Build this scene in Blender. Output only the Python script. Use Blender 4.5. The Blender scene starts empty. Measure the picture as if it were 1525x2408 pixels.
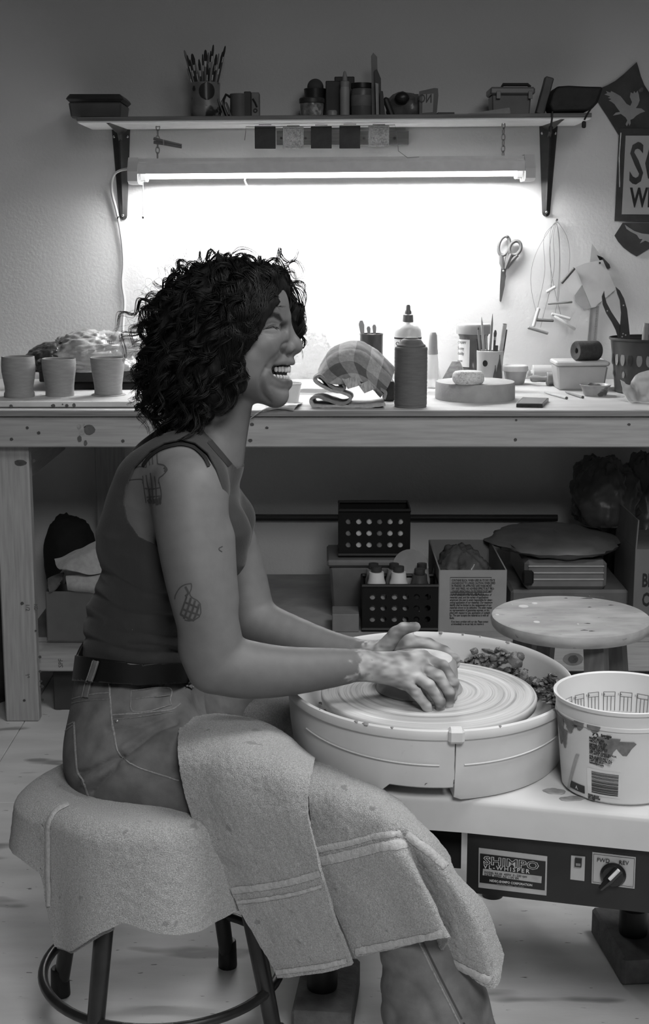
import bpy, bmesh, math, random
import numpy as np
from mathutils import Vector, Matrix
from mathutils.bvhtree import BVHTree
random.seed(7); RNG = np.random.default_rng(7)
R = math.radians
scene = bpy.context.scene
COL = scene.collection
# ------------------------------------------------------------------ camera, world, lights, exposure
CAMZ, TH, FPX = 1.32, R(11.0), 3344.0          # eye height, downward pitch, focal length for a 1525 x 2408 frame
cam = bpy.data.cameras.new('camera'); cam.sensor_width = 36.0; cam.sensor_fit = 'AUTO'; cam.lens = FPX * 36.0 / 2408.0
cam.clip_start = 0.05; cam.clip_end = 60
cam_o = bpy.data.objects.new('camera', cam); COL.objects.link(cam_o)
cam_o.location = (0, 0, CAMZ); cam_o.rotation_euler = (math.pi / 2 - TH, 0, 0)
cam.dof.use_dof = False
scene.camera = cam_o
wd = bpy.data.worlds.new('world'); scene.world = wd; wd.use_nodes = True
wd.node_tree.nodes['Background'].inputs[0].default_value = (1, 1, 1, 1)
wd.node_tree.nodes['Background'].inputs[1].default_value = 0.026
def area_light(name, loc, target, sx, sy, power):
    l = bpy.data.lights.new(name, 'AREA'); l.shape = 'RECTANGLE'; l.size = sx; l.size_y = sy; l.energy = power
    o = bpy.data.objects.new(name, l); COL.objects.link(o); o.location = loc
    o.rotation_euler = (Vector(target) - Vector(loc)).to_track_quat('-Z', 'Y').to_euler()
    return o
area_light('ceiling_lamp', (1.0, 1.75, 2.75), (0.7, 1.95, 0.0), 1.1, 0.7, 29).data.spread = R(140)                                # unseen ceiling lamp over the wheel, spread narrowed to spare the wall
area_light('front_fill', (0.45, -0.4, 2.6), (0.22, 2.15, 0.40), 0.9, 0.7, 10.5).data.spread = R(78)            # unseen fill light added high behind the viewer, spread narrowed off the wall
TUBE_STRENGTH = 72.0
scene.view_settings.view_transform = 'Standard'; scene.view_settings.look = 'None'
scene.view_settings.gamma = 1.0; scene.view_settings.use_curve_mapping = False
scene.view_settings.exposure = 0.0
# ------------------------------------------------------------------ pixel <-> world helpers (photo pixels to metres)
_c, _s = math.cos(TH), math.sin(TH)
def ray(px, py):
    x = (px - 762.5) / FPX; y = -(py - 1204.0) / FPX
    return Vector((x, _c + y * _s, -_s + y * _c))
def W(px, py, d):
    r = ray(px, py); t = d / r.y
    return Vector((0, 0, CAMZ)) + r * t
def WZ(px, py, z):
    r = ray(px, py); t = (z - CAMZ) / r.z
    return Vector((0, 0, CAMZ)) + r * t
def mpp(p):                                     # metres per photo pixel at world point p
    return (p[1] * _c - (p[2] - CAMZ) * _s) / FPX
# ------------------------------------------------------------------ materials
MATS = {}
def M(name, v, rough=0.6, var=0.12, scale=25.0, bump=0.0, bscale=180.0, metal=0.0, trans=0.0, stretch=(1, 1, 1), spec=0.5, alpha=1.0, spots=None, detail=6.0, ior=1.45, sub=0.0, sheen=0.0, bdist=0.002):
    """grey procedural surface: two-tone noise, optional fine relief, optional dark/light blots (value, scale, threshold)"""
    if name in MATS: return MATS[name]
    m = bpy.data.materials.new(name); m.use_nodes = True; MATS[name] = m
    nt = m.node_tree; N = nt.nodes; L = nt.links
    b = N['Principled BSDF']
    tc = N.new('ShaderNodeTexCoord'); mp = N.new('ShaderNodeMapping'); mp.inputs['Scale'].default_value = stretch
    L.new(tc.outputs['Object'], mp.inputs['Vector'])
    n = N.new('ShaderNodeTexNoise'); n.inputs['Scale'].default_value = scale; n.inputs['Detail'].default_value = detail
    L.new(mp.outputs[0], n.inputs['Vector'])
    r = N.new('ShaderNodeValToRGB'); lo, hi = v * (1 - var), min(0.95, v * (1 + var))
    r.color_ramp.elements[0].position = 0.3; r.color_ramp.elements[0].color = (lo, lo, lo, 1)
    r.color_ramp.elements[1].position = 0.7; r.color_ramp.elements[1].color = (hi, hi, hi, 1)
    L.new(n.outputs['Fac'], r.inputs[0]); col = r.outputs[0]
    for sp in (spots or []):
        n2 = N.new('ShaderNodeTexNoise'); n2.inputs['Scale'].default_value = sp[1]; n2.inputs['Detail'].default_value = sp[3] if len(sp) > 3 else 3.0
        L.new(mp.outputs[0], n2.inputs['Vector'])
        mr = N.new('ShaderNodeMapRange'); mr.inputs['From Min'].default_value = sp[2]; mr.inputs['From Max'].default_value = sp[2] + 0.04
        L.new(n2.outputs['Fac'], mr.inputs['Value'])
        mx = N.new('ShaderNodeMixRGB'); mx.inputs[2].default_value = (sp[0], sp[0], sp[0], 1)
        L.new(mr.outputs[0], mx.inputs[0]); L.new(col, mx.inputs[1]); col = mx.outputs[0]
    L.new(col, b.inputs['Base Color'])
    b.inputs['Roughness'].default_value = rough; b.inputs['Metallic'].default_value = metal
    b.inputs['Specular IOR Level'].default_value = spec; b.inputs['IOR'].default_value = ior
    if trans: b.inputs['Transmission Weight'].default_value = trans
    if sub: b.inputs['Subsurface Weight'].default_value = sub; b.inputs['Subsurface Radius'].default_value = (.006, .006, .006); b.inputs['Subsurface Scale'].default_value = 1.0
    if sheen: b.inputs['Sheen Weight'].default_value = sheen; b.inputs['Sheen Roughness'].default_value = 0.5
    if alpha < 1: b.inputs['Alpha'].default_value = alpha
    if bump:
        nb = N.new('ShaderNodeTexNoise'); nb.inputs['Scale'].default_value = bscale; nb.inputs['Detail'].default_value = 4
        L.new(mp.outputs[0], nb.inputs['Vector'])
        bp = N.new('ShaderNodeBump'); bp.inputs['Strength'].default_value = bump; bp.inputs['Distance'].default_value = bdist
        L.new(nb.outputs['Fac'], bp.inputs['Height']); L.new(bp.outputs[0], b.inputs['Normal'])
    return m
def wood(name, v, axis=0, var=0.2, rough=0.65, knots=False, scale=14.0):
    st = [9.0, 9.0, 9.0]; st[axis] = 0.55
    return M(name, v, rough, var, scale, 0.12, scale * 3, stretch=tuple(st), spots=[(v * 0.5, 1.1, 0.70, 1.0)] if knots else None, bdist=0.001)
def emit(name, s):
    m = bpy.data.materials.new(name); m.use_nodes = True; b = m.node_tree.nodes['Principled BSDF']
    b.inputs['Base Color'].default_value = (.9, .9, .9, 1); b.inputs['Emission Color'].default_value = (1, 1, 1, 1); b.inputs['Emission Strength'].default_value = s
    n = m.node_tree.nodes.new('ShaderNodeTexNoise'); MATS[name] = m
    return m
def clear(name, v=0.8, alpha=0.35, rough=0.15, bump=0.0, bscale=60.0):
    """thin clear plastic: mostly see-through with a glossy skin"""
    m = M(name, v, rough, 0.05, 20, bump, bscale, alpha=alpha, bdist=0.004)
    return m
# ------------------------------------------------------------------ mesh builder
class MB:
    def __init__(s): s.v = []; s.f = []
    def add(s, vs, fs):
        o = len(s.v); s.v.extend([tuple(map(float, p)) for p in vs]); s.f.extend([tuple(i + o for i in f) for f in fs]); return s
    def box(s, c, size, rot=None, taper=1.0, bevel=0.0):
        hx, hy, hz = size[0] / 2, size[1] / 2, size[2] / 2; c = Vector(c)
        if bevel:
            b = min(bevel, hx * .9, hy * .9, hz * .9); vs = []; fs = []
            # rounded box: 24 verts
            idx = {}
            for sx in (-1, 1):
                for sy in (-1, 1):
                    for sz in (-1, 1):
                        t = taper if sz < 0 else 1.0
                        for k, (bx, by, bz) in enumerate(((0, b, b), (b, 0, b), (b, b, 0))):
                            idx[(sx, sy, sz, k)] = len(vs); vs.append(Vector((sx * (hx - bx) * t, sy * (hy - by) * t, sz * (hz - bz))))
            I = lambda *a: idx[a]
            for sx in (-1, 1): fs.append([I(sx, -1, -1, 0), I(sx, 1, -1, 0), I(sx, 1, 1, 0), I(sx, -1, 1, 0)])
            for sy in (-1, 1): fs.append([I(-1, sy, -1, 1), I(1, sy, -1, 1), I(1, sy, 1, 1), I(-1, sy, 1, 1)])
            for sz in (-1, 1): fs.append([I(-1, -1, sz, 2), I(1, -1, sz, 2), I(1, 1, sz, 2), I(-1, 1, sz, 2)])
            for sy in (-1, 1):
                for sz in (-1, 1): fs.append([I(-1, sy, sz, 1), I(1, sy, sz, 1), I(1, sy, sz, 2), I(-1, sy, sz, 2)])
            for sx in (-1, 1):
                for sz in (-1, 1): fs.append([I(sx, -1, sz, 0), I(sx, 1, sz, 0), I(sx, 1, sz, 2), I(sx, -1, sz, 2)])
            for sx in (-1, 1):
                for sy in (-1, 1): fs.append([I(sx, sy, -1, 0), I(sx, sy, 1, 0), I(sx, sy, 1, 1), I(sx, sy, -1, 1)])
            for sx in (-1, 1):
                for sy in (-1, 1):
                    for sz in (-1, 1): fs.append([I(sx, sy, sz, 0), I(sx, sy, sz, 1), I(sx, sy, sz, 2)])
        else:
            vs = [Vector((sx * hx * (taper if sz < 0 else 1), sy * hy * (taper if sz < 0 else 1), sz * hz)) for sz in (-1, 1) for sy in (-1, 1) for sx in (-1, 1)]
            fs = [(0, 2, 3, 1), (4, 5, 7, 6), (0, 1, 5, 4), (2, 6, 7, 3), (0, 4, 6, 2), (1, 3, 7, 5)]
        if rot is not None: vs = [rot @ v for v in vs]
        return s.add([v + c for v in vs], fs)
    def lathe(s, prof, c=(0, 0, 0), n=40, rot=None, close=False, sx=1.0, sy=1.0, wob=None):
        """prof: (radius, height) pairs from bottom to top"""
        c = Vector(c); vs = []; fs = []; m = len(prof)
        for j, (r, h) in enumerate(prof):
            for i in range(n):
                a = 2 * math.pi * i / n; rr = r if wob is None else r * wob(a, j)
                p = Vector((rr * math.cos(a) * sx, rr * math.sin(a) * sy, h)); vs.append((rot @ p if rot else p) + c)
        for j in range(m - 1):
            for i in range(n):
                k = (i + 1) % n; fs.append((j * n + i, j * n + k, (j + 1) * n + k, (j + 1) * n + i))
        if close: 
            for i in range(n):
                k = (i + 1) % n; fs.append(((m - 1) * n + i, (m - 1) * n + k, k, i))
        else:
            if prof[0][0] > 1e-6: fs.append(tuple(range(n - 1, -1, -1)))
            if prof[-1][0] > 1e-6: fs.append(tuple((m - 1) * n + i for i in range(n)))
        return s.add(vs, fs)
    def tube(s, pts, r, n=8, cap=True, flat=None, closed=False):
        pts = [Vector(p) for p in pts]; m = len(pts)
        rs = list(r) if hasattr(r, '__len__') else [r] * m
        vs = []; fs = []; prev = None
        for j in range(m):
            a = pts[(j - 1) % m] if (closed or j > 0) else pts[j]; b = pts[(j + 1) % m] if (closed or j < m - 1) else pts[j]
            t = (b - a); t = t.normalized() if t.length > 1e-9 else Vector((0, 0, 1))
            if prev is None:
                up = Vector((0, 0, 1)) if abs(t.z) < 0.9 else Vector((0, 1, 0)); u = t.cross(up).normalized()
            else:
                u = (prev - t * prev.dot(t)); u = u.normalized() if u.length > 1e-6 else t.orthogonal().normalized()
            prev = u; w = t.cross(u)
            for i in range(n):
                q = 2 * math.pi * i / n
                vs.append(pts[j] + u * (math.cos(q) * rs[j]) + w * (math.sin(q) * rs[j] * (flat if flat else 1)))
        for j in range(m if closed else m - 1):
            for i in range(n):
                k = (i + 1) % n; j2 = (j + 1) % m; fs.append((j * n + i, j * n + k, j2 * n + k, j2 * n + i))
        if cap and not closed: fs.append(tuple(range(n - 1, -1, -1))); fs.append(tuple((m - 1) * n + i for i in range(n)))
        return s.add(vs, fs)
    def prism(s, poly, thick, mat4):
        """poly in local XY, extruded from z=-thick/2 to thick/2, placed by a 4x4"""
        n = len(poly); vs = [mat4 @ Vector((x, y, z)) for z in (-thick / 2, thick / 2) for x, y in poly]
        fs = [tuple(range(n - 1, -1, -1)), tuple(range(n, 2 * n))] + [(i, (i + 1) % n, n + (i + 1) % n, n + i) for i in range(n)]
        return s.add(vs, fs)
    def grid(s, P, closed_u=False):
        """P: rows x cols x 3"""
        P = np.asarray(P, float); a, b = P.shape[:2]; fs = []
        for i in range(a - 1):
            for j in range(b if closed_u else b - 1):
                k = (j + 1) % b; fs.append((i * b + j, i * b + k, (i + 1) * b + k, (i + 1) * b + j))
        return s.add(P.reshape(-1, 3), fs)
    def ball(s, c, r, n=16, m=10, sc=(1, 1, 1), rot=None):
        prof = [(max(r * math.sin(math.pi * j / m), 1e-7), -r * math.cos(math.pi * j / m)) for j in range(m + 1)]
        o = len(s.v); s.lathe(prof, (0, 0, 0), n)
        c = Vector(c)
        for i in range(o, len(s.v)):
            p = Vector((s.v[i][0] * sc[0], s.v[i][1] * sc[1], s.v[i][2] * sc[2])); p = rot @ p if rot else p
            s.v[i] = tuple(p + c)
        return s
ORG = {}
def new_mesh(name, v, f):
    me = bpy.data.meshes.new(name); me.from_pydata([tuple(p) for p in v], [], [tuple(x) for x in f]); me.update(); return me
def shade(me, smooth, angle=38):
    if smooth:
        me.polygons.foreach_set('use_smooth', [True] * len(me.polygons))
        try: me.set_sharp_from_angle(angle=R(angle))
        except Exception: pass
def fix_normals(me):
    bm = bmesh.new(); bm.from_mesh(me); bmesh.ops.recalc_face_normals(bm, faces=bm.faces); bm.to_mesh(me); bm.free()
def base_of(v):
    v = np.asarray(v, float); lo, hi = v.min(0), v.max(0); return Vector(((lo[0] + hi[0]) / 2, (lo[1] + hi[1]) / 2, lo[2]))
def build(name, mb, mat, parent=None, smooth=True, angle=38, fix=True, label=None, cat=None, group=None, kind=None):
    """world-space builder -> one mesh object, its origin at its own base or at its parent's"""
    org = ORG[parent.name] if parent is not None else base_of(mb.v)
    me = new_mesh(name, [Vector(p) - org for p in mb.v], mb.f)
    if fix: fix_normals(me)
    shade(me, smooth, angle); me.materials.append(mat)
    o = bpy.data.objects.new(name, me); COL.objects.link(o)
    if parent is not None: o.parent = parent
    else: o.location = org
    ORG[o.name] = org
    tag(o, label, cat, group, kind)
    return o
def tag(o, label=None, cat=None, group=None, kind=None):
    if label: o['label'] = label
    if cat: o['category'] = cat
    if group: o['group'] = group
    if kind: o['kind'] = kind
    return o
def thing(name, label, cat, loc, group=None, kind=None):
    o = bpy.data.objects.new(name, None); COL.objects.link(o); o.location = Vector(loc); o.empty_display_size = 0.05
    ORG[o.name] = Vector(loc); return tag(o, label, cat, group, kind)
def frame(origin, x, y):
    """4x4 with local x, y along the given vectors"""
    x = Vector(x).normalized(); z = x.cross(Vector(y)).normalized(); y = z.cross(x)
    m = Matrix((x, y, z)).transposed().to_4x4(); m.translation = Vector(origin); return m
FRONT = ((1, 0, 0), (0, 0, 1))                   # a flat thing facing the viewer: x right, y up, normal towards -Y
def lettering(txt, size, mat4, mat, parent, align='LEFT', bold=0.0, sx=1.0, name='lettering', shear=0.0, space=1.0, line=1.0, ext=0.0002):
    cu = bpy.data.curves.new(name, 'FONT'); cu.body = txt; cu.size = size; cu.align_x = align; cu.offset = bold; cu.shear = shear
    cu.space_character = space; cu.space_line = line; cu.extrude = ext; cu.resolution_u = 2
    t = bpy.data.objects.new(name, cu); me = bpy.data.meshes.new_from_object(t); bpy.data.objects.remove(t); bpy.data.curves.remove(cu)
    org = ORG[parent.name]; me.transform(Matrix.Translation(-org) @ mat4 @ Matrix.Diagonal((sx, 1, 1, 1)))
    me.name = name; me.materials.append(mat)
    o = bpy.data.objects.new(name, me); COL.objects.link(o); o.parent = parent; ORG[o.name] = org
    return o
def copy_tree(o, delta, parent=None, label=None):
    c = o.copy(); COL.objects.link(c)
    if parent is None: c.location = o.location + Vector(delta)
    else: c.parent = parent
    ORG[c.name] = ORG[o.name] + Vector(delta)
    if label: c['label'] = label
    for ch in list(o.children): copy_tree(ch, delta, c)
    return c
def cr(pts, n):
    """Catmull-Rom through points (any dimension), n samples"""
    P = np.asarray(pts, float); k = len(P); out = []
    for u in np.linspace(0, k - 1, n):
        i = min(int(u), k - 2); t = u - i
        p0 = P[i - 1] if i > 0 else 2 * P[0] - P[1]; p1, p2 = P[i], P[i + 1]; p3 = P[i + 2] if i + 2 < k else 2 * P[-1] - P[-2]
        out.append(0.5 * ((2 * p1) + (p2 - p0) * t + (2 * p0 - 5 * p1 + 4 * p2 - p3) * t * t + (3 * p1 - p0 - 3 * p2 + p3) * t ** 3))
    return np.array(out)
def catmull_grid(G, nu, nv):
    """control net rows x cols x dim -> nu x nv dense net"""
    G = np.asarray(G, float); a = np.stack([cr(G[i], nv) for i in range(G.shape[0])]); return np.stack([cr(a[:, j], nu) for j in range(nv)], 1)
# value noise, vectorised
_PT = RNG.random((32, 32, 32))
def vnoise(p, scale):
    q = np.asarray(p, float) * scale; i = np.floor(q).astype(int); f = q - i; f = f * f * (3 - 2 * f); r = 0
    for dx in (0, 1):
        for dy in (0, 1):
            for dz in (0, 1):
                w = (f[..., 0] if dx else 1 - f[..., 0]) * (f[..., 1] if dy else 1 - f[..., 1]) * (f[..., 2] if dz else 1 - f[..., 2])
                r = r + w * _PT[(i[..., 0] + dx) % 32, (i[..., 1] + dy) % 32, (i[..., 2] + dz) % 32]
    return r - 0.5
def sheet(name, P, thick, mat, parent=None, noise=0.0, nscale=60.0, sub=0, **kw):
    """dense point net -> cloth of real thickness"""
    P = np.asarray(P, float).copy(); a, b = P.shape[:2]
    du = np.gradient(P, axis=0); dv = np.gradient(P, axis=1); n = np.cross(du, dv); n /= np.linalg.norm(n, axis=2, keepdims=True) + 1e-12
    if noise: P += n * (vnoise(P, nscale) * noise)[..., None]
    T = P + n * thick / 2; B = P - n * thick / 2; mb = MB(); vs = np.concatenate([T.reshape(-1, 3), B.reshape(-1, 3)]); k = a * b; fs = []
    for i in range(a - 1):
        for j in range(b - 1):
            q = (i * b + j, i * b + j + 1, (i + 1) * b + j + 1, (i + 1) * b + j); fs.append(q); fs.append(tuple(x + k for x in q[::-1]))
    ring = [j for j in range(b)] + [i * b + b - 1 for i in range(1, a)] + [(a - 1) * b + j for j in range(b - 2, -1, -1)] + [i * b for i in range(a - 2, 0, -1)]
    for i in range(len(ring)):
        p, q = ring[i], ring[(i + 1) % len(ring)]; fs.append((q, p, p + k, q + k))
    mb.add(vs, fs); return build(name, mb, mat, parent, True, 70, **kw)
def crumple(name, c, size, mat, parent=None, seed=0, amp=0.25, n=28, m=18, flat=True, freq=1.0, **kw):
    """bag / crumpled lump: squashed sphere broken into creases"""
    r = np.random.default_rng(seed); mb = MB(); mb.ball((0, 0, 0), 1.0, n, m); v = np.array(mb.v)
    off = r.random(3) * 20; rad = 1 + amp * (vnoise(v + off, 1.7 * freq) * 1.4 + np.abs(vnoise(v + off, 4.2 * freq)) * 1.2 + np.abs(vnoise(v + off, 9 * freq)) * .7 + vnoise(v + off, 19 * freq) * .16)
    v = v * rad[:, None]
    if flat: v[:, 2] = np.where(v[:, 2] < -0.62, -0.62, v[:, 2]); v[:, 2] += 0.62; v[:, 2] /= 1.62
    else: v[:, 2] = (v[:, 2] + 1) / 2
    v = v * np.array([size[0] / 2, size[1] / 2, size[2]]) + np.array(c); mb.v = [tuple(p) for p in v]
    return build(name, mb, mat, parent, True, 62, **kw)
# ================================================================== ROOM
WALLY = 4.55
m_wall = M('painted_wall', 0.70, 0.75, 0.03, 3.0, 0.35, 110.0, spec=0.3, bdist=0.003)
m_floor = M('hardboard_floor', 0.66, 0.55, 0.10, 5.0, 0.15, 60.0, spots=[(0.30, 2.2, 0.64), (0.16, 34.0, 0.70, 2.0), (0.22, 7.0, 0.74)], stretch=(1, 3.2, 1))
mb = MB(); mb.box((0, WALLY + 0.06, 1.5), (7.0, 0.12, 3.2)); build('wall_back', mb, m_wall, smooth=False, kind='structure')
floor = thing('floor', None, None, (0, 1.5, 0), kind='structure')
mb = MB(); mb.box((0, 1.6, -0.035), (7.0, 6.1, 0.05)); build('subfloor', mb, M('joint_dark', 0.05), floor, smooth=False)
xs = [-3.3, -0.83, 1.61, 3.3]; ys = [-1.4, 0.74, 3.18, 4.55]
for i in range(len(xs) - 1):
    for j in range(len(ys) - 1):
        mb = MB(); mb.box(((xs[i] + xs[i + 1]) / 2, (ys[j] + ys[j + 1]) / 2, -0.005), (xs[i + 1] - xs[i] - 0.0025, ys[j + 1] - ys[j] - 0.0025, 0.01), bevel=0.001)
        build('floor_panel', mb, m_floor, floor, smooth=False)
# dark pipe rail along the wall below the bench
mb = MB(); a = W(590, 1217, WALLY - 0.02); b = W(1310, 1218, WALLY - 0.02)
mb.tube([a, b], 0.011, 10); o = build('wall_pipe', mb, M('dark_pipe', 0.03, 0.5), label='thin dark pipe running along the wall under the bench', cat='pipe')
mb = MB(); mb.box(a + Vector((0.002, 0.006, 0)), (0.018, 0.028, 0.034), bevel=0.003); build('pipe_clip', mb, MATS['dark_pipe'], o)
# ================================================================== WORKBENCH
m_pinex = wood('pine_along_x', 0.36, 0, 0.14); m_pinez = wood('pine_upright', 0.34, 2, 0.16); m_piney = wood('pine_along_y', 0.36, 1, 0.14)
m_ply = M('bench_plywood', 0.47, 0.6, 0.12, 12.0, 0.1, 90, stretch=(0.6, 2, 1), spots=[(0.35, 9, 0.68)])
m_plyedge = M('plywood_edge', 0.22, 0.7, 0.25, 18.0, 0.1, 80, stretch=(0.4, 1, 14))
m_knot = M('wood_knot', 0.07, 0.7, 0.3, 90)
m_stamp = M('ink_stamp', 0.10, 0.8, 0.2, 60)
BX0, BX1, BZ = -1.35, 1.40, 0.871
FY, BY = 3.705, 4.53
bench = thing('workbench', 'long pine workbench with plywood top along the wall', 'workbench', (0, 4.1, 0))
mb = MB(); mb.box(((BX0 + BX1) / 2, (FY + BY) / 2, BZ - 0.008), (BX1 - BX0, BY - FY, 0.016), bevel=0.002)
top = build('bench_top', mb, m_ply, bench, smooth=False)
mb = MB(); mb.box(((BX0 + BX1) / 2, FY - 0.001, BZ - 0.0085), (BX1 - BX0, 0.003, 0.0135)); build('edge_veneer', mb, m_plyedge, top, smooth=False)
mb = MB(); mb.box(((BX0 + BX1) / 2, FY + 0.026, BZ - 0.018 - 0.0405), (BX1 - BX0, 0.036, 0.081), bevel=0.003)
apron = build('front_apron', mb, m_pinex, bench, smooth=False)
mb = MB(); mb.box(((BX0 + BX1) / 2, BY - 0.03, BZ - 0.06), (BX1 - BX0, 0.036, 0.085), bevel=0.003); build('back_apron', mb, m_pinex, bench, smooth=False)
for lx in (WZ(60, 1697, 0).x - 0.008, 1.22):
    for (yy, name) in ((3.77, 'leg'), (BY - 0.07, 'leg')):
        mb = MB(); mb.box((lx + (0.155 if (yy > 4 and lx < 0) else 0), yy, 0.386), (0.092, 0.04, 0.772), bevel=0.004)
        leg = build(name, mb, m_pinez, bench, smooth=False)
        if lx < 0 and yy < 4: FRONTLEG = leg
    mb = MB(); mb.box((lx, (3.79 + BY - 0.09) / 2, 0.70), (0.036, BY - 0.09 - 3.79, 0.085), bevel=0.003); build('side_rail', mb, m_piney, bench, smooth=False)
mb = MB(); mb.box((0.20, 3.812, 0.174), (2.10, 0.038, 0.086), bevel=0.003); stretch = build('front_stretcher', mb, m_pinex, bench, smooth=False)
mb = MB(); mb.box((0.20, BY - 0.115, 0.174), (2.10, 0.036, 0.086), bevel=0.003); build('back_stretcher', mb, m_pinex, bench, smooth=False)
LZ = 0.230
mb = MB(); mb.box((0.21, 4.165, LZ - 0.0065), (2.08, 0.745, 0.0125)); build('lower_shelf', mb, M('lower_shelf_ply', 0.28, 0.7, 0.2, 10), bench, smooth=False)
def blob(mb, p, rx, rz, n=12, th=0.0012, rough=0.25, seed=0):
    """thin flat-lying stain or knot disc facing the viewer"""
    rr = random.Random(seed); poly = [((1 + rough * (rr.random() - .5)) * rx * math.cos(2 * math.pi * i / n), (1 + rough * (rr.random() - .5)) * rz * math.sin(2 * math.pi * i / n)) for i in range(n)]
    return mb.prism(poly, th, frame(p, *FRONT))
APF = FY + 0.008
def knots(lst, parent, y, mat=m_knot, name='knot'):
    for k, (px, py, rx, ry) in enumerate(lst):
        p = W(px, py, y); s = mpp(p); mb = MB(); blob(mb, p, rx * s, ry * s, seed=k); build(name, mb, mat, parent, smooth=False)
knots([(64, 1006, 3.5, 3.5), (91, 1018, 4, 4), (27, 1033, 4, 4), (289, 1037, 4, 4), (592, 998, 5, 4), (588, 1036, 5, 4), (627, 1006, 4, 3), (1211, 1034, 4, 4), (1213, 980 + 8, 3, 2.5), (1478, 998, 4, 3)], apron, APF - 0.0004)
knots([(210, 1010, 13, 12), (187, 1032, 5, 8), (201, 1042, 4, 7)], apron, APF - 0.0004, M('clay_smudge', 0.11, 0.9, 0.2, 70), 'clay_smudge')
knots([(186, 1003, 5, 6), (193, 1018, 6, 5), (198, 1001, 3, 5)], apron, APF - 0.0004, M('pale_smudge', 0.30, 0.9, 0.2, 70), 'clay_smudge')
LF = 3.75
knots([(48, 1088, 14, 7), (80, 1083, 4, 4), (52, 1419, 4, 4), (94, 1545, 3.5, 3.5), (94, 1579, 3.5, 3), (96, 1602, 3.2, 3), (98, 1614, 4.5, 4.5), (57, 1647, 3.2, 3), (100, 1646, 3.2, 3), (84, 1483, 2.5, 2)], FRONTLEG, LF - 0.0006)
lettering('1/2', 0.016, frame(W(60, 1420, LF - 0.0005), (0, 0, -1), (1, 0, 0)), m_stamp, FRONTLEG)
lettering('KD', 0.014, frame(W(80, 1420, LF - 0.0005), (0, 0, -1), (1, 0, 0)), m_stamp, FRONTLEG)
lettering('S-', 0.016, frame(W(70, 1585, LF - 0.0005), (-1, 0, 0), (0, 0, -1)), m_stamp, FRONTLEG)
# wood knot on the front stretcher seen below the round stool, stamp near the leg
p = W(1347, 1550, 3.7925); s = mpp(p)
mb = MB(); blob(mb, p, 24 * s, 15 * s, 20, 0.0010, 0.1, 3); build('knot', mb, M('knot_halo', 0.17, 0.7, 0.2, 60), stretch, smooth=False)
mb = MB(); blob(mb, p + Vector((0, -0.0006, 0)), 12 * s, 10 * s, 16, 0.0010, 0.15, 4); build('knot', mb, MATS['wood_knot'], stretch, smooth=False)
lettering('SPF', 0.018, frame(W(148, 1570, 3.7925), (0, 0, 1), (-1, 0, 0)), m_stamp, stretch)
# ware board lying on the bench under the cups
WB = BZ + 0.004
mb = MB(); a = W(-60, 950, FY + 0.02); mb.box((-0.80, FY + 0.05 + 0.15, BZ + 0.009), (0.76, 0.30, 0.014), bevel=0.002)
o = build('ware_board', mb, M('ware_board', 0.62, 0.7, 0.12, 16, 0.1, 80, spots=[(0.42, 30, 0.66)]), smooth=False, label='pale plywood ware board lying on the bench under three cups', cat='board')
knots([(26, 955, 4, 4), (125, 954, 5, 4), (157, 954, 4, 4), (174, 953, 4, 5), (147, 951, 2, 2)], o, FY + 0.0496, MATS['clay_smudge'], 'clay_smudge')
WBZ = BZ + 0.016
# ================================================================== SHELF, BRACKETS, LIGHT
TILT = Matrix.Translation((0, 4.4, 1.65)) @ Matrix.Rotation(R(-0.45), 4, 'Y') @ Matrix.Translation((0, -4.4, -1.65))
def tilt(mb):
    mb.v = [tuple(TILT @ Vector(p)) for p in mb.v]; return mb
SX0, SX1, SF, SB, SZ = -0.719, 0.775, 4.27, 4.545, 1.647
def shz(x): return SZ + 0.0165 + x * math.tan(R(0.45))
shelf = thing('wall_shelf', 'long plywood wall shelf with a white painted underside', 'shelf', (0, 4.54, 1.6))
mb = MB(); mb.box(((SX0 + SX1) / 2, (SF + SB) / 2, SZ + 0.0105), (SX1 - SX0, SB - SF, 0.012), bevel=0.001); build('shelf_board', tilt(mb), M('shelf_ply', 0.13, 0.6, 0.35, 16, 0.1, 80, stretch=(0.5, 1, 16)), shelf, smooth=False)
mb = MB(); mb.box(((SX0 + SX1) / 2, (SF + SB) / 2 + 0.002, SZ + 0.0022), (SX1 - SX0 - 0.004, SB - SF - 0.003, 0.0044)); build('painted_underside', tilt(mb), M('white_paint_under', 0.78, 0.6, 0.05, 30), shelf, smooth=False)
m_brkt = M('bracket_metal', 0.045, 0.32, 0.2, 30, metal=0.3)
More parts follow.
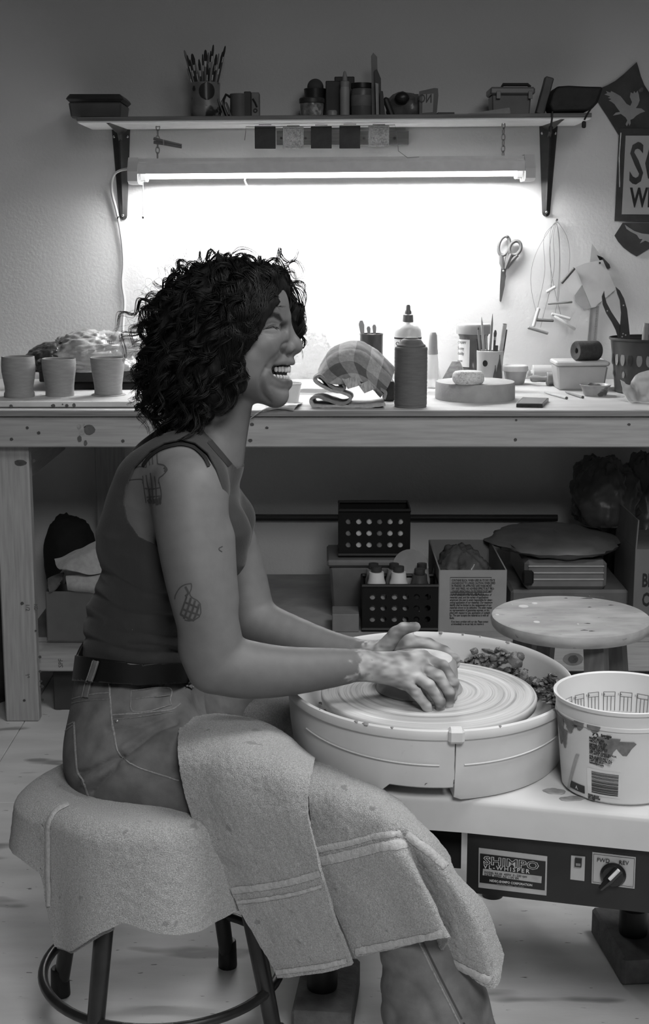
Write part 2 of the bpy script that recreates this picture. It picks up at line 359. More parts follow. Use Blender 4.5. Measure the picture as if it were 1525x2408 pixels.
def bracket(px_front, label):
    xb = (W(px_front, 290, SF + 0.01)).x
    zt = SZ + xb * math.tan(R(0.45))
    t = thing('shelf_bracket', label, 'bracket', (xb, SB, zt - 0.22), 'steel shelf brackets')
    # horizontal arm: pressed channel, wide at the wall, pointed at the front
    mb = MB(); n = 8; L0, L1 = SB - 0.004, SF + 0.012; vs = []
    prof = lambda u, w, h: [(-w, 0), (-w * .8, -h * .3), (-w * .35, -h * .55), (0, -h), (w * .35, -h * .55), (w * .8, -h * .3), (w, 0)]
    rows = [[(xb + q[0], L0 + (L1 - L0) * u, zt + q[1]) for q in prof(u, 0.022 * (1 - u) + 0.006 * u, 0.020 * (1 - u) ** 1.4 + 0.004)] for u in np.linspace(0, 1, n)]
    mb.grid(rows); mb.add([rows[-1][i] for i in range(7)], [tuple(range(7))]); build('arm', mb, m_brkt, t)
    mb = MB(); H = 0.262
    rows = [[(xb + q[0], SB + 0.002 + q[1] * 1.0, zt - H * u) for q in prof(u, 0.0285 * (1 - u) + 0.0125 * u, 0.026 * (1 - u) + 0.008 * u)] for u in np.linspace(0, 1, 12)]
    mb.grid(rows); e = rows[-1]; mb.add([e[i] for i in range(7)] + [(xb + 0.0125 * math.cos(a), SB, zt - H - 0.0125 * math.sin(a)) for a in np.linspace(math.pi, 0, 7)], [(0, 1, 2, 3, 4, 5, 6)] + [(i, i + 1, 8 + i, 7 + i) for i in range(6)]); build('wall_plate', mb, m_brkt, t)
    # curved gusset where arm meets plate
    mb = MB(); mb.prism([(0, 0), (0.075, 0), (0.04, -0.012), (0.014, -0.034), (0, -0.07)], 0.011, frame((xb, SB, zt - 0.003), (0, -1, 0), (0, 0, 1))); build('gusset', mb, m_brkt, t, smooth=False)
    for dz, dx in ((-H + 0.002, 0), (-0.022, 0.02), (-0.022, -0.02)):
        mb = MB(); mb.ball((xb + dx, SB - (0.008 if dx == 0 else 0.006), zt + dz), 0.0048, 10, 6); build('screw', mb, M('screw_steel', 0.5, 0.25, metal=1.0), t)
bracket(254, 'black steel shelf bracket beside the hanging white cord')
bracket(1322, 'black steel shelf bracket above the hanging wire cutters')
# fluorescent shop light
m_white = M('fixture_enamel', 0.60, 0.35, 0.05, 40); m_sock = M('socket_plastic', 0.8, 0.4, 0.03, 40); m_chain = M('chain_steel', 0.30, 0.35, 0.1, 50, metal=0.8)
FX0, FX1 = -0.588, 0.627
light = thing('shop_light', 'hanging fluorescent shop light glowing under the shelf', 'light', (0, 4.42, 1.5))
sec_o = [(4.352, 1.5047), (4.364, 1.534), (4.38, 1.537), (4.38, 1.5505), (4.445, 1.5505), (4.449, 1.540), (4.476, 1.494)]
sec_i = [(4.474, 1.494), (4.446, 1.5435), (4.382, 1.5435), (4.366, 1.533), (4.3545, 1.5047)]
mb = MB(); sec = sec_o + sec_i; n = len(sec); vs = [(x, q[0], q[1]) for x in (FX0 + 0.028, FX1 - 0.028) for q in sec]
mb.add(vs, [(i, (i + 1) % n, n + (i + 1) % n, n + i) for i in range(n)] + [tuple(range(n)), tuple(range(2 * n - 1, n - 1, -1))]); build('housing', tilt(mb), m_white, light, smooth=False)
for x0, x1 in ((FX0, FX0 + 0.03), (FX1 - 0.03, FX1)):
    mb = MB(); po = [(4.348, 1.484), (4.348, 1.512), (4.368, 1.541), (4.382, 1.554), (4.450, 1.554), (4.464, 1.54), (4.474, 1.484), (4.46, 1.476), (4.372, 1.476)]
    vs = [(x, q[0], q[1]) for x in (x0, x1) for q in po]; n = len(po); mb.add(vs, [(i, (i + 1) % n, n + (i + 1) % n, n + i) for i in range(n)] + [tuple(range(n)), tuple(range(2 * n - 1, n - 1, -1))])
    build('end_cap', tilt(mb), M('end_cap_plastic', 0.5, 0.45, 0.03, 30), light, smooth=False)
m_tube = emit('tube_glow', TUBE_STRENGTH)
for yy in (4.392, 4.432):
    mb = MB(); mb.tube([(FX0 + 0.055, yy, 1.524), (FX1 - 0.055, yy, 1.524)], 0.0127, 12); build('fluorescent_tube', tilt(mb), m_tube, light)
    for x0 in (FX0 + 0.043, FX1 - 0.043):
        mb = MB(); mb.box((x0, yy - 0.004, 1.512), (0.024, 0.030, 0.056), taper=0.8, bevel=0.003); build('tube_socket', tilt(mb), m_sock, light, smooth=False)
# crinkled paper strip and shiny tape on the housing top
for k, (a0, b0) in enumerate(((355, 470), (718, 862), (962, 1012))):
    p, q = W(a0, 377 - k * 1.5, 4.385), W(b0, 377 - k * 1.5, 4.385)
    mb = MB(); mb.box(((p.x + q.x) / 2, 4.384, (p.z + q.z) / 2), (q.x - p.x, 0.002, 0.006)); build('tape_strip', mb, M('shiny_tape', 0.75, 0.15, 0.3, 60, 0.3, 150, stretch=(.3, 1, 3)), light, smooth=False)
mb = MB(); mb.tube([tilt_p for tilt_p in [W(578, 416, 4.40), W(575, 424, 4.40), W(578, 432, 4.4), W(582, 438, 4.4), W(578, 443, 4.4), W(576, 448, 4.4), W(579, 454, 4.4), W(578, 461, 4.4)]], 0.0022, 8); build('curly_tie', mb, m_sock, light)
mb = MB()
for k in range(24):
    p = W(335.5, 428 + k * 3.3, 4.372); mb.ball(p, 0.0019, 6, 4)
pc = build('pull_chain', mb, M('bead_chain', 0.55, 0.3, metal=0.6), light)
mb = MB(); p = W(336, 511, 4.372); mb.lathe([(0.001, 0.004), (0.0032, 0.002), (0.0025, -0.004)], p, 8); build('chain_bell', mb, M('dark_metal', 0.06, 0.4, metal=0.5), pc)
for cx, y0, y1, lab in ((371, 291, 373, 'steel link chain holding the light near the clothespin'), (1183, 287, 370, 'steel link chain holding the light near the scissors')):
    t = thing('hanging_chain', lab, 'chain', W(cx, y1, 4.415), 'chains holding the light')
    a = W(cx, y0 + 2, 4.415); b = W(cx - 1, y1, 4.415); nL = 6
    for k in range(nL):
        c = a.lerp(b, (k + .5) / nL); h = (a - b).length / nL * 0.62; ang = (k % 2) * math.pi / 2 + 0.35
        ux = Vector((math.cos(ang), math.sin(ang), 0)); pts = [c + ux * (0.0055 * math.cos(q)) + Vector((0, 0, h * math.sin(q))) for q in np.linspace(0, 2 * math.pi, 14, endpoint=False)]
        mb = MB(); mb.tube(pts, 0.0016, 6, closed=True); build('chain_link', mb, m_chain, t)
    mb = MB(); mb.tube([a + Vector((0, 0, 0.010)), a + Vector((0.005, 0, 0.004)), a + Vector((0.004, 0, -0.006)), a + Vector((-0.004, 0, -0.006))], 0.0016, 6); build('chain_hook', mb, m_chain, t)
# clothespin clipped to the left chain
a, b = W(361, 330, 4.40), W(427, 344, 4.40)
t = thing('clothespin', 'wooden clothespin clipped on the light chain', 'clothespin', a)
for dz in (-0.0035, 0.0035):
    mb = MB(); u = (b - a).normalized(); mb.tube([a + Vector((0, 0, dz * 1.6)), a.lerp(b, .35) + Vector((0, 0, dz * .9)), b + Vector((0, 0, dz * .9))], [0.0045, 0.005, 0.0035], 4); build('prong', mb, M('clothespin_wood', 0.14, 0.7), t, smooth=False)
mb = MB(); mb.tube([a.lerp(b, .36) + Vector((0, -0.006, -0.008)), a.lerp(b, .36) + Vector((0, -0.006, 0.008))], 0.002, 6); build('spring', mb, m_chain, t)
# white power cord on the left bracket
pts = cr([W(300, 397, 4.47), W(282, 401, 4.49), W(268, 411, 4.5), W(263, 430, 4.53), W(264, 458, 4.54), W(272, 488, 4.54), W(281, 530, 4.54), W(288, 580, 4.542), W(290, 625, 4.542), W(287, 665, 4.542), W(293, 712, 4.542), W(289, 770, 4.53), W(292, 860, 4.50)], 60)
mb = MB(); mb.tube(pts, 0.0042, 8); o = build('power_cord', mb, M('cord_vinyl', 0.6, 0.5, 0.03), label='white power cord running down the wall from the light', cat='cord')
p = W(277, 514, 4.54); mb = MB(); mb.tube([p + Vector((0, 0.008, 0)), p + Vector((0, -0.006, 0.001)), p + Vector((0.004, -0.009, 0.006))], 0.002, 6); build('cord_hook', mb, M('dark_metal', 0.06, 0.4, metal=0.5), o)
# hanging sample tiles and the wooden strip behind
a, b = W(650, 325, 4.54), W(960, 324, 4.54); mb = MB(); mb.box((a + b) / 2, (b.x - a.x, 0.012, 0.042), bevel=0.001)
o = build('wood_strip', mb, wood('strip_wood', 0.17, 0, 0.25), smooth=False, label='narrow wood strip screwed to the wall behind the sample tiles', cat='strip')
for px in (661, 718, 927, 855):
    mb = MB(); p = W(px, 325, 4.532); mb.lathe([(0.004, 0), (0.004, 0.002), (0.001, 0.003)], p, 10, Matrix.Rotation(R(90), 3, 'X')); build('screw', mb, M('dark_metal', 0.06), o)
mb = MB(); p = W(578, 298, 4.33); q = W(928, 294, 4.33)
mb.tube([W(575, 330, 4.345), W(577, 312, 4.34), p, (p + q) / 2 + Vector((0, 0, -0.001)), q, W(933, 320, 4.34), W(936, 355, 4.36), W(958, 371, 4.38), W(985, 369, 4.38)], 0.0009, 6)
wire = build('hanging_wire', mb, M('thin_wire', 0.2, 0.4, metal=0.5), label='thin wire under the shelf from which sample tiles hang', cat='wire')
m_tdark = M('dark_glaze', 0.018, 0.55, 0.3, 60); m_tdark2 = M('dark_glaze_mottled', 0.028, 0.6, 0.35, 30)
m_tlight = M('white_glaze_tile', 0.35, 0.5, 0.45, 220, 0.6, 300)
tl = [(623, 323, 49, 52, 0, 'charcoal square sample tile, first on the wire'), (689, 324, 49, 50, 1, 'white relief sample tile second along the wire'), (755, 323, 49, 51, 0, 'charcoal sample tile in the middle of the wire'), (822, 322, 49, 53, 2, 'mottled dark sample tile, fourth along the wire'), (890, 320, 49, 48, 1, 'white relief sample tile last on the wire')]
for px, py, w, h, kd, lab in tl:
    p = W(px, py, 4.345); s = mpp(p); w *= s; h *= s
    t = thing('sample_tile', lab, 'tile', p - Vector((0, 0, h / 2)), 'glaze sample tiles on the wire')
    mb = MB(); mb.box(p, (w, 0.006, h), bevel=0.0012); build('tile_body', mb, (m_tdark, m_tlight, m_tdark2)[kd], t, smooth=False)
    mb = MB(); mb.tube([p + Vector((-w * .3, 0, h / 2 + 0.003)), p + Vector((w * .3, 0, h / 2 + 0.003))], 0.0015, 6); build('hanger', mb, m_chain, t)
    if kd == 1:
        for iw in (0.92, 0.78):
            mb = MB(); fr = [(-w / 2 * iw, -h / 2 * iw), (w / 2 * iw, -h / 2 * iw), (w / 2 * iw, h / 2 * iw), (-w / 2 * iw, h / 2 * iw)]
            mb.tube([p + Vector((x, -0.0032, z)) for x, z in fr], 0.0012, 4, closed=True); build('relief_border', mb, M('tile_relief', 0.5, 0.5, 0.2, 200), t, smooth=False)
        mb = MB()
        for k in range(34):
            q = p + Vector((random.uniform(-.33, .33) * w, -0.003, random.uniform(-.33, .33) * h)); aa = random.uniform(0, 6.28); l = random.uniform(.03, .09) * w
            mb.tube([q - Vector((math.cos(aa) * l, 0, math.sin(aa) * l)), q + Vector((math.sin(aa) * l * .4, 0, l * .4)), q + Vector((math.cos(aa) * l, 0, math.sin(aa) * l))], 0.0012, 4)
        build('relief_pattern', mb, MATS['tile_relief'], t, smooth=False, kind='stuff')
# ================================================================== THINGS ON THE BENCH
def stand(cx, py, z, rpx):
    """centre and scale of a round thing whose front base shows at (cx, py) on the plane z"""
    p = WZ(cx, py, z); s = mpp(p); r = rpx * s; return Vector((p.x * (1 + r / p.y), p.y + r, z)), s
def lz(mb, prof, c, s, n=40, **k): return mb.lathe([(max(r, 1e-5) * s, h * s * 1.015) for r, h in prof], c, n, **k)
def shell(prof, t):
    """outer profile bottom->top, then back down inside"""
    inner = [(max(r - t, 0.01), h) for r, h in prof if h > t * 1.5]; return [(0.01, prof[0][1])] + prof + [(prof[-1][0] - t * .5, prof[-1][1] + t * .3)] + inner[::-1] + [(0.01, t * 1.5)]
m_clay = M('leather_hard_clay', 0.30, 0.8, 0.10, 40, 0.25, 120, stretch=(1, 1, 5), bdist=0.001)
cups = [(46, 937, [(35, 0), (36, 2), (36, 9), (33.5, 13), (34, 26), (37.5, 45), (39.5, 58), (40, 72), (38.5, 94)], 'greenware cup with a bulging side, first in the row by the leg'),
        (141, 934, [(34, 0), (33.5, 8), (34, 22), (37, 45), (39.5, 62), (40, 74), (40, 86)], 'straight greenware cup standing between the other two cups'),
        (255, 933, [(33, 0), (32.5, 8), (33, 20), (36, 40), (39, 62), (41, 84)], 'flared greenware cup standing on a thin disc beside the curly hair')]
for cx, py, prof, lab in cups:
    c, s = stand(cx, py, WBZ, 36); mb = MB(); lz(mb, shell(prof, 2.6), c, s, 48)
    if cx == 255:
        t = thing('clay_cup', lab, 'cup', c, 'greenware cups on the ware board'); mb.v = [(x, y, z + 0.004) for x, y, z in mb.v]; build('cup_body', mb, m_clay, t)
        mb = MB(); lz(mb, [(0, 0), (40, 0), (41, 1.2), (38, 2.8), (0, 3.2)], c, s, 40, wob=lambda a, j: 1 + .04 * math.sin(3 * a)); build('clay_disc', mb, m_clay, t)
    else: build('clay_cup', mb, m_clay, label=lab, cat='cup', group='greenware cups on the ware board')
# wrapped clay on dark bats
a, b = WZ(92, 918, BZ), WZ(345, 916, BZ)
mb = MB(); mb.box(((a.x + b.x) / 2, a.y + 0.16, BZ + 0.011), (b.x - a.x - 0.06, 0.26, 0.022), bevel=0.002)
t = thing('bat_stack', 'dark wooden bats stacked under the bag of clay', 'boards', ((a.x + b.x) / 2, a.y + .16, BZ)); build('lower_bat', mb, M('black_board', 0.025, 0.7), t, smooth=False)
mb = MB(); mb.box(((a.x + b.x) / 2, a.y + 0.15, BZ + 0.042), (b.x - a.x, 0.29, 0.036), bevel=0.003); build('upper_bat', mb, M('brown_board', 0.10, 0.6, 0.2, 20, stretch=(.4, 1, 2)), t, smooth=False)
m_bag = M('milky_plastic', 0.42, 0.22, 0.25, 14, 0.5, 40, bdist=0.006); m_bagd = M('dark_plastic', 0.03, 0.3, 0.3, 20, 0.4, 40, bdist=0.006)
ba, bb = W(70, 868, 4.2), W(338, 868, 4.2); t = thing('clay_bag', 'wrinkled plastic bag of clay lying on the dark bats', 'bag', ((ba.x + bb.x) / 2, 4.2, BZ + 0.06))
crumple('bag_body', (ba.x + (bb.x - ba.x) * .60, 4.21, BZ + 0.061), ((bb.x - ba.x) * .86, 0.24, 0.108), m_bag, t, 5, 0.24, 96, 60, freq=1.3)
crumple('bag_end', (ba.x + (bb.x - ba.x) * .20, 4.185, BZ + 0.061), ((bb.x - ba.x) * .40, 0.20, 0.078), m_bagd, t, 9, 0.18, 72, 44)
lettering('18M', 0.012, frame(W(246, 806, 4.083), (1, 0, -0.1), (0, 0, 1)), m_stamp, t)
# clear bag and small tub behind the face
p = WZ(735, 925, BZ); crumple('clear_bag', (p.x, p.y + .07, BZ), (0.17, 0.12, 0.155), clear('clear_bag_plastic', 0.8, 0.28, 0.12, 0.8, 30), None, 14, 0.34, 84, 54, freq=1.5, label='clear crumpled plastic bag behind the nose on the bench', cat='bag')
c, s = stand(680, 951, BZ, 24); mb = MB(); lz(mb, shell([(21, 0), (25, 22), (28, 44), (30, 45), (30, 48)], 1.6), c, s, 32)
build('plastic_tub', mb, M('white_tub', 0.72, 0.4, 0.05), label='small white plastic tub on the bench below the nose', cat='tub')
G = [[W(588, 982, 3.699), W(612, 968, 3.698), W(648, 962, 3.697), W(690, 966, 3.699)], [W(600, 975, 3.694), W(622, 962, 3.69), W(650, 956, 3.69), W(695, 957, 3.695)], [W(622, 962, 3.70), W(640, 955, 3.71), W(668, 951, 3.71), W(702, 951, 3.712)], [WZ(640, 955, BZ + .006), WZ(655, 950, BZ + .003), WZ(682, 947, BZ + .004), WZ(712, 947, BZ + .003)]]
sheet('plastic_scrap', catmull_grid(G, 22, 30), 0.0015, M('cloudy_plastic', 0.5, 0.35, 0.2, 60), noise=0.006, nscale=90, label='crinkled plastic scrap hanging over the bench edge by the chin', cat='scrap')
# plaid towel, folded
m_plaid = M('plaid_towel', 0.38, 0.95, 0.15, 160, 0.6, 420, sheen=0.2, bdist=0.001)
def plaid(m):
    nt = m.node_tree; N = nt.nodes; L = nt.links; b = N['Principled BSDF']; src = b.inputs['Base Color'].links[0].from_socket
    uv = N.new('ShaderNodeAttribute'); uv.attribute_name = 'weave'
    sp = N.new('ShaderNodeSeparateXYZ'); L.new(uv.outputs['Vector'], sp.inputs[0]); fac = None
    for ax, fr in (('X', 3.0), ('Y', 2.6)):
        mu = N.new('ShaderNodeMath'); mu.operation = 'MULTIPLY'; mu.inputs[1].default_value = fr; L.new(sp.outputs[ax], mu.inputs[0])
        f = N.new('ShaderNodeMath'); f.operation = 'FRACT'; L.new(mu.outputs[0], f.inputs[0])
        g = N.new('ShaderNodeMath'); g.operation = 'GREATER_THAN'; g.inputs[1].default_value = 0.5; L.new(f.outputs[0], g.inputs[0])
        h = N.new('ShaderNodeMath'); h.operation = 'MULTIPLY'; h.inputs[1].default_value = 0.42; L.new(g.outputs[0], h.inputs[0])
        if fac is None: fac = h.outputs[0]
        else:
            ad = N.new('ShaderNodeMath'); ad.operation = 'ADD'; L.new(fac, ad.inputs[0]); L.new(h.outputs[0], ad.inputs[1]); fac = ad.outputs[0]
    mx = N.new('ShaderNodeMixRGB'); mx.inputs[2].default_value = (0.045, 0.045, 0.045, 1); L.new(fac, mx.inputs[0]); L.new(src, mx.inputs[1]); L.new(mx.outputs[0], b.inputs['Base Color'])
plaid(m_plaid)
def weave(o, a, b):
    at = o.data.attributes.new('weave', 'FLOAT_VECTOR', 'POINT'); k = np.zeros((len(o.data.vertices), 3)); i = np.arange(a * b); u = np.stack([(i % b) / b, (i // b) / a, 0 * i], 1); k[:a * b] = u; k[a * b:2 * a * b] = u; at.data.foreach_set('vector', k.ravel())
pt_root = thing('plaid_towel', 'folded plaid cotton towel on the bench beside the clay bottle', 'towel', WZ(825, 960, BZ))
fold = [(905, 950), (860, 957), (800, 960), (750, 960), (732, 951), (733, 938), (748, 933), (772, 942), (800, 950), (818, 945), (822, 932), (806, 923), (778, 916), (752, 904), (741, 892), (750, 882), (764, 892), (776, 906), (796, 915), (810, 912), (804, 899), (788, 888), (794, 877), (814, 880), (838, 897), (866, 910), (890, 912), (905, 925), (902, 938)]
C2 = cr(fold, 150); nD = 16; rows = []
for k in range(nD):
    v = k / (nD - 1); yy = 3.742 + 0.12 * v; row = []
    for i, q in enumerate(C2):
        uu = i / len(C2); p = W(q[0], min(q[1], 961.0), 3.75); zz = max(p.z, BZ + 0.005)
        row.append((p.x + 0.010 * v * math.sin(uu * 7), yy + 0.008 * math.sin(uu * 9 + 2.5 * v), BZ + 0.005 + (zz - BZ - 0.005) * (1 - 0.2 * v * v)))
    rows.append(row)
o = sheet('towel_fold', rows, 0.0075, m_plaid, pt_root, noise=0.003, nscale=120); weave(o, nD, len(C2))
GH = [[(772, 870, 3.95), (800, 830, 3.94), (845, 818, 3.94), (890, 842, 3.94), (924, 880, 3.95)], [(758, 856, 3.87), (785, 818, 3.87), (838, 805, 3.86), (886, 828, 3.86), (926, 868, 3.87)], [(750, 874, 3.80), (780, 836, 3.79), (834, 824, 3.78), (880, 852, 3.785), (918, 892, 3.80)], [(752, 892, 3.755), (786, 862, 3.748), (830, 854, 3.745), (872, 882, 3.75), (908, 914, 3.765)], [(775, 903, 3.74), (806, 884, 3.735), (842, 882, 3.735), (872, 902, 3.742), (900, 926, 3.755)], [(806, 902, 3.742), (826, 896, 3.74), (852, 900, 3.74), (876, 914, 3.75), (896, 932, 3.765)]]
Pn = catmull_grid([[W(*q) for q in r] for r in GH], 60, 70); Pn = Pn + (vnoise(Pn, 30) * .010)[..., None] * np.array([.3, -1, .4]); o = sheet('towel_drape', Pn, .007, m_plaid, pt_root, noise=.002, nscale=150); weave(o, 60, 70)
for x0, y0, x1, y1 in ((803, 890, 836, 915), (842, 905, 866, 925)):
    rows = [[W(x0 + (x1 - x0) * u + 14 * v, y0 + (y1 - y0) * v - 10 * u, 3.732 - .004 * v) for u in np.linspace(0, 1, 8)] for v in np.linspace(0, 1, 8)]; sheet('towel_hem', rows, .004, M('towel_fringe', .42, .95, .35, 260, .6, 400, stretch=(1, 1, .2)), pt_root, noise=.003, nscale=90)
# hanging towel corner in front with stripe fringe
c = WZ(914, 944, BZ); mb = MB(); mb.box((c.x, c.y + 0.045, BZ + 0.027), (0.030, 0.085, 0.054), bevel=0.003); build('dark_block', mb, M('dark_block', 0.05, 0.8, 0.2, 60, 0.3, 150), smooth=False, label='small dark block between the plaid towel and clay bottle', cat='block')
# dark can with palette knives
c, s = stand(872, 912, BZ, 27); t = thing('glazed_can', 'dark glazed can holding palette knives behind the towel', 'can', c)
mb = MB(); lz(mb, shell([(26, 0), (27, 3), (27, 118), (28, 123)], 2), c, s, 36); build('can_body', mb, M('dark_streaky_glaze', 0.03, 0.25, 0.5, 30, stretch=(1, 1, .3), spots=[(0.16, 25, 0.62)]), t)
def stick(name, a, b, r, mat, label, cat, group=None, tip=None, n=8, prof=None):
    """one tool: straight shaft a->b with radii, optional tip part"""
    t = thing(name, label, cat, a, group); a = Vector(a); b = Vector(b); mb = MB()
    rs = prof or [r, r]; mb.tube([a.lerp(b, k / (len(rs) - 1)) for k in range(len(rs))], rs, n); build('handle', mb, mat, t)
    if tip:
        kind, L, w, tm = tip; u = (b - a).normalized(); e = b + u * L; mb = MB()
        if kind == 'flat':
            side = u.cross(Vector((0, 1, 0))).normalized(); pts = [b - side * w * .6, b + side * w * .6, e + side * w - u * L * .2, e + side * w * .4, e - side * w * .5, e - side * w - u * L * .3]
            vs = [p + Vector((0, dy, 0)) for dy in (-0.0007, 0.0007) for p in pts]; k = len(pts); mb.add(vs, [tuple(range(k)), tuple(range(2 * k - 1, k - 1, -1))] + [(i, (i + 1) % k, k + (i + 1) % k, k + i) for i in range(k)]); build('blade', mb, tm, t, smooth=False)
        elif kind == 'bristle':
            mb.tube([b - u * L * .5, b], [r * 1.15, r * 1.2], n); build('ferrule', mb, M('ferrule_metal', 0.35, 0.3, metal=0.8), t)
            mb = MB(); mb.tube([b, b.lerp(e, .5), b.lerp(e, .9), e], [w * .8, w, w * .6, w * .15], n, flat=0.6); build('bristles', mb, tm, t)
        else:
            mb.tube([b, e], [w, w * .12], n); build('point', mb, tm, t)
    return t
m_steel = M('tool_steel', 0.45, 0.3, 0.1, 40, metal=0.7); m_palew = wood('pale_tool_wood', 0.45, 2, 0.15); m_midw = wood('mid_tool_wood', 0.25, 2, 0.2); m_darkw = M('dark_tool_wood', 0.06, 0.5, 0.3, 30)
top = c + Vector((0, 0, 0.125 * 1.2))
stick('palette_knife', c + Vector((-.012, 0, .01)), W(852, 790, c.y), 0.004, m_palew, 'wide pale palette knife standing in the dark can', 'palette knife', 'knives in the dark can', ('flat', 0.046, 0.0085, m_steel))
stick('palette_knife', c + Vector((.002, 0, .01)), W(867, 787, c.y), 0.004, m_midw, 'short pointed palette knife in the dark can', 'palette knife', 'knives in the dark can', ('flat', 0.025, 0.006, m_steel))
stick('palette_knife', c + Vector((.014, 0, .01)), W(880, 787, c.y), 0.004, m_palew, 'round ended palette knife leaning right in the dark can', 'palette knife', 'knives in the dark can', ('flat', 0.03, 0.006, m_steel))
# squeeze bottle
c, s = stand(957, 922, BZ, 31); t = thing('squeeze_bottle', 'white squeeze bottle with nozzle cap behind the clay bottle', 'bottle', c)
mb = MB(); lz(mb, [(0, 0), (30, 0), (31.5, 3), (31.5, 132), (30, 142), (25, 151), (16, 157), (12, 160)], c, s, 36); bo = build('bottle_body', mb, M('milky_bottle', 0.62, 0.3, 0.06, 20), t)
mb = MB(); lz(mb, [(31.8, 70), (32, 71), (32, 126), (31.8, 127)], c, s, 36); build('bottle_label', mb, M('label_paper', 0.68, 0.5, 0.04), t)
mb = MB(); lz(mb, [(32.1, 121), (32.3, 121.5), (32.3, 124.5), (32.1, 125)], c, s, 36); build('label_stripe', mb, M('black_print', 0.02, 0.5), t)
lettering('ob', 0.022, frame(W(929, 812, c.y - 32.4 * s), *FRONT), MATS['black_print'], t)
mb = MB(); lz(mb, [(0, 158), (12, 158), (12.5, 162), (11.5, 176), (8, 178), (7.5, 184), (5.5, 187), (5.0, 196), (3.0, 199), (0, 199)], c, s, 24); build('nozzle_cap', mb, M('grey_cap', 0.12, 0.4), t)
# clay bottle
c, s = stand(964.5, 961, BZ, 38.5); mb = MB()
lz(mb, [(0, 0), (37.5, 0), (38.3, 2), (37.6, 4), (38.6, 7)] + [(38.6 + .35 * math.sin(h * .9), h) for h in range(10, 136, 4)] + [(38.6, 137), (37.6, 139.5), (34, 140.5), (34, 143), (33, 145), (29.5, 147), (27, 151), (23.5, 155.5), (20, 158), (15.5, 158.5), (15.3, 160.5), (13, 162), (0, 162)], c, s, 56)
build('clay_bottle', mb, M('dark_wet_clay', 0.135, 0.75, 0.12, 30, 0.3, 140, stretch=(1, 1, 6), bdist=0.001), angle=30, label='dark grey thrown clay bottle with stepped shoulder at the bench front', cat='bottle')
# pump bottle and two plastic tools next to it
c, s = stand(1016, 914, BZ, 14); t = thing('spray_bottle', 'slim clear bottle with grey tapered cap behind the plaster bat', 'bottle', c)
mb = MB(); lz(mb, [(0, 0), (13, 0), (14, 3), (13, 60), (11, 78)], c, s, 24); build('bottle_body', mb, clear('clear_bottle', 0.7, 0.45, 0.1), t)
mb = MB(); lz(mb, [(11, 78), (12, 79), (11.5, 86), (10.5, 92), (10, 108), (9, 122), (6, 129), (0, 130)], c, s, 24); build('cap', mb, M('cap_plastic', 0.32, 0.4), t)
for k, (x0, y0, x1, y1, lab) in enumerate(((1030, 910, 1018, 846, 'pale plastic stick leaning by the slim clear bottle'), (1042, 908, 1024, 852, 'second pale plastic stick leaning outward beside the clear bottle'))):
    mb = MB(); a, b = WZ(x0, y0, BZ + .004), W(x1, y1, 4.30); mb.tube([a, a.lerp(b, .5), b], [0.0045, 0.005, 0.0035], 6, flat=.5); build('plastic_stick', mb, M('stick_plastic', 0.62, 0.35, 0.05), label=lab, cat='stick')
# plaster bat and sponge
c, s = stand(1116, 948, BZ, 96); RB = 96 * s; mb = MB()
lz(mb, [(0, 0), (95, 0), (96, 2), (95.5, 37), (94, 41), (91, 42), (0, 42)], c, s, 72, wob=lambda a, j: 1 + 0.006 * math.sin(7 * a) + (0.012 * (1 if math.sin(13 * a + 1) > .9 else 0) if j > 3 else 0))
build('plaster_bat', mb, M('plaster', 0.36, 0.85, 0.10, 30, 0.3, 160, spots=[(0.28, 18, 0.66)]), angle=40, label='thick round plaster bat with chipped edge on the bench', cat='bat'); BATZ = BZ + 42 * s * 1.015
c2, s2 = stand(1100, 907, BATZ, 37); mb = MB()
lz(mb, [(0, 0), (28, 0), (34, 3), (37.5, 9), (38, 17), (36, 25), (31, 30), (22, 31.5), (0, 32)], c2, s2, 40, sy=.8, wob=lambda a, j: 1 + .02 * math.sin(3 * a + j))
build('sponge', mb, M('sponge_foam', 0.62, 0.95, 0.22, 190, 0.9, 240, spots=[(0.30, 260, 0.62)], bdist=0.002), label='pale rounded sponge resting on the plaster bat', cat='sponge')
# clear plastic wedge
pts = [WZ(1030, 908, BZ + .001), W(1062, 850, 4.20), W(1080, 850, 4.21), W(1088, 868, 4.21), WZ(1080, 908, BZ + .001)]
mb = MB(); k = len(pts); mb.add(pts + [p + Vector((0.002, 0.006, 0)) for p in pts], [tuple(range(k)), tuple(range(2 * k - 1, k - 1, -1))] + [(i, (i + 1) % k, k + (i + 1) % k, k + i) for i in range(k)])
build('plastic_wedge', mb, M('frosted_wedge', 0.42, 0.5, 0.3, 60, 0.4, 90, alpha=0.75), smooth=False, label='frosted plastic wedge leaning behind the sponge', cat='wedge')
# jar
c, s = stand(1110, 908, BZ, 36); t = thing('peanut_butter_jar', 'square shouldered dark jar with paper label behind the sponge', 'jar', c)
mb = MB(); lz(mb, [(0, 0), (33, 0), (36, 4), (36, 36), (33.5, 40), (33.5, 112), (36, 116), (36, 122), (34, 124)], c, s, 40); build('jar_body', mb, M('dark_jar_glass', 0.10, 0.12, 0.15, 10), t)
mb = MB(); lz(mb, [(37, 118), (40, 119), (40.5, 137), (38, 141), (0, 141)], c, s, 40); build('jar_lid', mb, M('jar_lid', 0.30, 0.4), t)
mb = MB(); rad = 34 * s; rows = [[(c.x + rad * math.sin(a), c.y - rad * math.cos(a), c.z + h * s) for a in np.linspace(R(-85), R(-20), 12)] for h in (44, 108)]; mb.grid(rows); lb = build('jar_label', mb, MATS['label_paper'], t)
mrot = Matrix.Rotation(R(-48), 4, 'Z')
